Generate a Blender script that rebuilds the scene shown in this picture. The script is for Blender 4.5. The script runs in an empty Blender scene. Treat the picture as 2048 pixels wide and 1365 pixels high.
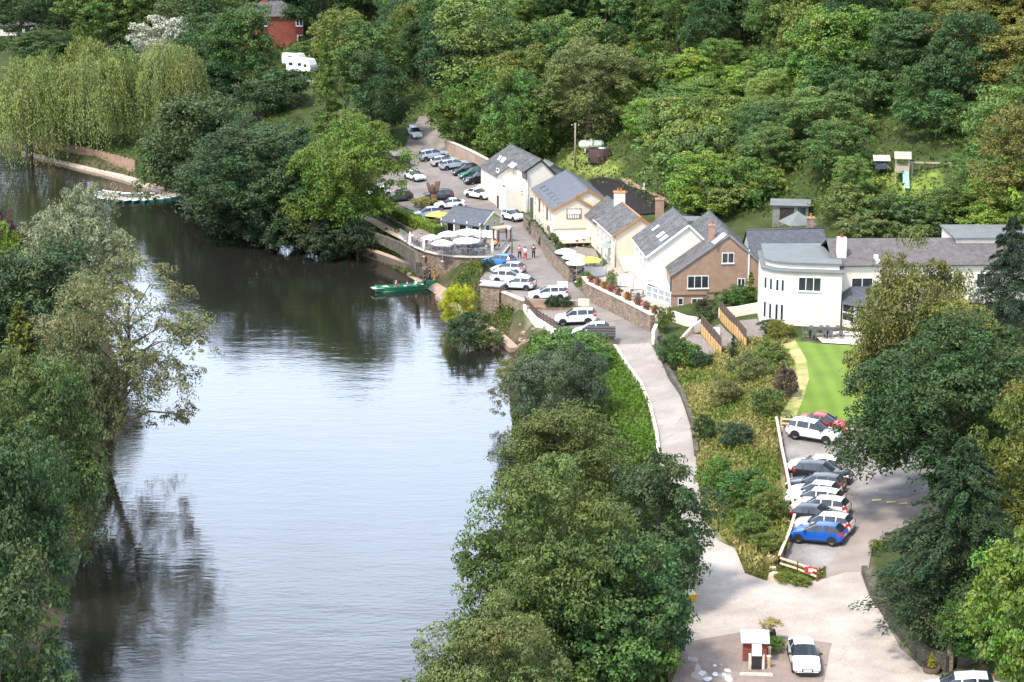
import bpy, math, random
import numpy as np
from mathutils import Vector
from mathutils.geometry import delaunay_2d_cdt
rnd = random.Random(7)
S = bpy.context.scene
C = S.collection
R = math.radians

# ------------------------------------------------------------------ camera
F = 4000.0                                   # focal length in photo pixels (2048 wide)
HC = 54.0                                    # viewpoint height above the river
TH = math.atan((682.5 + 315) / F)            # downward pitch
CT, ST = math.cos(TH), math.sin(TH)
cd = bpy.data.cameras.new('camera'); cam = bpy.data.objects.new('camera', cd); C.objects.link(cam)
cam.location = (0, 0, HC); cam.rotation_euler = (math.pi / 2 - TH, 0, 0)
cd.sensor_width = 36; cd.lens = F / 2048 * 36; cd.clip_start = 1; cd.clip_end = 5000
S.camera = cam

# ------------------------------------------------------------------ world, sun, exposure
SUN_EL, SUN_AZ = R(56), R(222)               # azimuth clockwise from +Y: behind and left of the viewer
w = bpy.data.worlds.new('World'); S.world = w; w.use_nodes = True
nt = w.node_tree; nt.nodes.clear()
def wn(t, **k):
    n = nt.nodes.new(t)
    for a, b in k.items(): setattr(n, a, b)
    return n
sky = wn('ShaderNodeTexSky', sky_type='NISHITA', sun_disc=False, sun_elevation=SUN_EL, sun_rotation=SUN_AZ,
         altitude=100, air_density=1.0, dust_density=1.2, ozone_density=1.0)
tc = wn('ShaderNodeTexCoord')
mp = wn('ShaderNodeMapping'); mp.inputs['Scale'].default_value = (1, 1, 2.4)
nz = wn('ShaderNodeTexNoise'); nz.inputs['Scale'].default_value = 2.2; nz.inputs['Detail'].default_value = 6
nz.inputs['Roughness'].default_value = .55
cr = wn('ShaderNodeValToRGB')
cr.color_ramp.elements[0].position = .42; cr.color_ramp.elements[0].color = (.12, .12, .12, 1)
cr.color_ramp.elements[1].position = .62; cr.color_ramp.elements[1].color = (.88, .88, .88, 1)
mx = wn('ShaderNodeMix', data_type='RGBA'); mx.inputs[7].default_value = (25.5, 29.5, 36.5, 1)
bg = wn('ShaderNodeBackground'); bg.inputs['Strength'].default_value = .09
wo = wn('ShaderNodeOutputWorld')
L = nt.links.new
L(tc.outputs['Generated'], mp.inputs['Vector']); L(mp.outputs[0], nz.inputs['Vector']); 
sz = wn('ShaderNodeSeparateXYZ'); L(tc.outputs['Generated'], sz.inputs[0])      # seen edge-on, a broken cloud layer closes up towards the horizon
iv = wn('ShaderNodeMath', operation='SUBTRACT', use_clamp=True); iv.inputs[0].default_value = 1; L(sz.outputs[2], iv.inputs[1])
pw = wn('ShaderNodeMath', operation='POWER'); pw.inputs[1].default_value = 2.5; L(iv.outputs[0], pw.inputs[0])
ma = wn('ShaderNodeMath', operation='MULTIPLY_ADD'); ma.inputs[1].default_value = .2; L(pw.outputs[0], ma.inputs[0]); L(nz.outputs['Fac'], ma.inputs[2]); L(ma.outputs[0], cr.inputs[0])
L(cr.outputs[0], mx.inputs[0]); L(sky.outputs[0], mx.inputs[6]); L(mx.outputs[2], bg.inputs[0]); L(bg.outputs[0], wo.inputs[0])

sl = bpy.data.lights.new('sun', 'SUN'); sun = bpy.data.objects.new('sun', sl); C.objects.link(sun)
sl.energy = 4.4; sl.angle = R(8); sl.color = (1, .92, .8)
sd = Vector((math.sin(SUN_AZ) * math.cos(SUN_EL), math.cos(SUN_AZ) * math.cos(SUN_EL), math.sin(SUN_EL)))
sun.rotation_euler = sd.to_track_quat('Z', 'Y').to_euler(); sun.location = (0, 0, 120)
S.view_settings.view_transform = 'Standard'; S.view_settings.look = 'None'
S.view_settings.exposure = .5; S.view_settings.gamma = 1; S.view_settings.use_curve_mapping = False
S.cycles.max_bounces = 6; S.cycles.diffuse_bounces = 3; S.cycles.glossy_bounces = 3; S.cycles.transmission_bounces = 4
S.cycles.transparent_max_bounces = 8; S.cycles.use_denoising = True
S.cycles.caustics_reflective = False; S.cycles.caustics_refractive = False

# ------------------------------------------------------------------ measuring helpers (world metres, z = 0 is the river)
def ray(px, py):
    u = (px - 1024) / F; v = (py - 682.5) / F
    return np.array([u, CT - v * ST, -ST - v * CT])
def G(px, py, z):
    d = ray(px, py); t = (z - HC) / d[2]
    return np.array([0, 0, HC]) + t * d
def scale_at(p):                                   # photo pixels per metre at a point
    return F / (p[1] * CT - (p[2] - HC) * ST)

# ------------------------------------------------------------------ materials
MATS = {}
def mat(name, color=(.5, .5, .5), rough=.7, var=.12, vscale=3., bump=0., bscale=20., metal=0., spec=.35, kind=None, color2=None,
        objcol=False, coat=0., bdist=.03, p=None, wear=0.):
    if name in MATS: return MATS[name]
    m = bpy.data.materials.new(name); m.use_nodes = True; MATS[name] = m
    n = m.node_tree.nodes; l = m.node_tree.links.new
    b = n['Principled BSDF']; b.inputs['Roughness'].default_value = rough; b.inputs['Metallic'].default_value = metal
    b.inputs['Specular IOR Level'].default_value = spec
    if coat: b.inputs['Coat Weight'].default_value = coat; b.inputs['Coat Roughness'].default_value = .06
    tc = n.new('ShaderNodeTexCoord')
    col = None
    if objcol:
        oi = n.new('ShaderNodeObjectInfo'); col = oi.outputs['Color']
    if kind in ('brick', 'slate', 'stone', 'plank', 'block'):
        bt = n.new('ShaderNodeTexBrick'); l(tc.outputs['UV'], bt.inputs['Vector'])
        pr = dict(brick=(.225, .075, .012, .5), slate=(.3, .22, .012, .5), stone=(.55, .26, .03, .5), plank=(2.4, .14, .012, .35), block=(.45, .22, .012, .5))[kind]
        if p: pr = p
        bt.inputs['Scale'].default_value = 1; bt.inputs['Brick Width'].default_value = pr[0]; bt.inputs['Row Height'].default_value = pr[1]
        bt.inputs['Mortar Size'].default_value = pr[2]; bt.offset = pr[3]; bt.inputs['Mortar Smooth'].default_value = .2
        c2 = color2 or tuple(c * .7 for c in color)
        bt.inputs['Color1'].default_value = (*color, 1); bt.inputs['Color2'].default_value = (*c2, 1)
        mo = dict(brick=tuple(c * .85 + .03 for c in color), slate=(.05, .05, .055), stone=(.3, .26, .2), plank=(.06, .045, .03), block=(.3, .27, .23))[kind]
        bt.inputs['Mortar'].default_value = (*mo, 1)
        col = bt.outputs['Color']
        bp0 = n.new('ShaderNodeBump'); bp0.inputs['Strength'].default_value = .7; bp0.inputs['Distance'].default_value = .02; bp0.invert = True
        l(bt.outputs['Fac'], bp0.inputs['Height']); l(bp0.outputs[0], b.inputs['Normal'])
    if kind == 'stone':
        n.remove(bt); n.remove(bp0); mpp = n.new('ShaderNodeMapping'); mpp.inputs['Scale'].default_value = (1.9, 3.4, 1); l(tc.outputs['UV'], mpp.inputs['Vector'])
        vo = n.new('ShaderNodeTexVoronoi'); vo.inputs['Scale'].default_value = 1; l(mpp.outputs[0], vo.inputs['Vector']); sp = n.new('ShaderNodeSeparateColor'); l(vo.outputs['Color'], sp.inputs[0])
        ve = n.new('ShaderNodeTexVoronoi'); ve.feature = 'DISTANCE_TO_EDGE'; ve.inputs['Scale'].default_value = 1; l(mpp.outputs[0], ve.inputs['Vector'])
        m1 = n.new('ShaderNodeMix'); m1.data_type = 'RGBA'; m1.inputs[6].default_value = (*color, 1); m1.inputs[7].default_value = (*c2, 1); l(sp.outputs[0], m1.inputs[0])
        er = n.new('ShaderNodeMapRange'); er.inputs[1].default_value = .02; er.inputs[2].default_value = .09; l(ve.outputs['Distance'], er.inputs[0])
        m2_ = n.new('ShaderNodeMix'); m2_.data_type = 'RGBA'; m2_.inputs[6].default_value = (*[c * .75 for c in c2], 1); l(er.outputs[0], m2_.inputs[0]); l(m1.outputs[2], m2_.inputs[7]); col = m2_.outputs[2]
        bp0 = n.new('ShaderNodeBump'); bp0.inputs['Strength'].default_value = .7; bp0.inputs['Distance'].default_value = .04; l(er.outputs[0], bp0.inputs['Height']); l(bp0.outputs[0], b.inputs['Normal'])
    nz = n.new('ShaderNodeTexNoise'); nz.inputs['Scale'].default_value = vscale; nz.inputs['Detail'].default_value = 5
    l(tc.outputs['Object'], nz.inputs['Vector'])
    mr = n.new('ShaderNodeMapRange'); mr.inputs['From Min'].default_value = .3; mr.inputs['From Max'].default_value = .7
    mr.inputs['To Min'].default_value = 1 - var; mr.inputs['To Max'].default_value = 1 + var
    l(nz.outputs['Fac'], mr.inputs['Value'])
    mxx = n.new('ShaderNodeVectorMath'); mxx.operation = 'SCALE'
    if col is None:
        if color2 is not None:
            rp = n.new('ShaderNodeMix'); rp.data_type = 'RGBA'; rp.inputs[6].default_value = (*color, 1); rp.inputs[7].default_value = (*color2, 1)
            n2 = n.new('ShaderNodeTexNoise'); n2.inputs['Scale'].default_value = vscale * .33; n2.inputs['Detail'].default_value = 6; n2.inputs['Roughness'].default_value = .65
            l(tc.outputs['Object'], n2.inputs['Vector'])
            m2 = n.new('ShaderNodeMapRange'); m2.inputs['From Min'].default_value = .4; m2.inputs['From Max'].default_value = .6
            l(n2.outputs['Fac'], m2.inputs['Value']); l(m2.outputs[0], rp.inputs[0]); l(rp.outputs[2], mxx.inputs[0])
        else: mxx.inputs[0].default_value = color
    else: l(col, mxx.inputs[0])
    l(mr.outputs[0], mxx.inputs['Scale']); l(mxx.outputs[0], b.inputs['Base Color'])
    if wear:
        vc = n.new('ShaderNodeTexVoronoi'); vc.feature = 'DISTANCE_TO_EDGE'; vc.inputs['Scale'].default_value = .22; nw = n.new('ShaderNodeTexNoise'); nw.inputs['Scale'].default_value = .8; nw.inputs['Detail'].default_value = 5
        l(tc.outputs['Object'], nw.inputs['Vector']); av = n.new('ShaderNodeVectorMath'); av.operation = 'MULTIPLY_ADD'; av.inputs[1].default_value = (2.2, 2.2, 0); l(nw.outputs['Color'], av.inputs[0]); l(tc.outputs['Object'], av.inputs[2]); l(av.outputs[0], vc.inputs['Vector'])
        cm = n.new('ShaderNodeMapRange'); cm.inputs[1].default_value = .004; cm.inputs[2].default_value = .014; cm.inputs[3].default_value = 1 - wear; l(vc.outputs['Distance'], cm.inputs[0])
        sn = n.new('ShaderNodeTexNoise'); sn.inputs['Scale'].default_value = 9; sn.inputs['Detail'].default_value = 3; l(tc.outputs['Object'], sn.inputs['Vector']); sm_ = n.new('ShaderNodeMapRange'); sm_.inputs[1].default_value = .3; sm_.inputs[2].default_value = .7; sm_.inputs[3].default_value = .84; sm_.inputs[4].default_value = 1.12; l(sn.outputs['Fac'], sm_.inputs[0])
        mm = n.new('ShaderNodeMath'); mm.operation = 'MULTIPLY'; l(cm.outputs[0], mm.inputs[0]); l(sm_.outputs[0], mm.inputs[1]); vs_ = n.new('ShaderNodeVectorMath'); vs_.operation = 'SCALE'; l(mxx.outputs[0], vs_.inputs[0]); l(mm.outputs[0], vs_.inputs['Scale']); l(vs_.outputs[0], b.inputs['Base Color'])
    if bump and kind is None:
        nb = n.new('ShaderNodeTexNoise'); nb.inputs['Scale'].default_value = bscale; nb.inputs['Detail'].default_value = 4
        l(tc.outputs['Object'], nb.inputs['Vector'])
        bp = n.new('ShaderNodeBump'); bp.inputs['Strength'].default_value = bump; bp.inputs['Distance'].default_value = bdist
        l(nb.outputs['Fac'], bp.inputs['Height']); l(bp.outputs[0], b.inputs['Normal'])
    return m

cream = mat('cream_render', (.60, .52, .40), .85, .06, 1.2, .15, 30)
white = mat('white_render', (.64, .585, .50), .85, .05, 1.0, .15, 30)
hotelw = mat('hotel_render', (.63, .57, .47), .85, .09, .8, .12, 30)
whitep = mat('white_paint', (.7, .7, .68), .5, .04, 4)
blackp = mat('black_paint', (.02, .02, .022), .45, .1, 4)
slate = mat('blue_slate', (.105, .11, .125), .55, .14, 2.5, kind='slate', color2=(.08, .084, .095))
slate2 = mat('weathered_slate', (.115, .11, .105), .7, .4, 1.1, kind='slate', color2=(.06, .057, .056))
slate3 = mat('dark_slate', (.09, .095, .11), .5, .15, 2.5, kind='slate', color2=(.06, .065, .08))
browntile = mat('brown_grey_tile', (.125, .108, .1), .75, .2, 1.5, kind='slate', color2=(.09, .08, .075))
leadroof = mat('grey_felt', (.13, .14, .135), .7, .12, 1.2, .1, 10)
brick = mat('buff_brick', (.33, .215, .145), .85, .12, 1.5, kind='brick', color2=(.26, .165, .11))
redbrick = mat('red_brick', (.27, .062, .036), .85, .12, 1.5, kind='brick', color2=(.2, .045, .028))
stone = mat('rubble_stone', (.28, .21, .15), .9, .25, 1.5, kind='stone', color2=(.18, .135, .1))
darkstone = mat('mossy_stone', (.12, .1, .075), .9, .3, 1.0, kind='stone', color2=(.07, .063, .045))
sandstone = mat('pink_concrete', (.3, .215, .16), .9, .18, .8, .3, 6)
concrete = mat('pale_concrete', (.37, .32, .28), .9, .14, .5, .25, 8, color2=(.31, .265, .225), wear=.13)
kerbm = mat('kerb_stone', (.5, .44, .36), .9, .15, 2, .2, 10)
asphalt = mat('asphalt', (.205, .18, .16), .92, .12, .5, .2, 25, color2=(.15, .13, .12), wear=.2)
lanem = mat('worn_lane', (.295, .26, .23), .92, .1, .5, .2, 20, color2=(.24, .205, .18), wear=.2)
gravelm = mat('grey_gravel', (.25, .225, .21), .95, .14, .6, .5, 18, color2=(.165, .152, .145), wear=.2)
tarmacred = mat('pinkish_tarmac', (.25, .195, .165), .95, .15, .5, .2, 18, color2=(.19, .145, .12), wear=.2)
lawnm = mat('mown_lawn', (.105, .165, .018), .95, .1, .5, .4, 30, color2=(.115, .175, .02))
strawm = mat('dry_grass', (.34, .29, .13), .95, .2, 1.2, .5, 14, color2=(.2, .22, .06))
wood = mat('sawn_wood', (.5, .34, .18), .8, .2, 3, .2, 12)
woodl = mat('pale_wood', (.62, .5, .36), .8, .12, 3, .2, 12)
woodd = mat('dark_wood', (.085, .055, .04), .8, .2, 3, .2, 12)
barkm = mat('bark', (.11, .085, .06), .95, .3, 3, .6, 8)
barkw = mat('birch_bark', (.42, .39, .33), .9, .35, 3, .4, 8)
rustw = mat('rust_brown', (.14, .06, .045), .8, .2, 3, .2, 12)
metalg = mat('grey_metal', (.35, .35, .36), .4, .08, 5, metal=.7)
glass = mat('window_glass', (.03, .035, .04), .06, .3, .7, spec=.6)
glassb = mat('roof_glass', (.5, .53, .56), .1, .1, 2, spec=.6)
carglass = mat('car_glass', (.02, .025, .03), .05, .1, 3, spec=.7)
carpaint = mat('car_paint', rough=.3, var=.015, vscale=2, objcol=True, coat=.45, spec=.4)
plain = mat('object_colour', rough=.75, var=.06, vscale=6, objcol=True)
cloth = mat('object_cloth', rough=.9, var=.05, vscale=5, objcol=True, spec=.1)
tyre = mat('tyre', (.018, .018, .018), .85, .1, 6)
rimm = mat('alloy', (.5, .5, .51), .3, .05, 6, metal=.8)
redl = mat('tail_light', (.45, .015, .015), .2, .05, 6, spec=.6)
headl = mat('head_light', (.7, .72, .74), .12, .05, 6, spec=.6)
skin = mat('skin', (.55, .35, .25), .6, .05, 6)
awning = mat('awning_cloth', (.58, .47, .33), .85, .05, 2)
orangew = mat('orange_trim', (.36, .16, .04), .6, .1, 3)
black_net = mat('black_netting', (.013, .009, .009), .95, .3, 2, .5, 8)
canvas = mat('parasol_cloth', rough=.85, var=.03, vscale=3, objcol=True, spec=.1)
pot = mat('terracotta', (.48, .19, .08), .85, .12, 4)
boatgreen = mat('boat_green', (.012, .2, .095), .35, .08, 3, spec=.5)
greenroof = mat('pale_green_board', (.52, .53, .32), .8, .06, 3, kind='plank', color2=(.49, .50, .30), p=(4, .18, .01, .4))
mudm = mat('mud', (.22, .155, .1), .95, .25, 2, .5, 6)

def leafmat(name, trans=.17, rough=.6):
    m = bpy.data.materials.new(name); m.use_nodes = True; MATS[name] = m
    n = m.node_tree.nodes; l = m.node_tree.links.new; n.clear()
    oi = n.new('ShaderNodeObjectInfo'); at = n.new('ShaderNodeAttribute'); at.attribute_name = 'tint'
    hs = n.new('ShaderNodeHueSaturation')
    l(oi.outputs['Color'], hs.inputs['Color'])
    sx = n.new('ShaderNodeSeparateXYZ'); l(at.outputs['Vector'], sx.inputs[0])
    l(sx.outputs[0], hs.inputs['Hue']); l(sx.outputs[1], hs.inputs['Saturation']); l(sx.outputs[2], hs.inputs['Value'])
    d = n.new('ShaderNodeBsdfPrincipled'); d.inputs['Roughness'].default_value = rough; d.inputs['Specular IOR Level'].default_value = .25
    l(hs.outputs[0], d.inputs['Base Color'])
    t = n.new('ShaderNodeBsdfTranslucent')
    g = n.new('ShaderNodeMix'); g.data_type = 'RGBA'; g.blend_type = 'MULTIPLY'; g.inputs[0].default_value = 1; g.inputs[7].default_value = (1.25, 1.2, .6, 1)
    l(hs.outputs[0], g.inputs[6]); l(g.outputs[2], t.inputs['Color'])
    ms = n.new('ShaderNodeMixShader'); ms.inputs[0].default_value = trans
    l(d.outputs[0], ms.inputs[1]); l(t.outputs[0], ms.inputs[2])
    o = n.new('ShaderNodeOutputMaterial'); l(ms.outputs[0], o.inputs[0])
    return m
leafm = leafmat('leaves')

# ------------------------------------------------------------------ object helpers
def tag(o, label=None, cat=None, group=None, kind=None):
    if label: o['label'] = label
    if cat: o['category'] = cat
    if group: o['group'] = group
    if kind: o['kind'] = kind
    return o
def empty(name, loc=(0, 0, 0), rz=0, label=None, cat=None, group=None):
    o = bpy.data.objects.new(name, None); C.objects.link(o); o.location = [float(a) for a in loc]; o.rotation_euler = (0, 0, rz)
    o.empty_display_size = .3
    return tag(o, label, cat, group)
class MB:
    """collects faces; build() links them as one mesh object"""
    def __init__(s): s.v = []; s.f = []; s.sm = []
    def add(s, vs, fs, smooth=False):
        b = len(s.v); s.v += [tuple(float(c) for c in v) for v in vs]; s.f += [tuple(i + b for i in f) for f in fs]; s.sm += [smooth] * len(fs); return s
    def quad(s, *p): return s.add(p, [tuple(range(len(p)))])
    def box(s, a, b):
        x0, y0, z0 = a; x1, y1, z1 = b
        return s.add([(x0, y0, z0), (x1, y0, z0), (x1, y1, z0), (x0, y1, z0), (x0, y0, z1), (x1, y0, z1), (x1, y1, z1), (x0, y1, z1)],
                     [(0, 3, 2, 1), (4, 5, 6, 7), (0, 1, 5, 4), (1, 2, 6, 5), (2, 3, 7, 6), (3, 0, 4, 7)])
    def cbox(s, c, d): return s.box([c[i] - d[i] / 2 for i in range(3)], [c[i] + d[i] / 2 for i in range(3)])
    def hexa(s, lo, hi):                    # four lower corners (counter-clockwise from above), four upper
        n = len(lo)
        return s.add(list(lo) + list(hi), [tuple(range(n - 1, -1, -1)), tuple(range(n, 2 * n))] + [(i, (i + 1) % n, n + (i + 1) % n, n + i) for i in range(n)])
    def prism(s, poly, z0, z1):             # poly xy counter-clockwise
        return s.hexa([(p[0], p[1], z0) for p in poly], [(p[0], p[1], z1) for p in poly])
    def bar(s, a, b, wd, ht=None, up=(0, 0, 1)):
        a = Vector(a); b = Vector(b); d = (b - a).normalized(); ht = ht or wd
        u = Vector(up)
        if abs(d.dot(u)) > .95: u = Vector((0, 1, 0))
        r = d.cross(u).normalized(); u = r.cross(d).normalized()
        q = [(-r * wd / 2 - u * ht / 2), (r * wd / 2 - u * ht / 2), (r * wd / 2 + u * ht / 2), (-r * wd / 2 + u * ht / 2)]
        return s.add([a + k for k in q] + [b + k for k in q], [(3, 2, 1, 0), (4, 5, 6, 7), (0, 1, 5, 4), (1, 2, 6, 5), (2, 3, 7, 6), (3, 0, 4, 7)])
    def tube(s, pts, rad, n=8, smooth=True, caps=True):
        pts = [Vector(p) for p in pts]; rad = rad if hasattr(rad, '__len__') else [rad] * len(pts); vs = []
        for i, p in enumerate(pts):
            d = (pts[min(i + 1, len(pts) - 1)] - pts[max(i - 1, 0)]).normalized()
            u = Vector((0, 0, 1)) if abs(d.z) < .9 else Vector((1, 0, 0))
            r = d.cross(u).normalized(); u = r.cross(d)
            vs += [p + (r * math.cos(k * 2 * math.pi / n) + u * math.sin(k * 2 * math.pi / n)) * rad[i] for k in range(n)]
        fs = [(i * n + k, i * n + (k + 1) % n, (i + 1) * n + (k + 1) % n, (i + 1) * n + k) for i in range(len(pts) - 1) for k in range(n)]
        if caps: fs += [tuple(range(n - 1, -1, -1)), tuple(range((len(pts) - 1) * n, len(pts) * n))]
        return s.add(vs, fs, smooth)
    def lathe(s, prof, c=(0, 0, 0), n=16, smooth=True):
        vs = [(c[0] + r * math.cos(k * 2 * math.pi / n), c[1] + r * math.sin(k * 2 * math.pi / n), c[2] + z) for r, z in prof for k in range(n)]
        fs = [(i * n + k, i * n + (k + 1) % n, (i + 1) * n + (k + 1) % n, (i + 1) * n + k) for i in range(len(prof) - 1) for k in range(n)]
        return s.add(vs, fs, smooth)
    def build(s, name, m, parent=None, world=False, color=None, jit=0, sharp=None):
        v = np.array(s.v, float)
        if world and parent is not None:
            o = parent; off = np.zeros(3)
            while o is not None: off += np.array(o.location); o = o.parent
            v = v - off
        if jit: v = v + np.random.default_rng(len(s.v)).normal(0, jit, v.shape)
        me = bpy.data.meshes.new(name); me.from_pydata(v.tolist(), [], s.f)
        me.polygons.foreach_set('use_smooth', s.sm)
        uvl = me.uv_layers.new(name='UVMap'); nl = len(me.loops)
        if nl:
            nf = len(me.polygons); nor = np.empty(nf * 3); me.polygons.foreach_get('normal', nor); nor = nor.reshape(-1, 3)
            tot = np.empty(nf, int); me.polygons.foreach_get('loop_total', tot); li = np.empty(nl, int); me.loops.foreach_get('vertex_index', li)
            fn = np.repeat(nor, tot, 0)
            h = np.hypot(fn[:, 0], fn[:, 1]); flat = h < .05
            t = np.stack([-fn[:, 1], fn[:, 0], 0 * h], 1) / np.maximum(h, 1e-6)[:, None]; t[flat] = (1, 0, 0)
            b = np.cross(fn, t); P = v[li]
            uvl.data.foreach_set('uv', np.stack([(P * t).sum(1), (P * b).sum(1)], 1).ravel())
        if m is not None: me.materials.append(m)
        if sharp: me.set_sharp_from_angle(angle=R(sharp))
        o = bpy.data.objects.new(name, me); C.objects.link(o)
        if parent is not None: o.parent = parent
        if color: o.color = (*color, 1)
        return o
def copy_tree(o, parent=None):
    c = o.copy(); C.objects.link(c)
    if parent is not None: c.parent = parent
    for k in o.children: copy_tree(k, c)
    return c
# ------------------------------------------------------------------ terrain
CP = [(1400,1365,3),(1700,1365,3),(1900,1365,3.2),(2048,1365,4),(1400,1200,3),(1700,1200,3),(1900,1180,4.2),(2048,1150,6),
 (1450,1130,3),(1640,1150,3.1),(1580,1000,4.2),(1750,960,4.2),(1570,880,4.5),(1730,880,4.5),(1900,900,5.5),(2048,850,8),
 (1340,850,3),(1400,1000,3),(1330,960,3),(1270,730,3),(1350,760,3),(1420,850,3.6),(1500,850,4.8),(1450,760,4.4),(1540,760,6.1),
 (1600,830,5.2),(1720,830,5.2),(1600,690,6.4),(1740,690,6.5),(1520,650,6.3),(1580,660,6.5),(1700,660,6.6),(2000,640,8.5),
 (1250,660,3.2),(1180,610,3.4),(1100,550,3.4),(1050,480,3.6),(1020,430,4),(960,400,4.2),(880,370,4.4),(830,400,4.2),(770,400,4.2),
 (870,310,5),(840,270,6),(840,240,7.5),(900,470,3.9),(980,480,3.8),(1000,590,3.2),(960,560,3.2),(1060,620,3.2),(1100,700,2.2),(1150,800,2),(1200,900,2),(1250,800,2.6),
 (1280,900,2.6),(1200,1100,2),(1100,1300,1.6),(1330,1150,2.8),(1330,1300,2.8),(1180,540,3.9),(1300,640,3.6),(1400,640,4.2),(1480,660,5.2),
 (1470,690,5),(1400,700,3.8),(760,440,3.2),(800,480,3.2),(700,440,2.5),(640,430,2.6),(560,400,2.8),(440,370,2.8),(330,330,3),(200,290,3.2),(60,260,3.2),(0,250,3),
 (650,250,5),(560,240,5.5),(450,250,4),(300,240,4.2),(100,220,4),(600,140,10),(590,90,12),(450,150,8),(300,130,8),(20,70,8),(150,130,7)]
CW = [(-100,120,3),(-60,100,2.5),(-45,150,2.5),(-120,220,4),(-70,220,3),(-150,330,4),(-110,300,2.5),(-60,60,3),(0,60,2),(40,60,4),(90,100,8),(90,150,10),(70,185,9),(60,205,9),
 (45,222,9),(34,232,9.5),(22,240,8.5),(15,258,6),(14,275,6.5),(5,292,6),(-8,314,6.5),(-18,335,8),(-24,365,9),(-34,405,11),(-60,450,12),(-125,505,9),(-200,520,9),
 (-210,450,5),(-220,300,5),(-150,180,5),(150,150,12),(120,300,9),(0,400,8),(0,600,9),(-120,620,10),(-220,620,10),(150,600,9),(70,300,9),(40,330,8)]
K = np.array([G(*c) for c in CP] + [np.array(c, float) for c in CW])
_A = np.sqrt(((K[:, None, :2] - K[None, :, :2]) ** 2).sum(2)); _n = len(K)
_M = np.block([[_A - np.eye(_n) * .6, np.ones((_n, 1))], [np.ones((1, _n)), np.zeros((1, 1))]])
_W = np.linalg.solve(_M, np.r_[K[:, 2], 0])
TOE = np.array([(260,60),(140,110),(78,178),(56,206),(40,226),(26,238),(17,258),(15,276),(4,294),(-9,316),(-20,338),(-27,368),(-38,408),(-62,452),(-127,508),(-260,545)], float)
def seg_dist(P, A, B):
    d = B - A; t = np.clip(((P - A) @ d) / (d @ d), 0, 1); return np.hypot(*(P - A - t[:, None] * d).T)
def inside(P, poly):
    r = np.zeros(len(P), bool); n = len(poly)
    for i in range(n):
        x0, y0 = poly[i]; x1, y1 = poly[(i + 1) % n]
        c = ((y0 > P[:, 1]) != (y1 > P[:, 1])) & (P[:, 0] < (x1 - x0) * (P[:, 1] - y0) / (y1 - y0 + 1e-12) + x0); r ^= c
    return r
HILLPOLY = np.vstack([TOE, [(-260, 900), (600, 900), (600, 60)]])
def Z0(x, y):
    x = np.atleast_1d(np.asarray(x, float)); y = np.atleast_1d(np.asarray(y, float)); P = np.stack([x, y], 1); out = np.empty(len(P))
    for i in range(0, len(P), 20000):
        q = P[i:i + 20000]
        r = np.sqrt(((q[:, None, :] - K[None, :, :2]) ** 2).sum(2)) @ _W[:-1] + _W[-1]
        d = np.min([seg_dist(q, TOE[k], TOE[k + 1]) for k in range(len(TOE) - 1)], 0)
        d = np.where(inside(q, HILLPOLY), d, 0)
        h = .46 * d; h = 80 * (1 - np.exp(-h / 80 - (h / 110) ** 2 * .6))
        out[i:i + 20000] = r + h
    return out
def z0(x, y): return float(Z0(x, y)[0])
_T = np.arange(95, 650, .75)
def hit(px, py, up=0.):                              # where a sight line meets the ground (up: so many metres above it)
    d = ray(px, py); d = d / d[1]; q = np.array([0, 0, HC]) + _T[:, None] * d
    g = Z0(q[:, 0], q[:, 1]) + up; b = np.nonzero(q[:, 2] < g)[0]
    if not len(b): return q[-1]
    i = b[0]
    if i == 0: return q[0]
    a0 = q[i - 1, 2] - g[i - 1]; a1 = g[i] - q[i, 2]; t = a0 / (a0 + a1)
    p = q[i - 1] * (1 - t) + q[i] * t; p[2] -= up
    return p
RB = [(915,1600),(950,1365),(985,1200),(1008,1050),(1032,900),(1022,800),(1022,735),(1030,695),(1000,668),(950,640),(905,607),(882,590),(870,578),(815,549),(735,512),(705,503),(635,492),(600,474),(520,455),
      (450,430),(400,408),(350,390),(300,372),(250,357),(200,346),(100,322),(40,304),(0,292),(-400,190)]
LB = [(-500,330),(-200,400),(0,452),(120,520),(205,620),(235,740),(240,860),(212,960),(168,1080),(120,1250),(95,1365),(60,1600)]
RIV = np.array([G(a, b, 0)[:2] for a, b in RB] + [G(a, b, 0)[:2] for a, b in LB])
RIV = np.vstack([RIV, [RIV[-1] + (-1, -60), RIV[0] + (1, -60)]])
def H(x, y):                                          # ground with the river bed cut in
    x = np.atleast_1d(np.asarray(x, float)); y = np.atleast_1d(np.asarray(y, float)); P = np.stack([x, y], 1); z = Z0(x, y)
    d = np.min([seg_dist(P, RIV[k], RIV[(k + 1) % len(RIV)]) for k in range(len(RIV))], 0); ins = inside(P, RIV)
    return np.where(ins, np.minimum(z, -.15 - .45 * d), np.minimum(z, .05 + .95 * d)), np.where(ins, -d, d)

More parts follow.
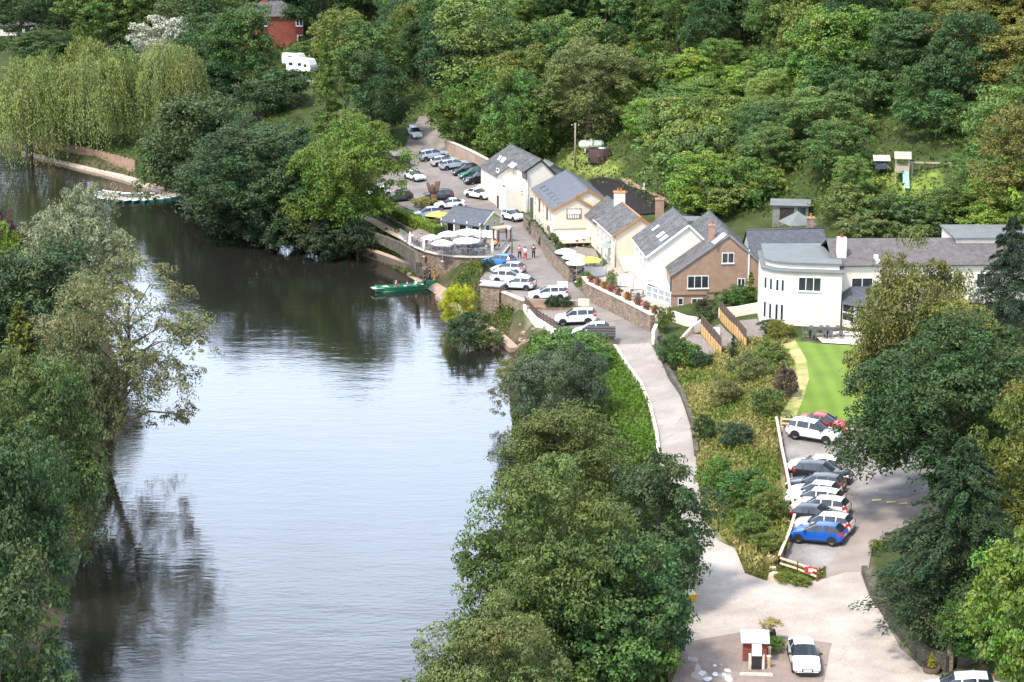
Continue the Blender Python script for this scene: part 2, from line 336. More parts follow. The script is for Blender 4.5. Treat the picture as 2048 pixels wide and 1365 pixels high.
# ---- paved and mown areas: outlines read off the photograph, laid on the ground
def outline(px): return np.array([hit(*p)[:2] for p in px])
PADS = {}
PADS['village_street'] = outline([(1228,694),(1300,690),(1318,676),(1312,668),(1230,627),(1178,600),(1150,575),(1143,562),(1097,520),(1072,478),(1052,452),(1040,430),(1020,424),(1000,413),(984,395),(982,372),(975,345),(905,312),(884,272),
   (852,234),(838,234),(822,262),(808,300),(770,345),(730,385),(742,402),(800,412),(850,432),(900,448),(985,452),(1008,448),(1012,490),(990,520),(960,560),(1000,588),(1050,606),(1075,640),(1112,668),(1190,676)])
PADS['lane'] = outline([(1228,692),(1300,688),(1330,740),(1362,790),(1382,850),(1392,920),(1398,980),(1404,1040),(1440,1088),(1400,1110),(1368,1060),(1340,1000),(1322,930),(1315,870),(1303,820),(1282,770),(1252,730)])
PADS['forecourt'] = outline([(1325,1480),(1345,1365),(1370,1290),(1394,1150),(1402,1108),(1432,1083),(1470,1100),(1490,1150),(1530,1164),(1600,1170),(1650,1160),(1690,1148),(1735,1148),(1738,1170),(1768,1240),(1800,1300),(1850,1345),(1900,1365),(1990,1365),(2048,1380),(2000,1480)])
PADS['car_park'] = outline([(1564,858),(1572,930),(1582,1000),(1594,1050),(1565,1125),(1610,1140),(1640,1142),(1662,1128),(1720,1050),(1795,1000),(1860,985),(1880,900),(1760,866),(1700,862)])
PADS['car_park_lane'] = outline([(1652,1158),(1690,1150),(1735,1150),(1745,1095),(1790,1065),(1880,1022),(1858,978),(1790,992),(1712,1046),(1652,1126)])
PADS['lawn'] = outline([(1590,684),(1640,690),(1750,694),(1800,760),(1790,850),(1740,848),(1590,840),(1606,800),(1618,760),(1612,720)])
PADS['dry_grass_verge'] = outline([(1562,692),(1590,683),(1612,720),(1618,760),(1606,800),(1590,840),(1556,838),(1590,780),(1588,730)])
PADS['patio'] = outline([(1628,672),(1645,688),(1742,693),(1800,690),(1790,668),(1680,664)])
PADMAT = dict(village_street=asphalt, lane=lanem, forecourt=concrete, car_park=gravelm, car_park_lane=mat('lane_tarmac', (.24, .2, .175), .95, .12, .6, .2, 18, color2=(.2, .17, .15)), lawn=lawnm, patio=kerbm, dry_grass_verge=strawm)
PADUP = dict(village_street=.10, lane=.105, forecourt=.11, car_park=.10, car_park_lane=.088, lawn=.10, patio=.112, dry_grass_verge=.104)
def conform(poly, step=1.5):
    poly = np.array(poly); n = len(poly); vs = []; 
    for i in range(n):
        a, b = poly[i], poly[(i + 1) % n]; k = max(1, int(np.hypot(*(b - a)) / step))
        vs += [tuple(a + (b - a) * j / k) for j in range(k)]
    nb = len(vs); lo = poly.min(0); hi = poly.max(0)
    gx, gy = np.meshgrid(np.arange(lo[0], hi[0], step), np.arange(lo[1], hi[1], step * 1.4)); q = np.stack([gx.ravel(), gy.ravel()], 1)
    q = q[inside(q, poly)]; d = np.min([seg_dist(q, np.array(vs[i]), np.array(vs[(i + 1) % nb])) for i in range(nb)], 0) if len(q) else np.zeros(0)
    vs += [tuple(p) for p in q[d > step * .4]]
    o = delaunay_2d_cdt([Vector(v) for v in vs], [], [tuple(range(nb))], 1, 1e-5)
    return np.array([tuple(v) for v in o[0]]), [tuple(f) for f in o[2]]
def sheet(name, poly, m, up, label=None, cat=None, kind='structure', step=1.5, lo=None):
    v, f = conform(poly, step); z = Z0(v[:, 0], v[:, 1]) + up
    f = [t if np.cross(v[t[1]] - v[t[0]], v[t[2]] - v[t[0]]) > 0 else t[::-1] for t in f]
    b = MB(); b.add(np.c_[v, z], f, True); o = b.build(name, m); tag(o, label, cat, kind=kind); return o

def ground_material():
    m = bpy.data.materials.new('ground_cover'); m.use_nodes = True; n = m.node_tree.nodes; l = m.node_tree.links.new; b = n['Principled BSDF']
    b.inputs['Roughness'].default_value = .95; b.inputs['Specular IOR Level'].default_value = .1
    at = n.new('ShaderNodeAttribute'); at.attribute_name = 'cover'; tc = n.new('ShaderNodeTexCoord')
    nz = n.new('ShaderNodeTexNoise'); nz.inputs['Scale'].default_value = .35; nz.inputs['Detail'].default_value = 8; nz.inputs['Roughness'].default_value = .7
    l(tc.outputs['Object'], nz.inputs['Vector'])
    mr = n.new('ShaderNodeMapRange'); mr.inputs[1].default_value = .3; mr.inputs[2].default_value = .7; mr.inputs[3].default_value = .55; mr.inputs[4].default_value = 1.45
    l(nz.outputs['Fac'], mr.inputs[0]); sc = n.new('ShaderNodeVectorMath'); sc.operation = 'SCALE'
    l(at.outputs['Color'], sc.inputs[0]); l(mr.outputs[0], sc.inputs['Scale']); l(sc.outputs[0], b.inputs['Base Color'])
    nb = n.new('ShaderNodeTexNoise'); nb.inputs['Scale'].default_value = 4; nb.inputs['Detail'].default_value = 5; l(tc.outputs['Object'], nb.inputs['Vector'])
    bp = n.new('ShaderNodeBump'); bp.inputs['Strength'].default_value = .8; bp.inputs['Distance'].default_value = .12; l(nb.outputs['Fac'], bp.inputs['Height']); l(bp.outputs[0], b.inputs['Normal'])
    return m
STRAW = outline([(1345,700),(1400,720),(1500,680),(1585,684),(1620,760),(1590,845),(1550,840),(1565,1000),(1585,1050),(1555,1130),(1500,1150),(1470,1100),(1405,1040),(1395,950),(1380,840)])
GREENSTRIP = outline([(1195,700),(1225,694),(1252,735),(1282,775),(1303,825),(1318,930),(1240,930),(1180,800)])
DRYSTRIP = outline([(1560,690),(1592,682),(1620,760),(1590,842),(1552,838),(1590,760)])
TANKLAWN = outline([(1110,330),(1165,285),(1240,330),(1235,352),(1180,352),(1120,335)])
PLAYLAWN = outline([(1740,345),(1890,345),(1900,380),(1830,395),(1750,372)])
def make_terrain():
    xs = np.r_[np.arange(-230, -140, 4), np.arange(-140, 110, 1.25), np.arange(110, 260, 5)]
    ys = np.r_[np.arange(60, 120, 2.5), np.arange(120, 340, 1.25), np.arange(340, 520, 2.2), np.arange(520, 700, 6)]
    X, Y = np.meshgrid(xs, ys); P = np.stack([X.ravel(), Y.ravel()], 1)
    z, d = H(P[:, 0], P[:, 1])
    col = np.tile((.045, .06, .02), (len(P), 1))
    def paint(poly, c): col[inside(P, poly)] = c
    paint(STRAW, (.2, .2, .06)); paint(DRYSTRIP, (.36, .30, .14)); paint(GREENSTRIP, (.08, .15, .022)); paint(TANKLAWN, (.16, .19, .05)); paint(PLAYLAWN, (.16, .21, .045))
    col[(d > 0) & (d < 1.6)] = (.085, .07, .042); col[d <= 0] = (.035, .028, .018)
    for k, poly in PADS.items():
        i = inside(P, poly); dd = np.min([seg_dist(P[i], poly[q], poly[(q + 1) % len(poly)]) for q in range(len(poly))], 0)
        z[i] -= np.where(dd > 1.9, .35, .0); col[i] = (.2, .17, .13)
    nx, ny = len(xs), len(ys); ii = np.arange(nx * ny).reshape(ny, nx)
    f = np.stack([ii[:-1, :-1], ii[:-1, 1:], ii[1:, 1:], ii[1:, :-1]], -1).reshape(-1, 4)
    o = raw_mesh('terrain', np.c_[P, z], f, ground_material(), smooth=True)
    a = o.data.color_attributes.new('cover', 'FLOAT_COLOR', 'POINT'); a.data.foreach_set('color', np.c_[col, np.ones(len(col))].astype(np.float32).ravel())
    tag(o, kind='structure'); return o
def raw_mesh(name, v, f, m, parent=None, smooth=False, tint=None, link=True):
    v = np.asarray(v, np.float32); f = np.asarray(f, np.int32); me = bpy.data.meshes.new(name); nv, nf, k = len(v), len(f), f.shape[1]
    me.vertices.add(nv); me.vertices.foreach_set('co', v.ravel()); me.loops.add(nf * k); me.loops.foreach_set('vertex_index', f.ravel())
    me.polygons.add(nf); me.polygons.foreach_set('loop_start', np.arange(nf, dtype=np.int32) * k)
    if smooth: me.polygons.foreach_set('use_smooth', np.ones(nf, bool))
    if tint is not None:
        a = me.attributes.new('tint', 'FLOAT_VECTOR', 'FACE'); a.data.foreach_set('vector', np.asarray(tint, np.float32).ravel())
    me.update(calc_edges=True)
    if m: me.materials.append(m)
    if not link: return me
    o = bpy.data.objects.new(name, me); C.objects.link(o)
    if parent is not None: o.parent = parent
    return o
make_terrain()
_n = lawnm.node_tree.nodes; _l = lawnm.node_tree.links.new                 # mowing stripes: grass laid one way and the other
_tc = _n.new('ShaderNodeTexCoord'); _wv = _n.new('ShaderNodeTexWave'); _wv.bands_direction = 'X'; _wv.inputs['Scale'].default_value = .2; _wv.inputs['Distortion'].default_value = .6; _wv.inputs['Detail'].default_value = 1
_l(_tc.outputs['Object'], _wv.inputs['Vector']); _bs = _n['Principled BSDF']; _old = _bs.inputs['Base Color'].links[0].from_socket
_mr = _n.new('ShaderNodeMapRange'); _mr.inputs[3].default_value = .9; _mr.inputs[4].default_value = 1.1; _l(_wv.outputs['Fac'], _mr.inputs[0]); _vm = _n.new('ShaderNodeVectorMath'); _vm.operation = 'SCALE'; _l(_old, _vm.inputs[0]); _l(_mr.outputs[0], _vm.inputs['Scale']); _l(_vm.outputs[0], _bs.inputs['Base Color'])
for k in PADS: sheet(k, PADS[k], PADMAT[k], PADUP[k])

# ---- river
def water_material():
    m = bpy.data.materials.new('river_water'); m.use_nodes = True; n = m.node_tree.nodes; l = m.node_tree.links.new; b = n['Principled BSDF']
    b.inputs['Base Color'].default_value = (.012, .0115, .009, 1); b.inputs['Roughness'].default_value = .07; b.inputs['IOR'].default_value = 1.48
    b.inputs['Specular IOR Level'].default_value = .9
    tc = n.new('ShaderNodeTexCoord'); hs = []
    for sc, rz, st, det in (((.2, .55, 1), 10, .5, 3), ((.9, 2.2, 1), -8, .25, 2), ((.05, .09, 1), 30, .9, 2)):
        mp = n.new('ShaderNodeMapping'); mp.inputs['Scale'].default_value = sc; mp.inputs['Rotation'].default_value = (0, 0, R(rz)); l(tc.outputs['Object'], mp.inputs['Vector'])
        nz = n.new('ShaderNodeTexNoise'); nz.inputs['Scale'].default_value = 1; nz.inputs['Detail'].default_value = det; l(mp.outputs[0], nz.inputs['Vector'])
        mu = n.new('ShaderNodeMath'); mu.operation = 'MULTIPLY'; mu.inputs[1].default_value = st; l(nz.outputs['Fac'], mu.inputs[0]); hs.append(mu.outputs[0])
    a1 = n.new('ShaderNodeMath'); l(hs[0], a1.inputs[0]); l(hs[1], a1.inputs[1]); a2 = n.new('ShaderNodeMath'); l(a1.outputs[0], a2.inputs[0]); l(hs[2], a2.inputs[1])
    bp = n.new('ShaderNodeBump'); bp.inputs['Strength'].default_value = 1; bp.inputs['Distance'].default_value = .05; l(a2.outputs[0], bp.inputs['Height']); l(bp.outputs[0], b.inputs['Normal'])
    return m
wv = RIV + 0
cen = wv.mean(0)
b = MB(); b.add([(-330, 40, 0), (120, 40, 0), (120, 640, 0), (-330, 640, 0)], [(0, 1, 2, 3)])
tag(b.build('river', water_material()), kind='structure')
# ------------------------------------------------------------------ trees and shrubs
def unit(v): return v / np.maximum(np.linalg.norm(v, axis=1, keepdims=True), 1e-9)
def leaf_quads(g, pos, nrm, size, asp=.62, axis=None, var=.5):
    n = len(pos); nrm = unit(nrm)
    a = g.normal(size=(n, 3)) if axis is None else axis + g.normal(size=(n, 3)) * .25
    t = unit(a - (a * nrm).sum(1, keepdims=True) * nrm); b = np.cross(nrm, t)
    s = size * g.uniform(1 - var, 1 + var, (n, 1)); l = t * s; wd = b * s * asp
    v = np.stack([pos + l * .6, pos + wd * .5 + nrm * s * .08, pos - l * .5, pos - wd * .5 + nrm * s * .08], 1).reshape(-1, 3)
    return v, np.arange(4 * n).reshape(n, 4)
def sphere(g, n):
    return unit(g.normal(size=(n, 3)))
def tints(g, idx, k, hv=.014, vv=.16, lv=.2):
    hu = g.normal(0, hv, k); va = g.uniform(1 - vv, 1 + vv, k); n = len(idx)
    return np.stack([.5 + hu[idx] + g.normal(0, .008, n), np.clip(1 + g.normal(0, .1, n), .6, 1.3), va[idx] * g.uniform(1 - lv, 1 + lv, n)], 1)
def gen_lobed(seed, W, Ht, base, nl, sub, per, leaf, lobe=(.16, .26), shell=.9, up=.4, asp=.62, top=1., flat=1., droop=0., inner=.05, gap=0.):
    """a crown of lobes, each of sub-lobes, each a shell of leaves"""
    g = np.random.default_rng(seed); cz = (base + Ht * top) / 2; rz = (Ht * top - base) / 2
    d = sphere(g, nl * 3); d = d[d[:, 2] > -.75][:nl]; nl = len(d)
    rr = g.uniform(shell - .34, shell, (nl, 1)) * (1 + g.normal(0, .1, (nl, 1)))
    lr = g.uniform(*lobe, nl) * W
    c = np.array([0, 0, cz]) + d * rr * np.array([W / 2, W / 2, rz]) * (1 - lr[:, None] / W * .55)
    if gap: keep = g.random(nl) > gap; c, lr, d = c[keep], lr[keep], d[keep]; nl = len(c)
    sd = unit(sphere(g, nl * sub) + np.array([0, 0, .35]) + np.repeat(d, sub, 0) * .5)
    sr = np.repeat(lr, sub) * g.uniform(.24, .46, nl * sub)
    sc = np.repeat(c, sub, 0) + sd * np.repeat(lr, sub)[:, None] * np.array([1, 1, .72 * flat]) * g.uniform(.68, 1.08, (nl * sub, 1))
    n = nl * sub; m = n * per; idx = np.repeat(np.arange(n), per)
    ld = unit(sphere(g, m) + np.array([0, 0, .5]))
    pos = sc[idx] + ld * sr[idx][:, None] * np.array([1, 1, .62 * flat]) * (1 - .5 * g.random((m, 1)) ** 2)
    if droop: pos[:, 2] -= droop * g.random(m) ** 2 * sr[idx] * 2
    nr = ld * .8 + np.array([0, 0, up * .8]) + g.normal(size=(m, 3)) * .45
    ti = tints(g, idx // sub, nl); ti[:, 2] *= g.uniform(.78, 1.22, n)[idx]
    ax = np.tile((0, 0, -1.), (m, 1)) if droop else None
    k = int(m * inner)
    if k:
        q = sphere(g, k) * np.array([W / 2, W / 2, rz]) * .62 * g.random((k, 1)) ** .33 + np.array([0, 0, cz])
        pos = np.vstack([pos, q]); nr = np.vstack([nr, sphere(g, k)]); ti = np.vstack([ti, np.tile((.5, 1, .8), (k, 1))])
        if ax is not None: ax = np.vstack([ax, np.tile((0, 0, -1.), (k, 1))])
    pos[:, 2] = np.maximum(pos[:, 2], .05)
    v, f = leaf_quads(g, pos, nr, leaf, asp, ax); return v, f, ti, c
def gen_weep(seed, W, Ht, ns, leaf):
    g = np.random.default_rng(seed); V = []; 
    nb = 30; d = sphere(g, nb * 4); d = d[d[:, 2] > -.35][:nb]; c = d * np.array([W * .42, W * .42, Ht * .40]) * g.uniform(.6, 1, (nb, 1)) + np.array([0, 0, Ht * .55]); lr = g.uniform(.1, .2, nb) * W
    i = g.integers(0, nb, ns); sd = unit(sphere(g, ns) + np.array([0, 0, .5])); st = c[i] + sd * lr[i][:, None]
    out = unit(np.c_[st[:, :2], np.zeros(ns)] + g.normal(0, .2, (ns, 3)) * np.array([1, 1, 0])); ln = np.minimum(g.uniform(.12, .6, ns) * Ht, st[:, 2] - .5)
    k = 42; t = np.linspace(0, 1, k)[None, :] ** .9
    P = st[:, None, :] + out[:, None, :] * (np.sin(t * 1.5) * .09 * W)[..., None] + np.array([0, 0, 1.]) * (np.sin(t * 3.1) * .03 * Ht - t ** 1.4 * ln[:, None])[..., None]
    P = P.reshape(-1, 3) + g.normal(0, .14, (ns * k, 3)); n = len(P); idx = np.repeat(i, k)
    nr = np.repeat(out, k, 0) * .7 + g.normal(size=(n, 3)) * .5 + np.array([0, 0, .35])
    v, f = leaf_quads(g, P, nr, leaf, .34, np.tile((0, 0, -1.), (n, 1)))
    return v, f, tints(g, idx, nb, .012, .2, .22), c
def gen_spray(seed, W, Ht, nb, per, leaf, power=1.25, droop=.25, lo=.05, wide=.2):
    g = np.random.default_rng(seed); z = lo + (1 - lo) * g.random(nb) ** .9; az = g.uniform(0, 2 * math.pi, nb)
    Ln = W / 2 * np.clip(1 - z ** power, .04, 1) ** .75 * g.uniform(.6, 1.12, nb)
    t = g.random((nb, per)) ** .6; s = g.normal(0, 1, (nb, per)) * wide * Ln[:, None] * (1.15 - t)
    rise = .22 * Ln[:, None] * t - droop * Ln[:, None] * t ** 2.2
    dx, dy = np.cos(az)[:, None], np.sin(az)[:, None]
    P = np.stack([dx * Ln[:, None] * t - dy * s, dy * Ln[:, None] * t + dx * s, z[:, None] * Ht * .96 + rise - abs(s) * .18 + g.normal(0, .07, (nb, per)) * (1 + Ln[:, None] * .15)], -1).reshape(-1, 3)
    n = len(P); idx = np.repeat(np.arange(nb), per); P[:, 2] = np.maximum(P[:, 2], .05)
    ax = np.stack([np.repeat(np.cos(az), per), np.repeat(np.sin(az), per), np.full(n, -.25)], 1) + g.normal(0, .45, (n, 3))
    nr = np.tile((0, 0, 1.), (n, 1)) + g.normal(size=(n, 3)) * .4 + ax * .25
    v, f = leaf_quads(g, P, nr, leaf, .42, ax)
    tip = np.stack([np.cos(az) * Ln * .8, np.sin(az) * Ln * .8, z * Ht * .96], 1)
    return v, f, tints(g, idx, nb, .01, .22, .2), tip
def trunk_mesh(seed, Ht, r, cs, base, nlimb=9, m=None, lean=.03, straight=False):
    g = np.random.default_rng(seed + 99); b = MB(); top = Ht * .72
    pts = [(g.normal(0, lean) * k * Ht * .2, g.normal(0, lean) * k * Ht * .2, -.6 + (top + .6) * k / 5) for k in range(6)]
    b.tube(pts, [r * 1.25, r, r * .85, r * .66, r * .45, r * .2], 7)
    sel = g.permutation(len(cs))[:nlimb]
    for i in sel:
        e = Vector(cs[i]); k = min(.92, max(.15, (e.z - .32 * Vector((e.x, e.y)).length * 1.4) / top)); q = k * 5; j = int(q); fr = q - j
        a = Vector(pts[j]).lerp(Vector(pts[min(j + 1, 5)]), fr); mid = a.lerp(e, .5) + Vector((0, 0, .05 * Ht if not straight else 0)); rr = r * (1 - k * .75) * .5
        b.tube([a, mid, e], [rr, rr * .6, rr * .2], 5)
    return b
KINDS = {}
def kind(name, variants, nm, gen, trunk_r, base=0, bark=None, nlimb=9, crown='crown', trunk='trunk', straight=False, dims=(10, 12)):
    out = []
    for sd_ in range(variants):
        v, f, ti, cs = gen(sd_ + hash_(name)); W, Ht = dims
        me = raw_mesh(nm + '_' + crown, v, f, leafm, tint=ti, link=False)
        o = trunk_mesh(sd_ + hash_(name), Ht, trunk_r, cs, base, nlimb, straight=straight).build('tmp', bark or barkm); tm = o.data; tm.name = nm + '_' + trunk; bpy.data.objects.remove(o)
        out.append((me, tm))
    KINDS[name] = (nm, out, dims, crown, trunk)
def hash_(s): return sum(ord(c) * (i + 3) for i, c in enumerate(s)) % 1000
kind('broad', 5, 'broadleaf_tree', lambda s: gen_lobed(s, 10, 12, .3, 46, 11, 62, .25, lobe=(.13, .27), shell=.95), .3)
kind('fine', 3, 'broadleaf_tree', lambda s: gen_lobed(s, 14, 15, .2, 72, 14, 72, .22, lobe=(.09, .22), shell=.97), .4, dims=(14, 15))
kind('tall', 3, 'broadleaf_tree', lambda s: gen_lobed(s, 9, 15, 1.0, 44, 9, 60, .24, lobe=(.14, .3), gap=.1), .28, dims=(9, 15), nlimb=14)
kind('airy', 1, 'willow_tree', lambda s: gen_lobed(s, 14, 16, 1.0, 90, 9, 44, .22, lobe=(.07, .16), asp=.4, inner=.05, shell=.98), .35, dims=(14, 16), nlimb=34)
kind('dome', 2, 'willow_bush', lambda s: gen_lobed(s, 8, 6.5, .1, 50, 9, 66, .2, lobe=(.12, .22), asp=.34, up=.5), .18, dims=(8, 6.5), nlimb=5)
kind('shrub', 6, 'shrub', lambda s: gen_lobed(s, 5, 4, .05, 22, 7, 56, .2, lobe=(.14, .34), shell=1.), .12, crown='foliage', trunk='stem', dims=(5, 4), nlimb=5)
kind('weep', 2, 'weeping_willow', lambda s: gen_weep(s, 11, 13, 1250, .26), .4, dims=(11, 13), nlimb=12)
kind('yew', 2, 'conifer_tree', lambda s: gen_spray(s, 12, 13, 260, 240, .19, droop=.36, wide=.17, lo=.1), .35, dims=(12, 13), nlimb=70, straight=True)
kind('cone', 2, 'conifer_tree', lambda s: gen_spray(s, 5, 10, 130, 90, .24, power=1.1, droop=.15, wide=.22), .16, dims=(5, 10), nlimb=0)
kind('birch', 1, 'birch_tree', lambda s: gen_lobed(s, 9, 16, 1.5, 90, 9, 56, .21, lobe=(.1, .2), droop=1.6, asp=.45, up=.2, inner=.06), .24, bark=barkw, dims=(9, 16), nlimb=40)
HEDGEN = [0]
def plant(k, p, Wd, Ht, color, label, cat='tree', group=None, name=None, rz=None, var=None):
    nm, ms, (W0, H0), cn, tn = KINDS[k]; HEDGEN[0] += 1; i = HEDGEN[0] if var is None else var
    me, tm = ms[i % len(ms)]
    r = empty(name or nm, p, rnd.uniform(0, 6.28) if rz is None else rz, label, cat, group); r.scale = (Wd / W0, Wd / W0, Ht / H0)
    t = bpy.data.objects.new(tn, tm); C.objects.link(t); t.parent = r
    c = bpy.data.objects.new(cn, me); C.objects.link(c); c.parent = r; c.color = (*color, 1)
    return r
def tree(k, cx, top, base, wpx, color, label, cat='tree', group=None, name=None, rz=None, zb=None, var=None, bx=None, tilt=0):
    p = hit(bx if bx is not None else cx, base) if zb is None else G(cx, base, zb)
    z, d = H(p[0], p[1]); p[2] = max(float(z[0]), -.3) if zb is None else zb
    s = scale_at(p); dep = math.atan2(HC - p[2], p[1])
    r = plant(k, p, wpx / s, max((base - top) / s / math.cos(dep), .4), color, label, cat, group, name, rz, var)
    if tilt: r.rotation_euler = (0, tilt, 0)
    return p

GM = (.075, .125, .025); GD = (.032, .068, .020); GB = (.115, .175, .024); GO = (.125, .135, .035); GW = (.165, .2, .055); GG = (.10, .14, .065); GY = (.2, .225, .03)
GDB = (.022, .05, .024); GOL = (.15, .14, .05); GS = (.19, .21, .12)
for a in [
 # far bank of the river, near side of the picture
 ('dome',170,388,640,215,GS,'pale grey-green willow at the river bend beyond the dark yew'),
 ('yew',155,440,640,170,(.02,.065,.03),'very dark green yew on the far bank in front of the pale willow'),
 ('broad',70,495,760,230,(.045,.075,.028),'dark broadleaf tree at the picture edge below the dark yew'),
 ('shrub',15,470,640,110,GB,'bright green bush at the picture edge on the far bank','shrub'),
 ('shrub',5,432,600,90,(.09,.045,.05),'purple-brown bush at the picture edge by the pale water','shrub'),
 ('cone',55,600,900,180,(.115,.13,.025),'yellow-green conifer with feathery upswept tips on the far bank'),
 ('fine',85,715,1130,270,(.07,.105,.03),'large round mid-green tree overhanging the dark reflection'),
 ('broad',30,880,1330,230,(.042,.075,.026),'dark green tree low on the far bank'),
 ('broad',10,1110,1560,260,(.045,.075,.025),'dark green tree in the bottom corner of the far bank'),
 ('broad',165,640,950,150,(.09,.10,.04),'olive tree behind the thin leaning willow'),
 # trees between river and lane
 ('fine',1132,812,1085,265,(.085,.105,.028),'broad olive-green round tree between the lane and the river'),
 ('fine',1105,962,1390,345,(.08,.115,.028),'large bushy tree on the near bank overhanging the river'),
 ('fine',990,1238,1640,330,(.095,.12,.035),'tree crown at the bottom of the picture beside the river'),
 ('broad',1310,925,1215,205,(.05,.08,.03),'dark tree hiding part of the lane'),
 ('broad',1235,1080,1390,260,(.055,.10,.03),'mid-green tree behind the bushy riverside tree'),
 ('shrub',1300,1170,1330,130,(.04,.09,.04),'dark bush beside the fence of the forecourt','shrub'),
 ('shrub',1235,1260,1420,190,(.07,.13,.03),'green bush at the bottom edge beside the forecourt fence','shrub'),
 ('dome',1085,705,862,150,(.095,.125,.07),'grey-green willow bush on the riverbank grass'),
 ('dome',1160,690,838,108,(.075,.105,.06),'darker grey-green willow bush beside the lane grass'),
 ('dome',1032,690,810,115,(.14,.145,.055),'yellowish willow bush at the water below the ruined wall'),
 ('shrub',1152,668,735,130,(.075,.15,.03),'leafy green shrub in front of the stone bin store','shrub'),
 ('dome',916,516,606,70,(.34,.37,.012),'bright yellow-green clipped bush by the ferry landing','shrub'),
 ('shrub',936,578,650,64,(.05,.085,.035),'dark ivy-green bush below the yellow-green clipped bush','shrub'),
 ('shrub',972,605,648,56,(.08,.12,.03),'scrub on the bank below the parked silver car','shrub'),
 # bushes at the water under the far trees
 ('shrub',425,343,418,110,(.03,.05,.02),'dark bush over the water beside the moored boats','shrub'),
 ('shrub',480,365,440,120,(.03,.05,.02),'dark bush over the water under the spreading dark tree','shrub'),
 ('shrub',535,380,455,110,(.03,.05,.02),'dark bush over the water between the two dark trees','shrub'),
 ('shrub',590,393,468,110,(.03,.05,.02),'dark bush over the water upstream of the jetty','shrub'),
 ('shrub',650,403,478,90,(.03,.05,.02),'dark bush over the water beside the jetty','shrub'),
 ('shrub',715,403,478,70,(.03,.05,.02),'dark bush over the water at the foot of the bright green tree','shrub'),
 ('shrub',1700,378,440,115,(.12,.16,.04),'light green bush below the playhouse','shrub'),
 ('shrub',1795,392,452,120,(.07,.12,.03),'green bush below the slide','shrub'),
 ('shrub',1905,385,445,130,(.10,.15,.03),'bright bush below the swing frame','shrub'),
 ('shrub',1850,415,475,120,(.06,.10,.03),'dark bush over the hotel ridge below the slide','shrub'),
 ('shrub',1745,425,480,110,(.11,.14,.045),'olive bush over the hotel ridge beside the chimney','shrub'),
 # around the hotel and the car park
 ('birch',1818,485,905,275,(.115,.12,.03),'tall thin birch in front of the white hotel'),
 ('tall',1915,590,930,190,(.17,.15,.028),'golden-topped tree behind the big dark tree'),
 ('fine',1880,655,1012,380,(.034,.066,.018),'big dark round tree overhanging the car park'),
 ('broad',2040,800,1120,190,(.10,.115,.02),'olive tree at the picture edge right of the big dark tree'),
 ('yew',1912,880,1272,450,(.032,.058,.022),'very dark spreading conifer reaching over the forecourt'),
 ('yew',1845,1010,1235,230,(.03,.055,.02),'smaller dark conifer between the car park lane and the spreading conifer'),
 ('broad',2080,1035,1460,250,(.105,.165,.025),'bright green tree in the corner beside the dark conifer'),
 ('broad',1960,1180,1330,150,(.06,.115,.02),'green bush-like tree behind the garden wall'),
 ('yew',2010,430,720,240,(.035,.055,.03),'dark pine hanging over the far end of the hotel'),
 ('tall',2040,200,470,170,(.13,.125,.03),'tall olive-brown tree at the picture edge above the hotel'),
 ('cone',1548,445,520,48,(.25,.24,.05),'golden conifer between the brick house and the hotel'),
 ('cone',1500,542,612,44,(.16,.19,.03),'yellow-green conical conifer against the brick house wall'),
 ('shrub',1470,575,622,60,(.06,.12,.025),'green laurel at the foot of the brick house','shrub'),
 ('cone',1572,470,530,50,(.05,.09,.05),'dark small conifer behind the golden conifer'),
 # far side of the river, upper left
 ('weep',60,62,292,200,GW,'weeping willow at the picture edge hanging over the river wall'),
 ('weep',195,88,290,185,GW,'broad weeping willow above the canoe racks'),
 ('weep',328,76,280,165,(.175,.205,.06),'weeping willow next to the dark riverside trees'),
 ('broad',400,150,378,220,(.055,.085,.028),'dark tree beside the weeping willows'),
 ('broad',330,225,350,120,(.055,.10,.025),'green tree above the boat steps'),
 ('fine',515,215,446,300,(.04,.072,.026),'spreading dark tree overhanging the river by the moored boats'),
 ('fine',695,200,462,225,(.095,.15,.022),'bright green tree between the river and the car park'),
 ('broad',600,250,458,190,(.04,.075,.026),'dark tree between the spreading tree and the bright green tree'),
 ('broad',484,15,205,138,(.055,.105,.025),'dense round green tree in front of the red brick house'),
 ('shrub',325,38,140,110,(.32,.33,.26),'pale silvery shrub behind the weeping willows','shrub'),
 ('tall',690,10,250,130,(.13,.165,.035),'slender yellow-green tree beside the white motorhome'),
 ('cone',655,80,285,85,(.085,.14,.025),'tall narrow green tree in front of the motorhome drive'),
 ('shrub',560,140,215,110,(.05,.09,.03),'green hedge bush below the motorhome','shrub'),
 ('shrub',520,165,235,90,(.045,.08,.03),'dark bush beside the lane under the round green tree','shrub'),
 ('broad',755,110,290,105,(.045,.08,.026),'dark tree on the inside of the road bend'),
 ('tall',740,30,250,140,(.075,.125,.03),'green tree standing behind the road bend'),
 ('tall',970,-20,250,205,(.12,.17,.04),'tall light green ash above the village road'),
 ('fine',1178,85,275,205,(.125,.145,.045),'rounded olive-green tree above the green tank'),
 ('shrub',940,190,285,130,(.08,.14,.025),'bush on the slope above the road retaining wall','shrub'),
 ('shrub',1005,235,310,110,(.10,.16,.025),'bright bush above the whitewashed cottage','shrub'),
 ('broad',915,25,225,150,(.04,.075,.026),'dark tree above the bend of the village road'),
 ('shrub',610,85,125,60,(.09,.15,.03),'small green hedge in front of the red brick house','shrub'),
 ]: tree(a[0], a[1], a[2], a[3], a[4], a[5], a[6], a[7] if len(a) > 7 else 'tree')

tree('airy', 208, 470, 885, 355, (.15, .155, .065), 'thin olive willow leaning over the river with bare limbs showing', tilt=.26)
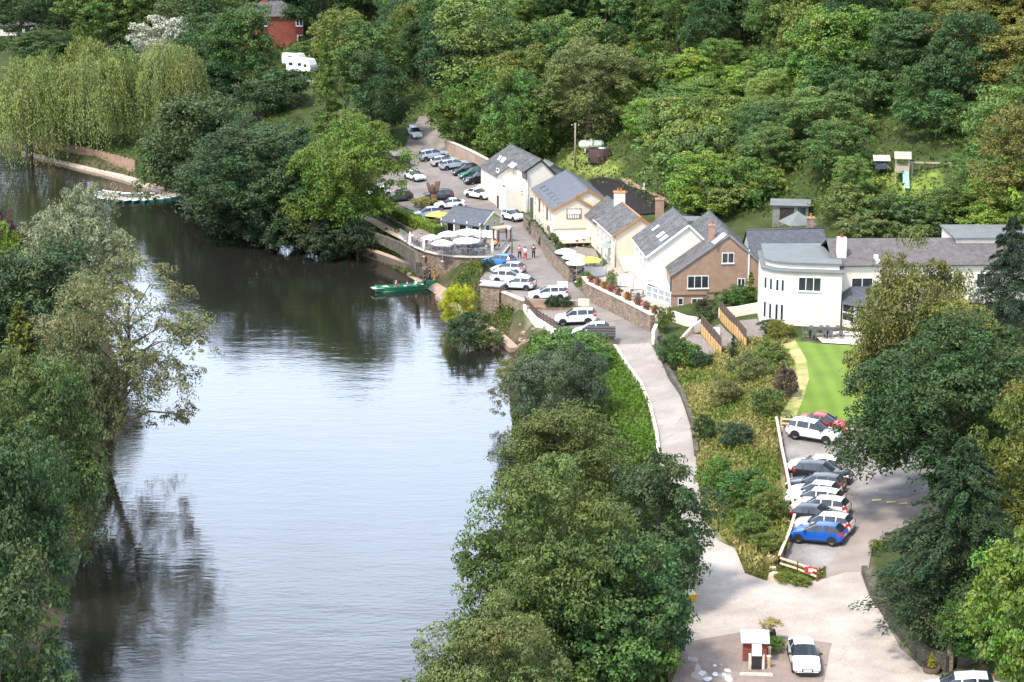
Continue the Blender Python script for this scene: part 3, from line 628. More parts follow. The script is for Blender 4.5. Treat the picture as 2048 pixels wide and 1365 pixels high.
# ---- the wooded hillside
EXC = [(1815,405,100),(1265,392,92),(1195,315,95),(1600,440,75),(1820,355,95),(545,95,110),(600,150,60),(20,80,70),(862,258,92)]
MARKS = [(60,20,'behind the static caravan'),(250,40,'behind the weeping willows'),(430,40,'beside the red brick house'),(640,60,'uphill of the motorhome'),(760,150,'inside the road bend'),(860,120,'above the road bend'),(980,60,'around the tall ash'),(960,230,'above the road retaining wall'),
 (1060,140,'above the whitewashed cottage'),(1180,50,'above the rounded olive tree'),(1110,260,'behind the gas tank'),(1290,250,'uphill of the round brown tank'),(1310,100,'high above the inn'),(1380,340,'behind the telegraph pole'),(1440,200,'above the cream house'),(1480,60,'high above the brick house'),
 (1490,350,'behind the brick house roof'),(1560,250,'uphill of the garden shed'),(1640,130,'high above the hotel chimney'),(1660,330,'between shed and playhouse'),(1690,420,'over the hotel ridge'),(1800,230,'behind the play tower'),(1830,420,'below the slide'),(1850,90,'high above the play tower'),(1930,330,'beside the swing frame'),(1990,150,'uphill of the swing frame'),(2020,450,'over the far end of the hotel'),(2000,40,'at the top corner of the hillside')]
def landmark(px, py): return min(MARKS, key=lambda m: (m[0] - px) ** 2 + ((m[1] - py) * 1.6) ** 2)[2]
def hillside():
    g = random.Random(21); out = []
    for iy in range(0, 60):
        for ix in range(-30, 22):
            x = ix * 7.4 + g.uniform(-2.6, 2.6) + (iy % 2) * 3.6; y = 190 + iy * 6.4 + g.uniform(-2.2, 2.2)
            P = np.array([[x, y]])
            if not inside(P, HILLPOLY)[0]: continue
            d = min(seg_dist(P, TOE[k], TOE[k + 1])[0] for k in range(len(TOE) - 1))
            z = z0(x, y); wv_ = y * CT - (z - HC) * ST; px = 1024 + F * x / wv_; py = 682.5 - F * (y * ST + (z - HC) * CT) / wv_
            if not (-90 < px < 2140 and 5 < py < 640): continue
            if any(abs(px - a) < r and abs(py - b) < r * .62 for a, b, r in EXC): continue
            out.append((x, y, z, px, py, d))
            if d < 30 and px > 1080: out.append((x + g.uniform(2.5, 4.5), y + g.uniform(-3, 3), z0(x + 3.5, y), px + 45, py, 99))
    todo = []
    for x, y, z, px, py, d in out:
        s = scale_at((x, y, z)); u = g.random()
        where = landmark(px, py)
        low = d < 26 and px > 1080
        if d == 99:
            k = 'shrub'; W = g.uniform(3, 5.5); Hh = W * g.uniform(.5, .8); c = g.choice([GB, GM, (.13, .16, .045), (.055, .10, .028), (.14, .175, .03)])
        elif low:
            k = g.choice(['shrub', 'shrub', 'broad', 'broad', 'tall']); W = g.uniform(6.5, 10); Hh = W * g.uniform(.65, 1.0)
            if k == 'tall': W *= .6; Hh *= 1.1
            c = g.choice([GB, GM, (.09, .145, .035), (.12, .165, .035), (.05, .095, .026), (.075, .12, .03), (.11, .175, .026)])
        elif px < 800 and d < 12:
            k = 'shrub'; W = g.uniform(5, 8); Hh = W * .6; c = g.choice([GM, GD, GO])
        else:
            k = g.choice(['broad', 'broad', 'tall', 'broad', 'fine', 'cone' if u < .35 else 'tall']); W = g.uniform(8.5, 12.5); Hh = g.uniform(10.5, 15)
            if k == 'cone': W *= .62
            if k == 'tall': W *= .8
            c = g.choice([GM, GD, GD, (.05, .095, .025), (.065, .115, .025), (.085, .145, .024), (.045, .085, .026), (.055, .105, .026), (.10, .125, .025)])
            if px > 1750 and g.random() < .3: c = (.14, .14, .03)
        f_ = g.uniform(.9, 1.25) * (1.2 if low or d == 99 else 1.05); c = tuple(q * f_ for q in c)
        lum = .3 * c[0] + .6 * c[1]; tone = 'yellowish green' if c[0] / c[1] > .85 else 'dark green' if lum < .055 else 'bright green' if lum > .1 else 'mid-green'
        nmk = {'shrub': 'bush', 'broad': 'rounded tree', 'fine': 'large spreading tree', 'tall': 'tall tree', 'cone': 'pointed conifer'}[k]
        todo.append((k, (x, y, z - .2), W, Hh, c, f'{tone} {nmk} {where}', px))
    from collections import Counter
    tot = Counter(t[5] for t in todo); cnt = Counter(); od = ['first', 'second', 'third', 'fourth', 'fifth', 'sixth', 'seventh', 'eighth', 'ninth', 'tenth', 'eleventh', 'twelfth']
    for k, p, W, Hh, c, lb, px in sorted(todo, key=lambda t: t[6]):
        i = cnt[lb]; cnt[lb] += 1; lab = lb if tot[lb] == 1 else f'{lb}, {od[i]} from the river'
        plant(k, p, W, Hh, c, lab, 'shrub' if k == 'shrub' else 'tree', 'trees and bushes of the wooded hillside')
    print('hillside', len(out))
hillside()
# ------------------------------------------------------------------ buildings
def onplane(px, py, p0, n):
    d = ray(px, py); o = np.array([0, 0, HC]); t = ((np.asarray(p0, float) - o) @ n) / (d @ n); return o + t * d
class Wall:
    """a vertical wall from A to B, A at the left hand seen from outside"""
    def __init__(s, A, B):
        s.A = np.array(A[:2], float); s.B = np.array(B[:2], float); d = s.B - s.A; s.L = np.hypot(*d); s.t = d / s.L; s.n = np.array([s.t[1], -s.t[0]])
    def sz(s, px, py):
        p = onplane(px, py, (*s.A, 0), np.array([*s.n, 0])); return (p[:2] - s.A) @ s.t, p[2]
    def pt(s, u, z, out=0.): q = s.A + s.t * u + s.n * out; return (q[0], q[1], z)
    def slab(s, b, u0, u1, z0_, z1, o0, o1):
        b.hexa([s.pt(u0, z0_, o1), s.pt(u1, z0_, o1), s.pt(u1, z0_, o0), s.pt(u0, z0_, o0)], [s.pt(u0, z1, o1), s.pt(u1, z1, o1), s.pt(u1, z1, o0), s.pt(u0, z1, o0)])
def window(root, wl, rect, cols=2, rows=1, fm=None, gm=None, name='window', sill=True, fw=.07, px=True):
    if px:
        u0, z1 = wl.sz((rect[0]), rect[1]); u1, z0_ = wl.sz(rect[2], rect[3])
        uu = sorted((u0, u1)); zz = sorted((z0_, z1)); u0, u1, z0_, z1 = *uu, *zz
    else: u0, z0_, u1, z1 = rect
    b = MB(); wl.slab(b, u0 + fw * .4, u1 - fw * .4, z0_ + fw * .4, z1 - fw * .4, -.05, .012); wn_ = b.build(name, gm or glass, root, True)
    f = MB()
    for (a, c, d, e) in ((u0, u1, z1 - fw, z1), (u0, u1, z0_, z0_ + fw), (u0, u0 + fw, z0_ + fw, z1 - fw), (u1 - fw, u1, z0_ + fw, z1 - fw)): wl.slab(f, a, c, d, e, -.04, .055)
    for k in range(1, cols): c = u0 + (u1 - u0) * k / cols; wl.slab(f, c - fw / 2, c + fw / 2, z0_ + fw, z1 - fw, -.03, .05)
    for k in range(1, rows): c = z0_ + (z1 - z0_) * k / rows; wl.slab(f, u0 + fw, u1 - fw, c - fw / 2, c + fw / 2, -.03, .045)
    f.build('frame', fm or whitep, wn_, True)
    if sill: q = MB(); wl.slab(q, u0 - .06, u1 + .06, z0_ - .07, z0_ - .003, -.03, .12); q.build('sill', fm or whitep, wn_, True)
    return wn_
def slab4(b, q, th):                                    # quad q (counter-clockwise from above) thickened downwards along its normal
    q = [np.array(p, float) for p in q]; n = np.cross(q[1] - q[0], q[3] - q[0]); n = n / np.linalg.norm(n); n = n if n[2] > 0 else -n
    return b.hexa([p - n * th for p in q], q)
class House:
    def __init__(s, name, label, p, wm, rm, over=.3, verge=.2, barge=None, fascia=None, cat='house', under=1.2, ridge=None):
        x0, y0, th, W, L, zb, zl, zr, zp, fr = p; s.p = p
        a = np.array([math.cos(th), math.sin(th)]); r = np.array([math.sin(th), -math.cos(th)]); O = np.array([x0, y0]); s.a, s.r = a, r
        s.NL, s.NR, s.FL, s.FR = O, O + r * W, O + a * L, O + r * W + a * L; s.NP, s.FP = O + r * W * fr, O + a * L + r * W * fr; s.zb, s.zl, s.zr, s.zp = zb, zl, zr, zp
        s.root = empty(name, (*O, zb), 0, label, cat)
        q = lambda c, z: (c[0], c[1], z); zz = zb - under; e = .03
        b = MB(); b.quad(q(s.NL, zz), q(s.NR, zz), q(s.NR, zr - e), q(s.NP, zp - e), q(s.NL, zl - e)); b.quad(q(s.FR, zz), q(s.FL, zz), q(s.FL, zl - e), q(s.FP, zp - e), q(s.FR, zr - e))
        b.quad(q(s.FL, zz), q(s.NL, zz), q(s.NL, zl - e), q(s.FL, zl - e)); b.quad(q(s.NR, zz), q(s.FR, zz), q(s.FR, zr - e), q(s.NR, zr - e))
        b.build('wall', wm, s.root, True)
        s.near, s.left, s.right = Wall(s.NL, s.NR), Wall(s.FL, s.NL), Wall(s.NR, s.FR)
        va = a * verge; dl = (zp - zl) / (W * fr); dr = (zp - zr) / (W * (1 - fr)); th_ = .11
        s.RL = [q(s.NL - r * over - va, zl - dl * over + th_), q(s.NP - va, zp + th_), q(s.FP + va, zp + th_), q(s.FL - r * over + va, zl - dl * over + th_)]
        s.RR = [q(s.NP - va, zp + th_), q(s.NR + r * over - va, zr - dr * over + th_), q(s.FR + r * over + va, zr - dr * over + th_), q(s.FP + va, zp + th_)]
        s.roof = slab4(MB(), s.RL, .1).build('roof', rm, s.root, True); slab4(MB(), s.RR, .1).build('roof', rm, s.root, True)
        MB().tube([q(s.NP - va, zp + th_ - .01), q(s.FP + va, zp + th_ - .01)], .09, 6).build('ridge_tiles', ridge or rm, s.root, True)
        if barge:
            for (c0, c1) in ((s.RL[0], s.RL[1]), (s.RR[1], s.RR[0])):
                b = MB(); n3 = np.array([*(-a * .025), 0]); b.bar(np.array(c0) + n3 - (0, 0, .14), np.array(c1) + n3 - (0, 0, .14), .05, .22); b.build('barge_board', barge, s.root, True)
        if fascia:
            for (c0, c1) in ((s.RL[0], s.RL[3]), (s.RR[1], s.RR[2])): MB().bar(np.array(c0) - (0, 0, .16), np.array(c1) - (0, 0, .16), .09, .1).build('gutter', fascia, s.root, True)
    def chimney(s, c, z0_, z1, w_=.8, m=None, pots=2, d=None, capm=None):
        ch = MB().cbox((c[0], c[1], (z0_ + z1) / 2), (w_, d or w_, z1 - z0_)).build('chimney', m or brick, s.root, True)
        b = MB(); b.cbox((c[0], c[1], z1 + .05), (w_ + .14, (d or w_) + .14, .14)); b.build('chimney_cap', capm or brick, ch, True)
        for k in range(pots): MB().lathe([(.13, 0), (.11, .4), (.14, .42), (.1, .44)], (c[0] + (k - (pots - 1) / 2) * .35, c[1], z1 + .12), 10).build('chimney_pot', pot, ch, True)
    def rooflight(s, px4, m=None, quad=None, up=.05):       # four pixels on the left-hand slope
        Q = quad or s.RL; p0 = np.array(Q[0]); n = np.cross(np.array(Q[1]) - p0, np.array(Q[3]) - p0); n /= np.linalg.norm(n); n = n if n[2] > 0 else -n
        c = [onplane(*p, p0 + n * up, n) for p in px4]; fr_ = [sum(c) / 4 + (k - sum(c) / 4) * 1.12 for k in c]
        if np.cross(c[1] - c[0], c[2] - c[0])[2] < 0: c, fr_ = c[::-1], fr_[::-1]
        o = slab4(MB(), [k + n * .015 for k in c], .06).build('roof_window', m or glassb, s.root, True); slab4(MB(), fr_, .07).build('frame', metalg, o, True)

# whitewashed cottage (nearest the upper car park)
c1 = House('cottage', 'whitewashed cottage with three roof windows beside the upper car park', (1.861,272.421,1.855,4.397,14.738,4.248,10.18,9.434,11.576,.503), white, slate2, barge=blackp, cat='house')
wg = MB()                                              # the wing under the long rear slope, with its balcony block
A_ = c1.NL + c1.a * 6.0; B_ = c1.FL; o2 = -c1.r * 2.3
ql = lambda c, z: (c[0], c[1], z)
zlow = 10.18 - (11.576 - 10.18) / (4.397 * .503) * 2.3
wg.hexa([ql(A_ + o2, 3), ql(A_, 3), ql(B_, 3), ql(B_ + o2, 3)], [ql(A_ + o2, zlow), ql(A_, 10.1), ql(B_, 10.1), ql(B_ + o2, zlow)]); wg.build('wing', white, c1.root, True)
e_ = c1.a * .2; dz_ = (11.576 - 10.18) / (4.397 * .503)
slab4(MB(), [ql(A_ + o2 - c1.r * .3 - e_, zlow - dz_ * .3 + .13), ql(A_ - e_ + c1.r * .25, 10.18 + dz_ * .25 + .13), ql(B_ + e_ + c1.r * .25, 10.18 + dz_ * .25 + .13), ql(B_ + o2 - c1.r * .3 + e_, zlow - dz_ * .3 + .13)], .1).build('roof', slate2, c1.root, True)
bl = MB(); p_ = c1.NL + c1.a * 1.2; p2 = c1.NL + c1.a * 6
bl.prism([p2 - c1.r * 2.5, p_ - c1.r * 2.5, p_ + c1.r * .05, p2 + c1.r * .05], 3, 7.5); bl.build('balcony_block', white, c1.root, True)
wb = Wall(p_ - c1.r * 2.5, p_); wl_ = Wall(B_ + o2, A_ + o2); wl2 = Wall(p2 - c1.r * 2.5, p_ - c1.r * 2.5)
for rc in ((993,336,998,346),): window(c1.root, wl_, rc, 1)
window(c1.root, wl_, (1005,368,1011,378), 1)
q = MB(); Wall(p2 - c1.r * 2.52, p_ - c1.r * 2.52).slab(q, .4, 1.5, 7.6, 9.3, -.3, .0); 
window(c1.root, c1.left, (1045, 338, 1053, 360), 1, fm=blackp, name='balcony_door', sill=False)
window(c1.root, wl2, (.5, 4.0, 1.4, 6.0), 1, fm=woodd, name='door', px=False, sill=False)
window(c1.root, c1.near, (1060,396,1066,424), 1, fm=metalg, gm=metalg, name='door', sill=False)
window(c1.root, wb, (1041,381,1046,386), 1)
for q4 in (((994,319),(1000,311),(1004,313),(998,321)), ((1000,323),(1007,314),(1013,317),(1005,326)), ((1016,332),(1024,324),(1034,329),(1025,337))): c1.rooflight(q4)
MB().tube([(*(c1.NL - c1.n if hasattr(c1, 'n') else c1.NL - c1.a * .06 + c1.r * .3), 3.5), (*(c1.NL - c1.a * .06 + c1.r * .3), 9.9)], .05, 6).build('drain_pipe', whitep, c1.root, True)
sh = House('outbuilding', 'small grey-roofed outbuilding behind the whitewashed cottage', (4.6,279.5,1.855,3.2,4,6,9.0,8.7,9.9,.4), metalg, leadroof, cat='outbuilding')

# the inn
c2 = House('inn', 'cream inn with long blue slate roof, sign board and awning', (5.239,249.592,1.723,6.8,15.585,3.926,9.042,10.014,11.297,.659), cream, slate, barge=orangew, fascia=orangew, cat='inn')
P2 = c2.NL - c2.a * .5; gw = 5.0                        # shallow projecting front gable
fm_ = c2.r * gw * .56; zpk = 9.042 + (11.297 - 9.042) / (6.8 * .659) * gw * .56
b = MB(); b.hexa([ql(P2, 6.4), ql(P2 + c2.r * gw, 6.4), ql(P2 + c2.r * gw + c2.a * .5, 6.4), ql(P2 + c2.a * .5, 6.4)], [ql(P2, 9.03), ql(P2 + c2.r * gw, 9.1), ql(P2 + c2.r * gw + c2.a * .5, 9.1), ql(P2 + c2.a * .5, 9.03)])
b.add([ql(P2, 9.03), ql(P2 + c2.r * gw, 9.1), ql(P2 + fm_, zpk - .05), ql(P2 + c2.a * .48, 9.03), ql(P2 + c2.r * gw + c2.a * .48, 9.1), ql(P2 + fm_ + c2.a * .48, zpk - .05)], [(0, 1, 2), (1, 4, 5, 2), (0, 2, 5, 3)])
b.build('front_gable', cream, c2.root, True)
dl_ = (11.297 - 9.042) / (6.8 * .659)
slab4(MB(), [ql(P2 - c2.r * .3 - c2.a * .2, 9.042 - dl_ * .3 + .112), ql(P2 + fm_ - c2.a * .2, zpk + .112), ql(P2 + fm_ + c2.a * .32, zpk + .112), ql(P2 - c2.r * .3 + c2.a * .32, 9.042 - dl_ * .3 + .112)], .1).build('roof', slate, c2.root, True)
slab4(MB(), [ql(P2 + fm_ - c2.a * .2, zpk + .112), ql(P2 + c2.r * (gw + .2) - c2.a * .2, 9.1), ql(P2 + c2.r * (gw + .2) + c2.a * .45, 9.1), ql(P2 + fm_ + c2.a * .45, zpk + .112)], .1).build('roof', slate, c2.root, True)
for u_, v_ in ((P2 - c2.r * .3, P2 + fm_), (P2 + c2.r * (gw + .2), P2 + fm_)):
    z1_ = 9.042 - dl_ * .3 if u_[0] < v_[0] else 9.0
    MB().bar(ql(u_ - c2.a * .23, z1_ - .03), ql(v_ - c2.a * .23, zpk - .03), .05, .2).build('barge_board', orangew, c2.root, True)
gf = Wall(P2, P2 + c2.r * gw)
sg = MB(); u0, z1 = gf.sz(1133, 418); u1, z0_ = gf.sz(1163, 438); gf.slab(sg, u0, u1, z0_, z1, .01, .06); sgo = sg.build('name_board', mat('sign_brown', (.2, .13, .1), .7), c2.root, True)
q = MB(); gf.slab(q, u0 + .12, u1 - .12, z0_ + (z1 - z0_) * .45, z1 - .1, .061, .075); q.build('sign_panel', mat('sign_pale', (.6, .58, .55), .6, .5, 9), sgo, True)
q = MB()
for k in range(5): gf.slab(q, u0 + .2 + k * .3, u0 + .36 + k * .3, z0_ + .12, z0_ + (z1 - z0_) * .38, .061, .075)
q.build('sign_panel', whitep, sgo, True)
q = MB(); gf.slab(q, -.1, gw + .1, 6.35, 6.5, -.02, .12); q.build('string_course', metalg, c2.root, True)
for k in range(6):
    x_ = 1077 + k * 6.7; y_ = 377 + k * 6.2; c2.rooflight(((x_, y_), (x_ + 14, y_ - 7), (x_ + 16.5, y_ - 5), (x_ + 2.5, y_ + 2.2)), m=mat('solar_glass', (.05, .055, .07), .25, .1))
for k, u in enumerate((1.6, 4.6, 7.6, 10.6, 13.4)):
    window(c2.root, c2.left, (u, 6.9, u + .9, 8.5), 1, 2, px=False, fm=woodd if k % 2 else whitep); window(c2.root, c2.left, (u, 4.5, u + .9, 5.9), 1, 2, px=False)
hs = MB(); c2.left.slab(hs, 12.0, 13.0, 5.6, 6.3, .1, .2); hs.build('hanging_sign', mat('sign_brown'), c2.root, True)
# awning and the open bar front under it
def awning_(name, label, A, B, out, z1, z0_, m=awning, root=None):
    A = np.array(A); B = np.array(B); t = (B - A) / np.hypot(*(B - A)); n = np.array([t[1], -t[0]])
    r = empty(name, (*A, z0_ - 2), 0, label, 'awning'); pq = [ql(A + n * out, z0_), ql(B + n * out, z0_), ql(B, z1), ql(A, z1)]
    slab4(MB(), pq, .04).build('cloth', m, r, True); MB().bar(ql(A + n * out, z0_ - .04), ql(B + n * out, z0_ - .04), .07, .14).build('front_bar', m, r, True)
    for c in (A + t * .3, B - t * .3): MB().bar(ql(c + n * .02, z1 - .7), ql(c + n * (out - .1), z0_ - .08), .04).build('arm', metalg, r, True)
    MB().bar(ql(A, z1 + .06), ql(B, z1 + .06), .16, .16).build('cassette', m, r, True)
    return r
awning_('awning', 'wide cream awning over the bar front of the inn', P2 - c2.a * .06, P2 + c2.r * gw - c2.a * .06, 3.2, 6.2, 5.35)
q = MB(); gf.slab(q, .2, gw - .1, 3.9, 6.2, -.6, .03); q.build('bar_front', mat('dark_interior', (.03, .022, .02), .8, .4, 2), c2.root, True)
for k in range(5): q = MB(); gf.slab(q, .3 + k * 1.1, .42 + k * 1.1, 3.9, 6.3, .0, .1); q.build('post', woodd, c2.root, True)

# cream house in the middle of the row
c3 = House('cream_house', 'cream gabled house with orange verge between the inn and the white house', (12.16,233.198,1.733,4.375,11.016,4.4,8.839,9.919,10.788,.715), cream, slate2, barge=orangew, fascia=whitep, ridge=pot)
cc = G(1238, 409, 10.3); c3.chimney(G(1238, 400, 10.9)[:2] + np.array([0, -1.0]), 9.6, 12.0, 1.35, whitep and white, 2, 1.0, capm=pot)
for u in (1.2, 3.6, 6.0, 8.4): window(c3.root, c3.left, (u, 6.6, u + .9, 8.0), 1, 2, px=False); window(c3.root, c3.left, (u, 4.4, u + .9, 5.7), 1, 2, px=False)
MB().tube([ql(c3.NL - c3.a * .06 + c3.r * .1, 4), ql(c3.NL - c3.a * .06 + c3.r * .1, 8.8)], .05, 6).build('drain_pipe', metalg, c3.root, True)
awning_('awning', 'cream awning on the gable of the cream house over the flower terrace', c3.NL - c3.a * .1 + c3.r * .4, c3.NR - c3.a * .1, 3.6, 6.3, 5.2)
c3b = House('rear_range', 'low slate-roofed range with orange fascia behind the cream house', (16.9,236.5,1.2,4.6,11,5,8.6,9.2,10.0,.5), cream, slate2, fascia=orangew, cat='outbuilding')
c3b.chimney(G(1319, 425, 10)[:2], 9, 11.6, 1.0, brick, 1)
c3c = House('link_range', 'dark slate roof between the inn and the cream house', (10.4,243.6,1.733,4.6,6.5,4.4,8.3,9.2,10.4,.6), cream, slate2, cat='outbuilding')

# white house with two-storey wall of windows
c4 = House('white_house', 'white house with steep weathered slate roof and three roof windows', (15.203,218.751,1.66,8.365,10.523,4.4,9.315,9,12.677,.536), white, slate2, fascia=whitep, barge=whitep)
for k, u in enumerate((2.0, 5.0, 8.0)): window(c4.root, c4.left, (u, 7.2, u + .95, 8.8), 1, 2, px=False, fm=whitep, gm=mat('rosy_glass', (.12, .09, .1), .15, .3))
for q4 in (((1303,460),(1316,450),(1319,452),(1306,462)), ((1312,473),(1326,463),(1330,466),(1317,476)), ((1318,480),(1332,470),(1337,473),(1323,483))): c4.rooflight(q4)
q = MB(); c4.near.slab(q, -.05, 2.3, 6.5, 6.65, 0, .12); q.build('string_course', whitep, c4.root, True)
lt = c4.left; r_ = empty('glazed_lean_to', (*c4.NL, 4.3), 0, 'white glazed lean-to at the foot of the white house', 'conservatory')
A = c4.NL - c4.a * 4.2 + c4.r * 1.9; B = c4.NL - c4.a * .1 - c4.r * .2; C_ = c4.NL - c4.a * .1 + c4.r * 2.2; D = c4.NL - c4.a * 4.2 + c4.r * 2.2
MB().prism([B, A, D, C_], 3.4, 4.6).build('base_wall', white, r_, True)
slab4(MB(), [ql(B, 6.3), ql(A, 5.9), ql(D, 6.2), ql(C_, 6.6)], .08).build('roof', whitep, r_, True)
wl_ = Wall(B, A)
for k in range(4): window(r_, wl_, (.1 + k * wl_.L / 4, 4.65, .02 + (k + 1) * wl_.L / 4, 5.95), 1, 2, px=False, gm=mat('pale_glass', (.3, .33, .33), .1, .3), sill=False)

# brick house
c5 = House('brick_house', 'buff brick house with wide gable and long mossy slate roof', (17.542,214.698,1.626,9.933,14.134,4.108,8.007,9.146,12.378,.623), brick, slate2, over=.2, verge=.12, barge=metalg)
window(c5.root, c5.near, (1375,552,1417,577), 3); window(c5.root, c5.near, (1444,506,1468,527), 2); window(c5.root, c5.near, (1383,597,1405,612), 2); window(c5.root, c5.near, (1475,557,1490,577), 2)
window(c5.root, c5.near, (1356,596,1366,624), 1, 2, name='door', sill=False)
q = MB(); u0, zz = c5.near.sz(1343, 590); u1, _ = c5.near.sz(1413, 590); c5.near.slab(q, u0, u1, zz - .08, zz + .02, 0, .1); u2, z2 = c5.near.sz(1475, 584); c5.near.slab(q, u1, u2, z2 - .06, z2 + .04, 0, .1); q.build('string_course', mat('dark_brick', (.16, .1, .08)), c5.root, True)
q = MB(); u3, z3 = c5.near.sz(1497, 500); c5.near.slab(q, u3, u3 + .14, 6.5, z3, 0, .1); q.build('drain_pipe', whitep, c5.root, True)
c5.chimney(onplane(1423, 478, c5.RL[0], np.cross(np.array(c5.RL[1]) - c5.RL[0], np.array(c5.RL[3]) - c5.RL[0]))[:2], 9.5, 12.9, .6, mat('pinkish_brick', (.38, .22, .15), .85, .1, kind='brick', color2=(.3, .17, .12)), 1)
for q4 in (((1383,475),(1390,469),(1394,472),(1387,478)), ((1383,487),(1396,479),(1400,482),(1387,490)), ((1423,484),(1446,466),(1452,470),(1430,488))): c5.rooflight(q4)
MB().tube([ql(c5.NL - c5.r * .08 + c5.a * .2, 3.6), ql(c5.NL - c5.r * .08 + c5.a * .2, 7.9)], .09, 6).build('drain_pipe', blackp, c5.root, True)
c5b = House('brick_annexe', 'long dark slate annexe with green gable behind the brick house', (26.0,221.5,.12,4.5,8.5,5,9.6,9.6,12.0,.5), mat('pale_green_render', (.42, .5, .42), .85, .06), slate3, cat='outbuilding')
c5b.chimney((33.5, 220.9), 11, 13.1, .8, stone, 1)
# flat-roofed rear block peeping over the valley between the two slate roofs
r_ = empty('flat_block', (20.8, 229.5, 6), 0, 'small flat-roofed white block behind the two slate roofs', 'outbuilding')
MB().box((19.5, 229.5, 6), (23.0, 232, 11.0)).build('wall', white, r_, True); MB().box((19.3, 229.3, 11.0), (23.2, 232.2, 11.25)).build('roof', leadroof, r_, True)
window(r_, Wall((19.5, 229.5), (23, 229.5)), (.5, 9.6, 2.9, 10.7), 2, px=False)

# hotel
hr = empty('hotel', (*G(1575, 655, 6.5)[:2], 6.5), 0, 'white hotel with bowed flat-roofed wing and slate-roofed main block', 'hotel')
A = G(1572, 654, 6.5)[:2]; B = G(1680, 658, 6.5)[:2]; E1 = G(1543, 651, 6.5)[:2]; E2 = G(1522, 645, 6.5)[:2]; D2 = E2 + np.array([.6, 8.]); D1 = B + np.array([1.5, 11.])
wf = Wall(A, B); zt = wf.sz(1625, 547)[1]
poly = [A, B, D1, D2, E2, E1]
MB().prism(poly, 5.2, zt).build('wing_wall', hotelw, hr, True)
cpt = np.mean(poly, 0); big = [cpt + (np.array(p) - cpt) * 1.05 for p in poly]; MB().prism(big, zt, zt + .18).build('ledge_roof', leadroof, hr, True)
# the flat roof: a wide low slab rising to the parapet
sml = [cpt + (np.array(p) - cpt) * .93 + np.array([.2, .9]) for p in poly]; MB().prism(sml, zt + .18, zt + .62).build('parapet', hotelw, hr, True)
sm2 = [cpt + (np.array(p) - cpt) * .98 + np.array([.2, .9]) for p in poly]; MB().prism(sm2, zt + .622, zt + .84).build('flat_roof', leadroof, hr, True)
window(hr, wf, (1597,554,1642,584), 3)
for wl_, us in ((Wall(E1, A), ((.3, .9), (1.15, 1.75))), (Wall(E2, E1), ((.3, 1.0), (1.5, 2.2)))):
    L_ = wl_.L
    for u0, u1 in us:
        u0, u1 = u0 / 2.1 * L_ * .9 + .1, u1 / 2.1 * L_ * .9 + .1
        window(hr, wl_, (u0, zt - 2.0, u1, zt - .75), 1, px=False, sill=False); window(hr, wl_, (u0, zt - 5.0, u1, zt - 3.3), 1, px=False, sill=False)
q = MB(); wf.slab(q, .6, wf.L - .3, 5.6, 6.62, 0, .05); q.build('plinth', blackp, hr, True)
M1 = np.array([B[0] - .3, B[1] + 2.6]); M2 = M1 + np.array([30., 1.2]); wm_ = Wall(M1, M2); zm = wm_.sz(1720, 531)[1]
MB().prism([M1, M2, M2 + np.array([-.4, 9.]), M1 + np.array([-.4, 9.])], 5.4, zm).build('main_wall', hotelw, hr, True)
Rg = np.array([0, 4.6]); za = zm + .03; zrg = zm + 1.9
slab4(MB(), [ql(M1 + (-.3, -.4), za), ql(M2 + (.3, -.4), za), ql(M2 + (.3, 4.5), zrg), ql(M1 + (-.3, 4.5), zrg)], .1).build('roof', browntile, hr, True)
slab4(MB(), [ql(M1 + (-.3, 4.5), zrg), ql(M2 + (.3, 4.5), zrg), ql(M2 + (.3, 9.4), za), ql(M1 + (-.3, 9.4), za)], .1).build('roof', browntile, hr, True)
b = MB(); b.add([ql(M1 + (-.02, 0), zm), ql(M1 + (-.02, 9), zm), ql(M1 + (-.02, 4.5), zrg - .12)], [(0, 2, 1), (0, 1, 2)]); b.build('gable', hotelw, hr, True)
window(hr, wm_, (1703,556,1745,586), 2)
window(hr, wm_, (9.5, zm - 2.4, 12, zm - .9), 3, px=False); window(hr, wm_, (14.5, zm - 2.4, 17, zm - .9), 3, px=False); window(hr, wm_, (20, zm - 5.4, 22.5, zm - 3.4), 3, px=False)
ch = G(1684, 512, zm + .8)[:2]; c_ = MB().cbox((ch[0], ch[1] + .5, zm + 1.3), (.9, .9, 2.6)).build('chimney', hotelw, hr, True); MB().lathe([(.18, 0), (.16, .4), (.18, .42), (.1, .43)], (ch[0], ch[1] + .5, zm + 2.6), 10).build('chimney_pot', redbrick, c_, True)
for px_, py_ in ((1752, 516), (1755, 525)): e = G(px_, py_, zm + .8); MB().cbox((e[0], e[1], e[2] + .1), (.4, .4, .35)).build('roof_vent', whitep, hr, True)
# second storey block further along
M3 = M1 + np.array([13., 4.]); MB().prism([M3, M3 + (16, .5), M3 + (16, 7), M3 + (0, 7)], 6, zm + 1.9).build('rear_block', hotelw, hr, True)
MB().prism([M3 + (-.2, -.2), M3 + (16.2, .3), M3 + (16.2, 7.2), M3 + (-.2, 7.2)], zm + 1.9, zm + 2.1).build('flat_roof', leadroof, hr, True)
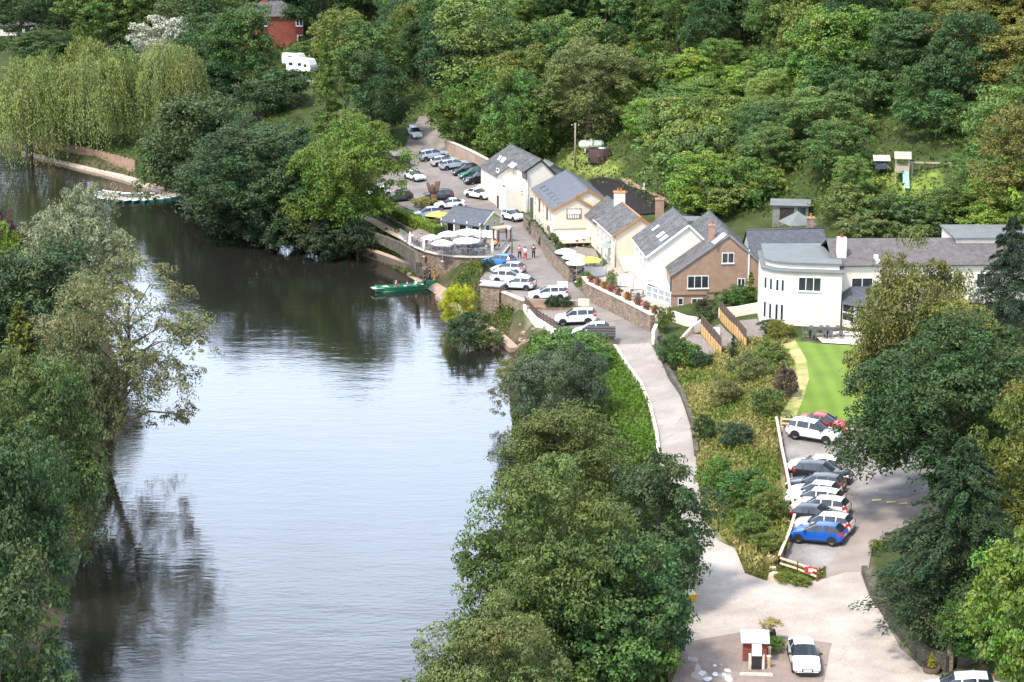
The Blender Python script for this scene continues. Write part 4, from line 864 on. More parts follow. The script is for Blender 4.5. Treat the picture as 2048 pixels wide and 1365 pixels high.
# garden room
g1 = np.array([M1[0] + .5, M1[1] - .02]); gp = [g1 + (0, -2.2), g1 + (1.1, -3.4), g1 + (4.6, -3.4), g1 + (5.6, -2.2), g1 + (5.6, 0), g1]
gr = MB().prism(gp, 5.6, 7.3).build('garden_room', hotelw, hr, True)
for a_, b_ in ((gp[0], gp[1]), (gp[1], gp[2]), (gp[2], gp[3])):
    w2 = Wall(a_, b_); n_ = max(1, int(w2.L / 1.1))
    for k in range(n_): window(gr, w2, (k * w2.L / n_ + .03, 7.3, (k + 1) * w2.L / n_ - .03, 9.1), 1, 2, px=False, sill=False, fw=.1)
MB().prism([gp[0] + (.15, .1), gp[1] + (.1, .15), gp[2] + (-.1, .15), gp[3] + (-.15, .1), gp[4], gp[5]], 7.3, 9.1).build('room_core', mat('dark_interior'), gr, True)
b = MB(); ov = [gp[0] + (-.35, 0), gp[1] + (-.2, -.35), gp[2] + (.2, -.35), gp[3] + (.35, 0), gp[4] + (.35, 0), gp[5] + (-.35, 0)]; tp = [g1 + (1.2, 0), g1 + (4.4, 0)]
b.add([ql(p, 9.1) for p in ov] + [ql(p, 10.3) for p in tp], [(0, 1, 6), (1, 2, 7, 6), (2, 3, 7), (3, 4, 7), (5, 0, 6), (4, 5, 6, 7), (5, 4, 3, 2, 1, 0)]); b.build('room_roof', slate3, gr, True)

# riverside café hut
pv = (-3.659, 256.204, 2.503, 3.519, 6.347, 4.0, 5.997, 6.303, 7.168, .553)
cp = House('cafe_hut', 'pale green café hut with dark slate roof on the river terrace', pv, greenroof, slate3, over=.35, verge=.15, barge=whitep, cat='hut')
NLp = cp.NL; 
for k in range(4):                                      # veranda arches on the river side
    p = cp.NL + cp.a * (cp.p[4] * k / 3) - cp.r * .9; MB().cbox((p[0], p[1], 4.95), (.18, .18, 2.1)).build('veranda_post', whitep, cp.root, True)
slab4(MB(), [ql(cp.NL - cp.r * 1.2 - cp.a * .15, 5.5 + .16), ql(cp.NL + cp.r * .3 - cp.a * .15, 6.2 + .2), ql(cp.FL + cp.r * .3 + cp.a * .15, 6.2 + .2), ql(cp.FL - cp.r * 1.2 + cp.a * .15, 5.5 + .16)], .1).build('roof', slate3, cp.root, True)
for k in range(3):
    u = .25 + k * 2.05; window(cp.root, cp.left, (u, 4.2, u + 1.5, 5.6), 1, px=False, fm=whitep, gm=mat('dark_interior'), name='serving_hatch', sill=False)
MB().bar(ql(cp.NL - cp.r * .9, 5.6), ql(cp.FL - cp.r * .9, 5.6), .12, .2).build('veranda_beam', whitep, cp.root, True)
wn0 = Wall(cp.NL, cp.NR); window(cp.root, wn0, (.3, 4.5, 1.2, 5.6), 1, px=False, gm=mat('blue_glass', (.05, .06, .2), .2)); window(cp.root, wn0, (2.1, 5.3, 2.5, 5.9), 1, px=False, gm=mat('blue_glass'), sill=False)

# red brick house on the hill, static caravan, sheds
nr_ = G(608, 92, 12.0)[:2]; tdir = np.array([1, .12]) / np.hypot(1, .12); pdir = np.array([-.12, 1]) / np.hypot(1, .12)
NLh, NRh = nr_ - tdir * 12.5, nr_; hb = empty('red_brick_house', (*NLh, 12), 0, 'red brick house with hipped slate roof among the trees on the slope', 'house')
FRh, FLh = NRh + pdir * 8, NLh + pdir * 8; zE = Wall(NLh, NRh).sz(575, 33)[1]
MB().prism([NLh, NRh, FRh, FLh], 10.5, zE).build('wall', redbrick, hb, True)
ov = [NLh - tdir * .5 - pdir * .5, NRh + tdir * .5 - pdir * .5, FRh + tdir * .5 + pdir * .5, FLh - tdir * .5 + pdir * .5]; r1, r2 = NLh + tdir * 4 + pdir * 4, NRh - tdir * 4.5 + pdir * 4
b = MB(); b.add([ql(p, zE) for p in ov] + [ql(r1, zE + 3), ql(r2, zE + 3)], [(0, 1, 5, 4), (1, 2, 5), (2, 3, 4, 5), (3, 0, 4), (3, 2, 1, 0)]); b.build('roof', slate2, hb, True)
wl_ = Wall(NLh, NRh); window(hb, wl_, (591,37,606,53), 2, fw=.2); window(hb, wl_, (594,70,607,88), 1, fw=.25); window(hb, wl_, (3, zE - 2, 5, zE - .7), 2, px=False)
cc_ = MB().cbox((r1[0] + .5, r1[1], zE + 3), (1.2, .8, 2.4)).build('chimney', redbrick, hb, True)
sc_ = G(5, 76, 8); r_ = empty('static_caravan', sc_, R(4), 'cream static caravan with brown roof at the picture edge', 'caravan')
MB().box((-6, 0, .4), (8, 3.4, 2.9)).build('body', hotelw, r_); b = MB(); slab4(b, [(-6.2, -.3, 2.9), (8.2, -.3, 2.9), (8.2, 1.7, 3.5), (-6.2, 1.7, 3.5)], .08); slab4(b, [(-6.2, 1.7, 3.5), (8.2, 1.7, 3.5), (8.2, 3.7, 2.9), (-6.2, 3.7, 2.9)], .08); b.build('roof', browntile, r_)
for k in range(5): window(r_, Wall((-6, 0), (8, 0)), (1 + k * 2.6, 1.3, 2.4 + k * 2.6, 2.4), 1, px=False)
for o in r_.children:
    if o.name.startswith('window'):                    # these were measured in the caravan's own frame
        off = np.array(r_.location); 
        for ob in (o, *o.children): ob.data.transform(__import__('mathutils').Matrix.Translation(Vector(off)))
def simple_shed(name, label, c, w_, d_, h, rm, wm, rz=0, rise=.5, cat='shed'):
    r_ = empty(name, c, rz, label, cat); b = MB(); b.box((-w_ / 2, 0, -.6), (w_ / 2, d_, h)); b.build('wall', wm, r_)
    b = MB(); slab4(b, [(-w_ / 2 - .3, -.3, h + .02), (w_ / 2 + .3, -.3, h + .02), (w_ / 2 + .3, d_ / 2, h + rise), (-w_ / 2 - .3, d_ / 2, h + rise)], .08); b.build('roof', rm, r_)
    b = MB(); slab4(b, [(-w_ / 2 - .3, d_ / 2, h + rise), (w_ / 2 + .3, d_ / 2, h + rise), (w_ / 2 + .3, d_ + .3, h + .02), (-w_ / 2 - .3, d_ + .3, h + .02)], .08); b.build('roof', rm, r_)
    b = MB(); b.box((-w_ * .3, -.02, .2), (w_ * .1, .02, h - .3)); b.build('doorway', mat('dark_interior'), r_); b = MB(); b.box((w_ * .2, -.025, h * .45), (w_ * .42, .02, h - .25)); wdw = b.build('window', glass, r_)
    return r_
simple_shed('garden_shed', 'grey-green garden shed with low roof on the slope behind the brick house', hit(1580, 446), 4.2, 3.2, 2.1, leadroof, mat('grey_boards', (.22, .23, .2), .8, .15, kind='plank', color2=(.18, .19, .165)), R(-8))
r_ = empty('gazebo', hit(1594, 480), .3, 'grey tent-roofed gazebo below the garden shed', 'gazebo'); b = MB(); b.add([(-1.7, -1.7, 2), (1.7, -1.7, 2), (1.7, 1.7, 2), (-1.7, 1.7, 2), (0, 0, 3.4)], [(0, 1, 4), (1, 2, 4), (2, 3, 4), (3, 0, 4)]); b.build('canopy', leadroof, r_)
for x in (-1.6, 1.6):
    for y in (-1.6, 1.6): MB().cbox((x, y, .8), (.09, .09, 2.5)).build('post', metalg, r_)
# ------------------------------------------------------------------ vehicles
def make_car(name, Ln, Wd, prof, wb, cab, bp=(), rw=.33, zf=.22):
    """prof: (x, top z) rear to front; cab = (rear glass base x, roof rear x, roof front x, screen base x); bp = pillar x positions"""
    root = empty(name, (0, 0, 0)); w_ = Wd / 2; rg, rr, rf, ws = cab
    xs = sorted(set([p[0] for p in prof] + list(cab) + [q + d for q in bp for d in (-.045, .045)] + [-Ln / 2 + .25, Ln / 2 - .25, ws + .02]))
    px_, pz_ = [p[0] for p in prof], [p[1] for p in prof]; rings = []
    belt0 = float(np.interp(ws, px_, pz_)); beltr = float(np.interp(rg, px_, pz_))
    for x in xs:
        t = float(np.interp(x, px_, pz_)); e = abs(x) / (Ln / 2); wx = w_ * (1 - .17 * max(0, (e - .72) / .28) ** 2); f = zf + .16 * max(0, (e - .85) / .15)
        if rg <= x <= ws: belt = beltr + (belt0 - beltr) * (x - rg) / (ws - rg); hgt = max(0, t - belt)
        else: belt = t - .07; hgt = 0
        k = min(1, hgt / .4); wt = wx * (.9 - .2 * k); te = t - .03 if hgt < .03 else t - .05
        if rg <= x <= ws and hgt < .03: belt = t - .06
        rings.append([(x, 0, f), (x, wx * .88, f), (x, wx, f + .14), (x, wx * 1.0, (f + belt) * .55), (x, wx * .96, belt), (x, wt, te), (x, wt * .75, t), (x, 0, t + .015)])
    body, wins = MB(), {}
    def q(b, i, k, s):
        a = [rings[i][k], rings[i + 1][k], rings[i + 1][k + 1], rings[i][k + 1]]
        if s < 0: a = [(p[0], -p[1], p[2]) for p in a][::-1]
        b.add(a[::-1], [(0, 1, 2, 3)], True)
    for i in range(len(xs) - 1):
        m = (xs[i] + xs[i + 1]) / 2
        for k in range(7):
            for s in (1, -1):
                key = None
                if k == 4 and rg + .12 < m < ws - .3 and not any(abs(m - b_) < .045 for b_ in bp): key = ('side_window', s, sum(m > b_ for b_ in bp))
                if k >= 5 and rf < m < ws: key = ('windscreen', 0, 0)
                if k >= 5 and rg < m < rr: key = ('rear_window', 0, 0)
                if key: q(wins.setdefault(key, MB()), i, k, s)
                else: q(body, i, k, s)
    for e_, fl in ((0, False), (-1, True)):
        r = rings[e_]; poly = r + [(p[0], -p[1], p[2]) for p in r[::-1][1:-1]]
        body.add(poly if fl else poly[::-1], [tuple(range(len(poly)))])
    def weld(b):                                         # merge shared corners so that shading runs on
        d = {}; nv = []; mp_ = []
        for v in b.v:
            key = tuple(round(c, 4) for c in v)
            if key not in d: d[key] = len(nv); nv.append(v)
            mp_.append(d[key])
        b.v = nv; fs = []; sm = []
        for f, s in zip(b.f, b.sm):
            g = []
            for i in f:
                j = mp_[i]
                if not g or g[-1] != j: g.append(j)
            if g[0] == g[-1]: g.pop()
            if len(g) > 2: fs.append(tuple(g)); sm.append(s)
        b.f, b.sm = fs, sm; return b
    weld(body).build('body', carpaint, root, sharp=32)
    for (n_, s, k), b in wins.items(): weld(b).build(n_, carglass, root)
    for x in (-wb / 2, wb / 2):
        for s in (1, -1):
            y = s * (w_ - .1); b = MB(); n = 16
            prof_ = [(rw * .62, .10), (rw * .9, .115), (rw, .08), (rw, -.1), (rw * .6, -.1)]
            vs = [(x + r * math.cos(a * 2 * math.pi / n), y + s * o, rw + r * math.sin(a * 2 * math.pi / n)) for r, o in prof_ for a in range(n)]
            b.add(vs, [(i * n + a, i * n + (a + 1) % n, (i + 1) * n + (a + 1) % n, (i + 1) * n + a)[::s] for i in range(len(prof_) - 1) for a in range(n)], True); wh = b.build('wheel', tyre, root)
            b = MB(); b.add([(x + rw * .63 * math.cos(a * 2 * math.pi / n), y + s * .1, rw + rw * .63 * math.sin(a * 2 * math.pi / n)) for a in range(n)] + [(x, y + s * .085, rw)], [(a, (a + 1) % n, n)[::s] for a in range(n)]); b.build('rim', rimm, wh)
            b = MB(); ra = rw + .07; hs_ = [(x + ra * math.cos(a * math.pi / 12), s * (w_ + .012), rw + ra * math.sin(a * math.pi / 12)) for a in range(13)] + [(x - ra, s * (w_ + .012), zf), (x + ra, s * (w_ + .012), zf)]
            b.add(hs_, [tuple(range(15))[::-s]]); b.build('wheel_arch', blackp, root)
    zt = float(np.interp(-Ln / 2 + .15, px_, pz_)); zh = float(np.interp(Ln / 2 - .2, px_, pz_))
    for s in (1, -1):
        MB().hexa([(-Ln / 2 - .015, s * w_ * .62, zt - .32), (-Ln / 2 - .015, s * w_ * .8, zt - .32), (-Ln / 2 + .3, s * w_ * .965, zt - .3), (-Ln / 2 + .3, s * w_ * .7, zt - .3)][::s], [(-Ln / 2 + .05, s * w_ * .62, zt - .03), (-Ln / 2 + .05, s * w_ * .8, zt - .03), (-Ln / 2 + .3, s * w_ * .965, zt - .05), (-Ln / 2 + .3, s * w_ * .7, zt - .05)][::s]).build('tail_light', redl, root)
        MB().hexa([(Ln / 2 + .0, s * w_ * .5, zh - .24), (Ln / 2 + .0, s * w_ * .8, zh - .24), (Ln / 2 - .3, s * w_ * .95, zh - .2), (Ln / 2 - .3, s * w_ * .6, zh - .2)][::-s], [(Ln / 2 - .04, s * w_ * .5, zh - .06), (Ln / 2 - .06, s * w_ * .8, zh - .06), (Ln / 2 - .34, s * w_ * .95, zh - .03), (Ln / 2 - .34, s * w_ * .6, zh - .03)][::-s]).build('headlight', headl, root)
        MB().cbox((ws - .22, s * (w_ + .09), belt0 + .04), (.12, .2, .13)).build('wing_mirror', blackp, root)
        MB().box((-wb / 2 + .45, min(s * w_, s * (w_ + .015)), zf), (wb / 2 - .45, max(s * w_, s * (w_ + .015)), zf + .1)).build('sill_trim', blackp, root)
    MB().box((Ln / 2 - .05, -w_ * .4, .42), (Ln / 2 + .01, w_ * .4, .6)).build('grille', blackp, root)
    MB().box((Ln / 2 - .06, -w_ * .66, .24), (Ln / 2 + .012, w_ * .66, .38)).build('bumper', blackp, root)
    MB().box((-Ln / 2 - .012, -w_ * .66, .26), (-Ln / 2 + .06, w_ * .66, .42)).build('bumper', blackp, root)
    MB().box((Ln / 2, -.26, .46), (Ln / 2 + .02, .26, .57)).build('number_plate', whitep, root)
    MB().box((-Ln / 2 - .02, -.26, .62), (-Ln / 2 + .02, .26, .73)).build('number_plate', mat('plate_yellow', (.6, .45, .05), .5), root)
    return root
PROTO = {}
PROTO['hatch'] = make_car('hatchback', 4.15, 1.78, [(-2.075,.5),(-2.06,.86),(-1.98,1.0),(-1.5,1.42),(-.7,1.49),(.05,1.45),(.95,.99),(1.7,.86),(1.98,.72),(2.075,.5)], 2.55, (-1.96,-1.5,.05,.95), (-.55,))
PROTO['suv'] = make_car('suv', 4.6, 1.88, [(-2.3,.55),(-2.28,.95),(-2.2,1.12),(-1.9,1.6),(-.9,1.69),(.2,1.64),(1.05,1.12),(1.95,1.0),(2.2,.85),(2.3,.55)], 2.75, (-2.18,-1.9,.2,1.05), (-1.35,-.25), .37, .28)
PROTO['saloon'] = make_car('saloon_car', 4.5, 1.78, [(-2.25,.5),(-2.22,.85),(-2.1,.98),(-1.55,1.02),(-.95,1.38),(-.4,1.43),(.1,1.4),(.95,.97),(1.9,.83),(2.15,.7),(2.25,.5)], 2.65, (-1.6,-.95,.1,.95), (-.3,))
PROTO['estate'] = make_car('estate_car', 4.6, 1.82, [(-2.3,.5),(-2.28,.88),(-2.2,1.0),(-1.85,1.4),(-1.0,1.5),(.1,1.46),(1.0,1.0),(1.9,.86),(2.2,.72),(2.3,.5)], 2.7, (-2.18,-1.85,.1,1.0), (-1.2,-.3))
WH = (.62, .62, .61); SV = (.42, .44, .46); SVB = (.30, .36, .43); BK = (.015, .016, .018); DG = (.05, .055, .065); BL = (.008, .075, .33); GRN = (.01, .1, .06); RED = (.45, .02, .02)
used = set()
def car(kind, cx, cy, az, color, label, group):
    p = hit(cx, cy); dx, dy = math.cos(R(az)), math.sin(R(az)); up = .1
    r = PROTO[kind] if kind not in used else copy_tree(PROTO[kind]); used.add(kind)
    r.location = (p[0], p[1], p[2] + up); zf_, zb_ = z0(p[0] + dx * 1.3, p[1] + dy * 1.3), z0(p[0] - dx * 1.3, p[1] - dy * 1.3)
    r.rotation_euler = (0, -math.atan2(zf_ - zb_, 2.6), R(az)); tag(r, label, 'car', group)
    for o in r.children:
        if o.name.startswith('body'): o.color = (*color, 1)
    return r
GA, GBk, GC = 'cars in the gravel car park', 'cars parked along the village street', 'cars in the upper car park'
for c in [
 ('saloon',1648,862,-24,RED,'red car half hidden behind the white SUV by the lawn fence',GA), ('suv',1627,881,-27,WH,'white SUV parked apart at the lawn end of the gravel car park',GA),
 ('estate',1631,948,155,WH,'white car at the far end of the tight row in the gravel car park',GA), ('suv',1646,966,-26,BK,'black SUV facing the trees, second in the tight row',GA),
 ('estate',1632,985,155,DG,'dark grey car just nearer than the black SUV in the row',GA), ('hatch',1629,1001,156,(.6,.62,.64),'pale silver hatchback in the middle of the car park row',GA),
 ('estate',1630,1015,155,WH,'white car fourth from the blue car in the row',GA), ('estate',1640,1032,155,(.62,.58,.54),'pale champagne car third from the blue car in the row',GA),
 ('hatch',1638,1050,-26,BK,'black hatchback with red tail light to the fence, two from the blue car',GA), ('estate',1647,1066,154,(.5,.52,.54),'silver car right beside the blue car',GA),
 ('hatch',1637,1085,154,BL,'bright blue car nearest the front of the gravel car park',GA),
 ('saloon',1607,1331,-92,(.74,.75,.77),'silver-white saloon facing the viewer beside the old petrol pump',None), ('estate',1915,1398,172,WH,'white car cut off by the bottom edge of the picture',None),
 ('suv',1152,649,176,WH,'white SUV parked by the railing above the ruined wall',GBk), ('hatch',1183,674,178,(.5,.53,.55),'silver car half hidden behind the stone bin store',GBk),
 ('estate',1097,600,178,WH,'white car with only its roof showing behind the brick planter',GBk), ('hatch',1037,580,160,(.5,.53,.57),'silver hatchback nearest in the street row by the stone pier',GBk),
 ('estate',1020,566,-14,WH,'white estate car second in the street row by the stone pier',GBk), ('hatch',1017,549,160,(.45,.5,.56),'pale blue-silver car third in the street row',GBk), ('hatch',998,533,155,(.05,.18,.4),'blue car at the end of the street row below the terrace',GBk),
 ('suv',868,320,12,SVB,'pale blue people carrier first in the row under the road wall',GC), ('hatch',889,331,15,SV,'silver hatchback second in the row under the road wall',GC), ('estate',909,338,15,SVB,'blue-grey estate third in the row under the road wall',GC),
 ('hatch',932,349,200,BK,'black hatchback fourth in the row under the road wall',GC), ('hatch',946,356,200,GRN,'dark green car between two black cars under the road wall',GC), ('suv',959,366,202,BK,'black car last in the row before the cottage',GC),
 ('hatch',982,381,200,WH,'white car nosing out behind the cottage forewall',GC), ('saloon',829,361,-58,WH,'white car standing alone in the upper car park',GC), ('hatch',829,273,-70,WH,'white car driving down the bend of the road',None),
 ('saloon',957,398,-42,(.78,.74,.68),'cream-white sports car passing the cottage',None), ('hatch',1027,442,-58,(.7,.72,.74),'white car squeezing between the café hut and the cottage',None),
 ('hatch',797,403,200,DG,'dark hatchback next to the carved tree stump',GC), ('hatch',757,395,200,WH,'white car half hidden by the bright green tree',GC), ('estate',876,400,186,DG,'dark estate car behind the carved tree stump',GC),
 ('saloon',900,418,192,WH,'white saloon behind the café hut roof',GC), ('hatch',854,437,195,(.6,.68,.74),'pale blue-white car beside the clipped hedge',GC),
 ('hatch',611,172,-30,WH,'white car on the drive below the motorhome',None), ('hatch',500,245,20,DG,'dark car on the lane seen between the riverside trees',None), ('hatch',103,246,10,RED,'red car glimpsed under the weeping willow',None)]: car(*c)

# white motorhome and caravan on the drive
r_ = empty('motorhome', hit(604, 146), R(-32), 'white motorhome parked on the drive below the red brick house', 'motorhome')
def rounded_body(b, x0, x1, w_, z0_, z1, nose):
    prof_ = [(x0, z0_), (x1, z0_), (x1 + nose * .2, z0_ + .7), (x1 + nose * .1, z0_ + 1.3), (x1 - nose * .5, z1 - .1), (x1 - nose, z1), (x0 + .25, z1), (x0 + .05, z1 - .15), (x0 - .03, z0_ + 1)]
    n = len(prof_); b.add([(x, -w_, z) for x, z in prof_] + [(x, w_, z) for x, z in prof_], [tuple(range(n)), tuple(range(2 * n - 1, n - 1, -1))] + [((i + 1) % n, i, n + i, n + (i + 1) % n) for i in range(n)]); return b
rounded_body(MB(), -3, 2.8, 1.12, .45, 2.9, .8).build('body', whitep, r_)
for s in (1, -1):
    for x, w2, z in ((-1.9, .9, 1.75), (.3, .8, 1.75), (1.7, .6, 1.6)): MB().cbox((x, s * 1.125, z), (w2, .02, .55)).build('window', carglass, r_)
    for x in (-1.6, 1.9): MB().tube([(x, s * .95, .35), (x, s * 1.14, .35)], .35, 14).build('wheel', tyre, r_)
MB().hexa([(2.86, -.85, 1.2), (2.96, -.85, 1.2), (2.96, .85, 1.2), (2.86, .85, 1.2)], [(2.55, -.8, 2.0), (2.75, -.8, 1.95), (2.75, .8, 1.95), (2.55, .8, 2.0)]).build('windscreen', carglass, r_)
MB().box((-2.8, -1.13, .3), (2.7, 1.13, .46)).build('skirt', blackp, r_)
r_ = empty('touring_caravan', hit(588, 132), R(-32), 'white touring caravan standing behind the motorhome', 'caravan')
rounded_body(MB(), -2.2, 2.2, 1.1, .5, 2.6, .5).build('body', whitep, r_)
for s in (1, -1):
    MB().cbox((0, s * 1.105, 1.7), (1.1, .02, .6)).build('window', carglass, r_); MB().tube([(0, s * .9, .33), (0, s * 1.12, .33)], .33, 14).build('wheel', tyre, r_)
MB().bar((2.2, 0, .5), (3.3, 0, .45), .1).build('drawbar', metalg, r_)
# ------------------------------------------------------------------ walls
def wall_line(name, label, pts, h, th, m, cap=None, base=-.6, px=True, capw=.08, caph=.1, top=None, cat='wall', xyz=None):
    P = [np.array(hit(*p)[:2]) for p in pts] if px else [np.array(p[:2], float) for p in pts]
    r = empty(name, (*P[0], z0(*P[0])), 0, label, cat); hs = h if hasattr(h, '__len__') else [h] * len(P)
    n = []
    for i in range(len(P)):
        d = P[min(i + 1, len(P) - 1)] - P[max(i - 1, 0)]; d = d / np.hypot(*d); n.append(np.array([d[1], -d[0]]))
    zz = [z0(*p) for p in P]; b = MB(); c = MB()
    for i in range(len(P) - 1):
        a0, a1, b0, b1 = P[i] - n[i] * th / 2, P[i] + n[i] * th / 2, P[i + 1] - n[i + 1] * th / 2, P[i + 1] + n[i + 1] * th / 2
        t0 = top[i] if top else zz[i] + hs[i]; t1 = top[i + 1] if top else zz[i + 1] + hs[i + 1]
        bs0, bs1 = (base, base) if top else (zz[i] + base, zz[i + 1] + base)
        b.hexa([ql(a1, bs0), ql(b1, bs1), ql(b0, bs1), ql(a0, bs0)], [ql(a1, t0), ql(b1, t1), ql(b0, t1), ql(a0, t0)])
        if cap:
            k = 1 + capw * 2 / th; e = lambda p_, q_, s: p_ + (q_ - p_) * s
            A0, A1, B0, B1 = P[i] - n[i] * th / 2 * k, P[i] + n[i] * th / 2 * k, P[i + 1] - n[i + 1] * th / 2 * k, P[i + 1] + n[i + 1] * th / 2 * k
            c.hexa([ql(A1, t0 + .002), ql(B1, t1 + .002), ql(B0, t1 + .002), ql(A0, t0 + .002)], [ql(A1, t0 + caph), ql(B1, t1 + caph), ql(B0, t1 + caph), ql(A0, t0 + caph)])
    b.build('masonry', m, r, True)
    if cap: c.build('coping', cap, r, True)
    return r
wall_line('garden_wall', 'stone wall with ivy along the street below the inn parasols', [(1050,454),(1072,480),(1098,522),(1120,547),(1142,566)], [1.6,1.8,2,2,1.8], .5, stone, cap=darkstone)
wall_line('garden_wall', 'sandstone wall topped with flower boxes below the white house', [(1168,582),(1178,602),(1205,616),(1232,629),(1272,649),(1305,666)], [1.6,2,2,2,1.95,1.9], .5, stone, cap=kerbm)
wall_line('lane_wall', 'low pale wall on the river side of the lane', [(1229,697),(1252,733),(1281,772),(1301,822),(1313,872),(1319,930),(1338,985)], .45, .3, kerbm, base=-.4)
wall_line('lane_wall', 'low mossy wall on the hill side of the lane', [(1312,692),(1334,744),(1364,794),(1385,855),(1393,915)], .6, .35, darkstone, base=-.4)
wall_line('retaining_wall', 'long pinkish wall behind the row of cars at the road bend', [(893,306),(915,318),(945,332),(978,350)], [2.0,2.2,2.2,2.2], .5, sandstone, cap=kerbm)
wall_line('forewall', 'stone forewall in front of the whitewashed cottage', [(974,390),(984,400),(1010,420)], 2.0, .45, stone, cap=darkstone)
wall_line('forecourt_wall', 'curved stone garden wall at the edge of the forecourt', [(1728,1150),(1745,1195),(1775,1240),(1810,1285),(1850,1325),(1895,1345)], [.7,.8,.9,1,1,1.1], .4, darkstone)
wall_line('gate_pier_wall', 'pale stone gate pier with low wall beside the forecourt', [(1893,1338),(1906,1338)], 1.9, .7, stone, cap=kerbm)
wall_line('drive_wall', 'low rubble wall behind the pale gate pier', [(1912,1335),(1960,1322),(2010,1310)], 1.0, .4, darkstone)
wall_line('terrace_garden_wall', 'white rendered wall between the brick house and the garden terraces', [(1345,642),(1372,652),(1395,655)], 1.1, .3, white)
wall_line('terrace_garden_wall', 'cream rendered wall running to the corner of the hotel', [(1438,636),(1470,634),(1515,626)], 1.1, .3, hotelw)
wall_line('lane_gatepost', 'white gatepost wall where the lane meets the street', [(1306,690),(1312,676)], 1.5, .35, whitep and white)

# ---- river terrace with its curved stone wall, railing and paving
TER = [G(a, b_, 3.95)[:2] for a, b_ in ((800,474),(815,485),(832,495),(852,503),(875,509),(905,513),(940,515),(975,515),(1000,513),(1016,492),(1010,462),(985,452),(935,450),(890,446),(850,452))]
tr = empty('river_terrace', (*TER[0], 0), 0, 'curved stone-walled terrace with parasols above the river', 'terrace')
MB().prism(TER, -.4, 3.9).build('retaining_wall', stone, tr, True)
cpt = np.mean(TER, 0); MB().prism([cpt + (p - cpt) * .985 for p in TER], 3.9, 3.97).build('paving', mat('brown_paving', (.2, .165, .14), .9, .2, 1.5, kind='block', color2=(.16, .13, .11)), tr, True)
cpg = MB()
for i in range(9):
    a, b_ = TER[i], TER[i + 1]; cpg.bar(ql(a, 3.99), ql(b_, 3.99), .5, .16)
cpg.build('coping', kerbm, tr, True)
rl = empty('terrace_railing', ql(TER[0], 4), 0, 'grey metal railing with mesh panels round the river terrace', 'railing')
for i in range(9):
    a, b_ = np.array(TER[i]), np.array(TER[i + 1]); k = max(1, int(round(np.hypot(*(b_ - a)) / 1.4)))
    for j in range(k):
        p = a + (b_ - a) * j / k; q_ = a + (b_ - a) * (j + 1) / k; MB().bar(ql(p, 4.05), ql(p, 5.05), .06).build('post', metalg, rl, True); MB().bar(ql(p, 5.03), ql(q_, 5.03), .05).build('rail', metalg, rl, True)
        m_ = MB()
        for t in np.linspace(.1, .9, 7): e = p + (q_ - p) * t; m_.bar(ql(e, 4.1), ql(e, 5.0), .022)
        m_.bar(ql(p, 4.12), ql(q_, 4.12), .03); m_.build('panel', metalg, rl, True)
# lower terrace wall left of the curved wall, bank steps, path
wall_line('bank_wall', 'low dark stone wall stepping down the grass bank to the landing', [(722,462),(760,478),(800,498),(832,522),(836,545)], [.5,.6,.9,1.2,1.2], .45, darkstone)
wall_line('path_wall', 'dark stone wall under the clipped hedge', [(735,418),(775,440),(815,462),(845,476)], .5, .4, darkstone)
sheet('path', outline([(715,432),(728,428),(775,452),(815,474),(800,480),(765,462)]), sandstone, .09)
for i in range(8):
    pass
# ---- ferry landing, revetment, jetty and river ledge
rv = empty('revetment', G(735, 512, 0), 0, 'sloping pink concrete revetment rising from the river', 'revetment')
b = MB(); slab4(b, [G(728,513,-.3), G(842,553,-.3), G(832,528,1.5), G(736,494,1.6)], .5); b.build('slab', sandstone, rv, True)
ld = empty('landing', G(850, 555, .4), 0, 'sloping concrete ferry landing at the water', 'landing')
b = MB(); slab4(b, [G(812,551,-.05), G(880,596,-.05), G(915,588,.9), G(925,548,1.1), G(838,540,.9)][:4], .6); b.build('ramp', sandstone, ld, True)
b = MB(); b.add([G(812,551,-.06), G(925,548,1.08), G(838,538,1.0), G(815,546,.3)], [(0, 1, 2, 3)]); b.build('ramp', sandstone, ld, True)
jt = empty('jetty', G(660, 492, .5), 0, 'low dark stone jetty at the foot of the bright green tree', 'jetty')
b = MB(); pj = [G(632,498,0)[:2], G(690,512,0)[:2], G(702,494,0)[:2], G(650,478,0)[:2]]; b.prism(pj, -.5, .55); b.build('deck', darkstone, jt, True)
gp_ = G(686, 503, .55); r_ = empty('channel_marker', gp_, 0, 'green box marker with a red top on the jetty', 'marker')
MB().box((-.42, -.42, 0), (.42, .42, 1.05)).build('body', mat('marker_green', (.01, .24, .06), .5), r_); MB().lathe([(.28, 0), (.26, .2), (.12, .32), (0, .34)], (0, 0, 1.05), 12).build('cap', mat('marker_red', (.5, .06, .03), .5), r_)
lg = [G(*p, .35)[:2] for p in ((882,592),(905,608),(950,641),(1000,669),(1032,698))]
rg_ = empty('river_ledge', ql(lg[0], 0), 0, 'narrow stone ledge along the water below the parked cars', 'ledge'); b = MB()
for i in range(4):
    a, c_ = np.array(lg[i]), np.array(lg[i + 1]); d = (c_ - a) / np.hypot(*(c_ - a)); n_ = np.array([-d[1], d[0]]); a, c_ = a - n_ * .75, c_ - n_ * .75; b.prism([a, c_, c_ + n_ * -1.1 if n_[0] < 0 else c_ + n_ * 1.1, a + n_ * -1.1 if n_[0] < 0 else a + n_ * 1.1][::1 if n_[0] > 0 else -1], -.5, .5 + .004 * i)
b.build('stone', sandstone, rg_, True)
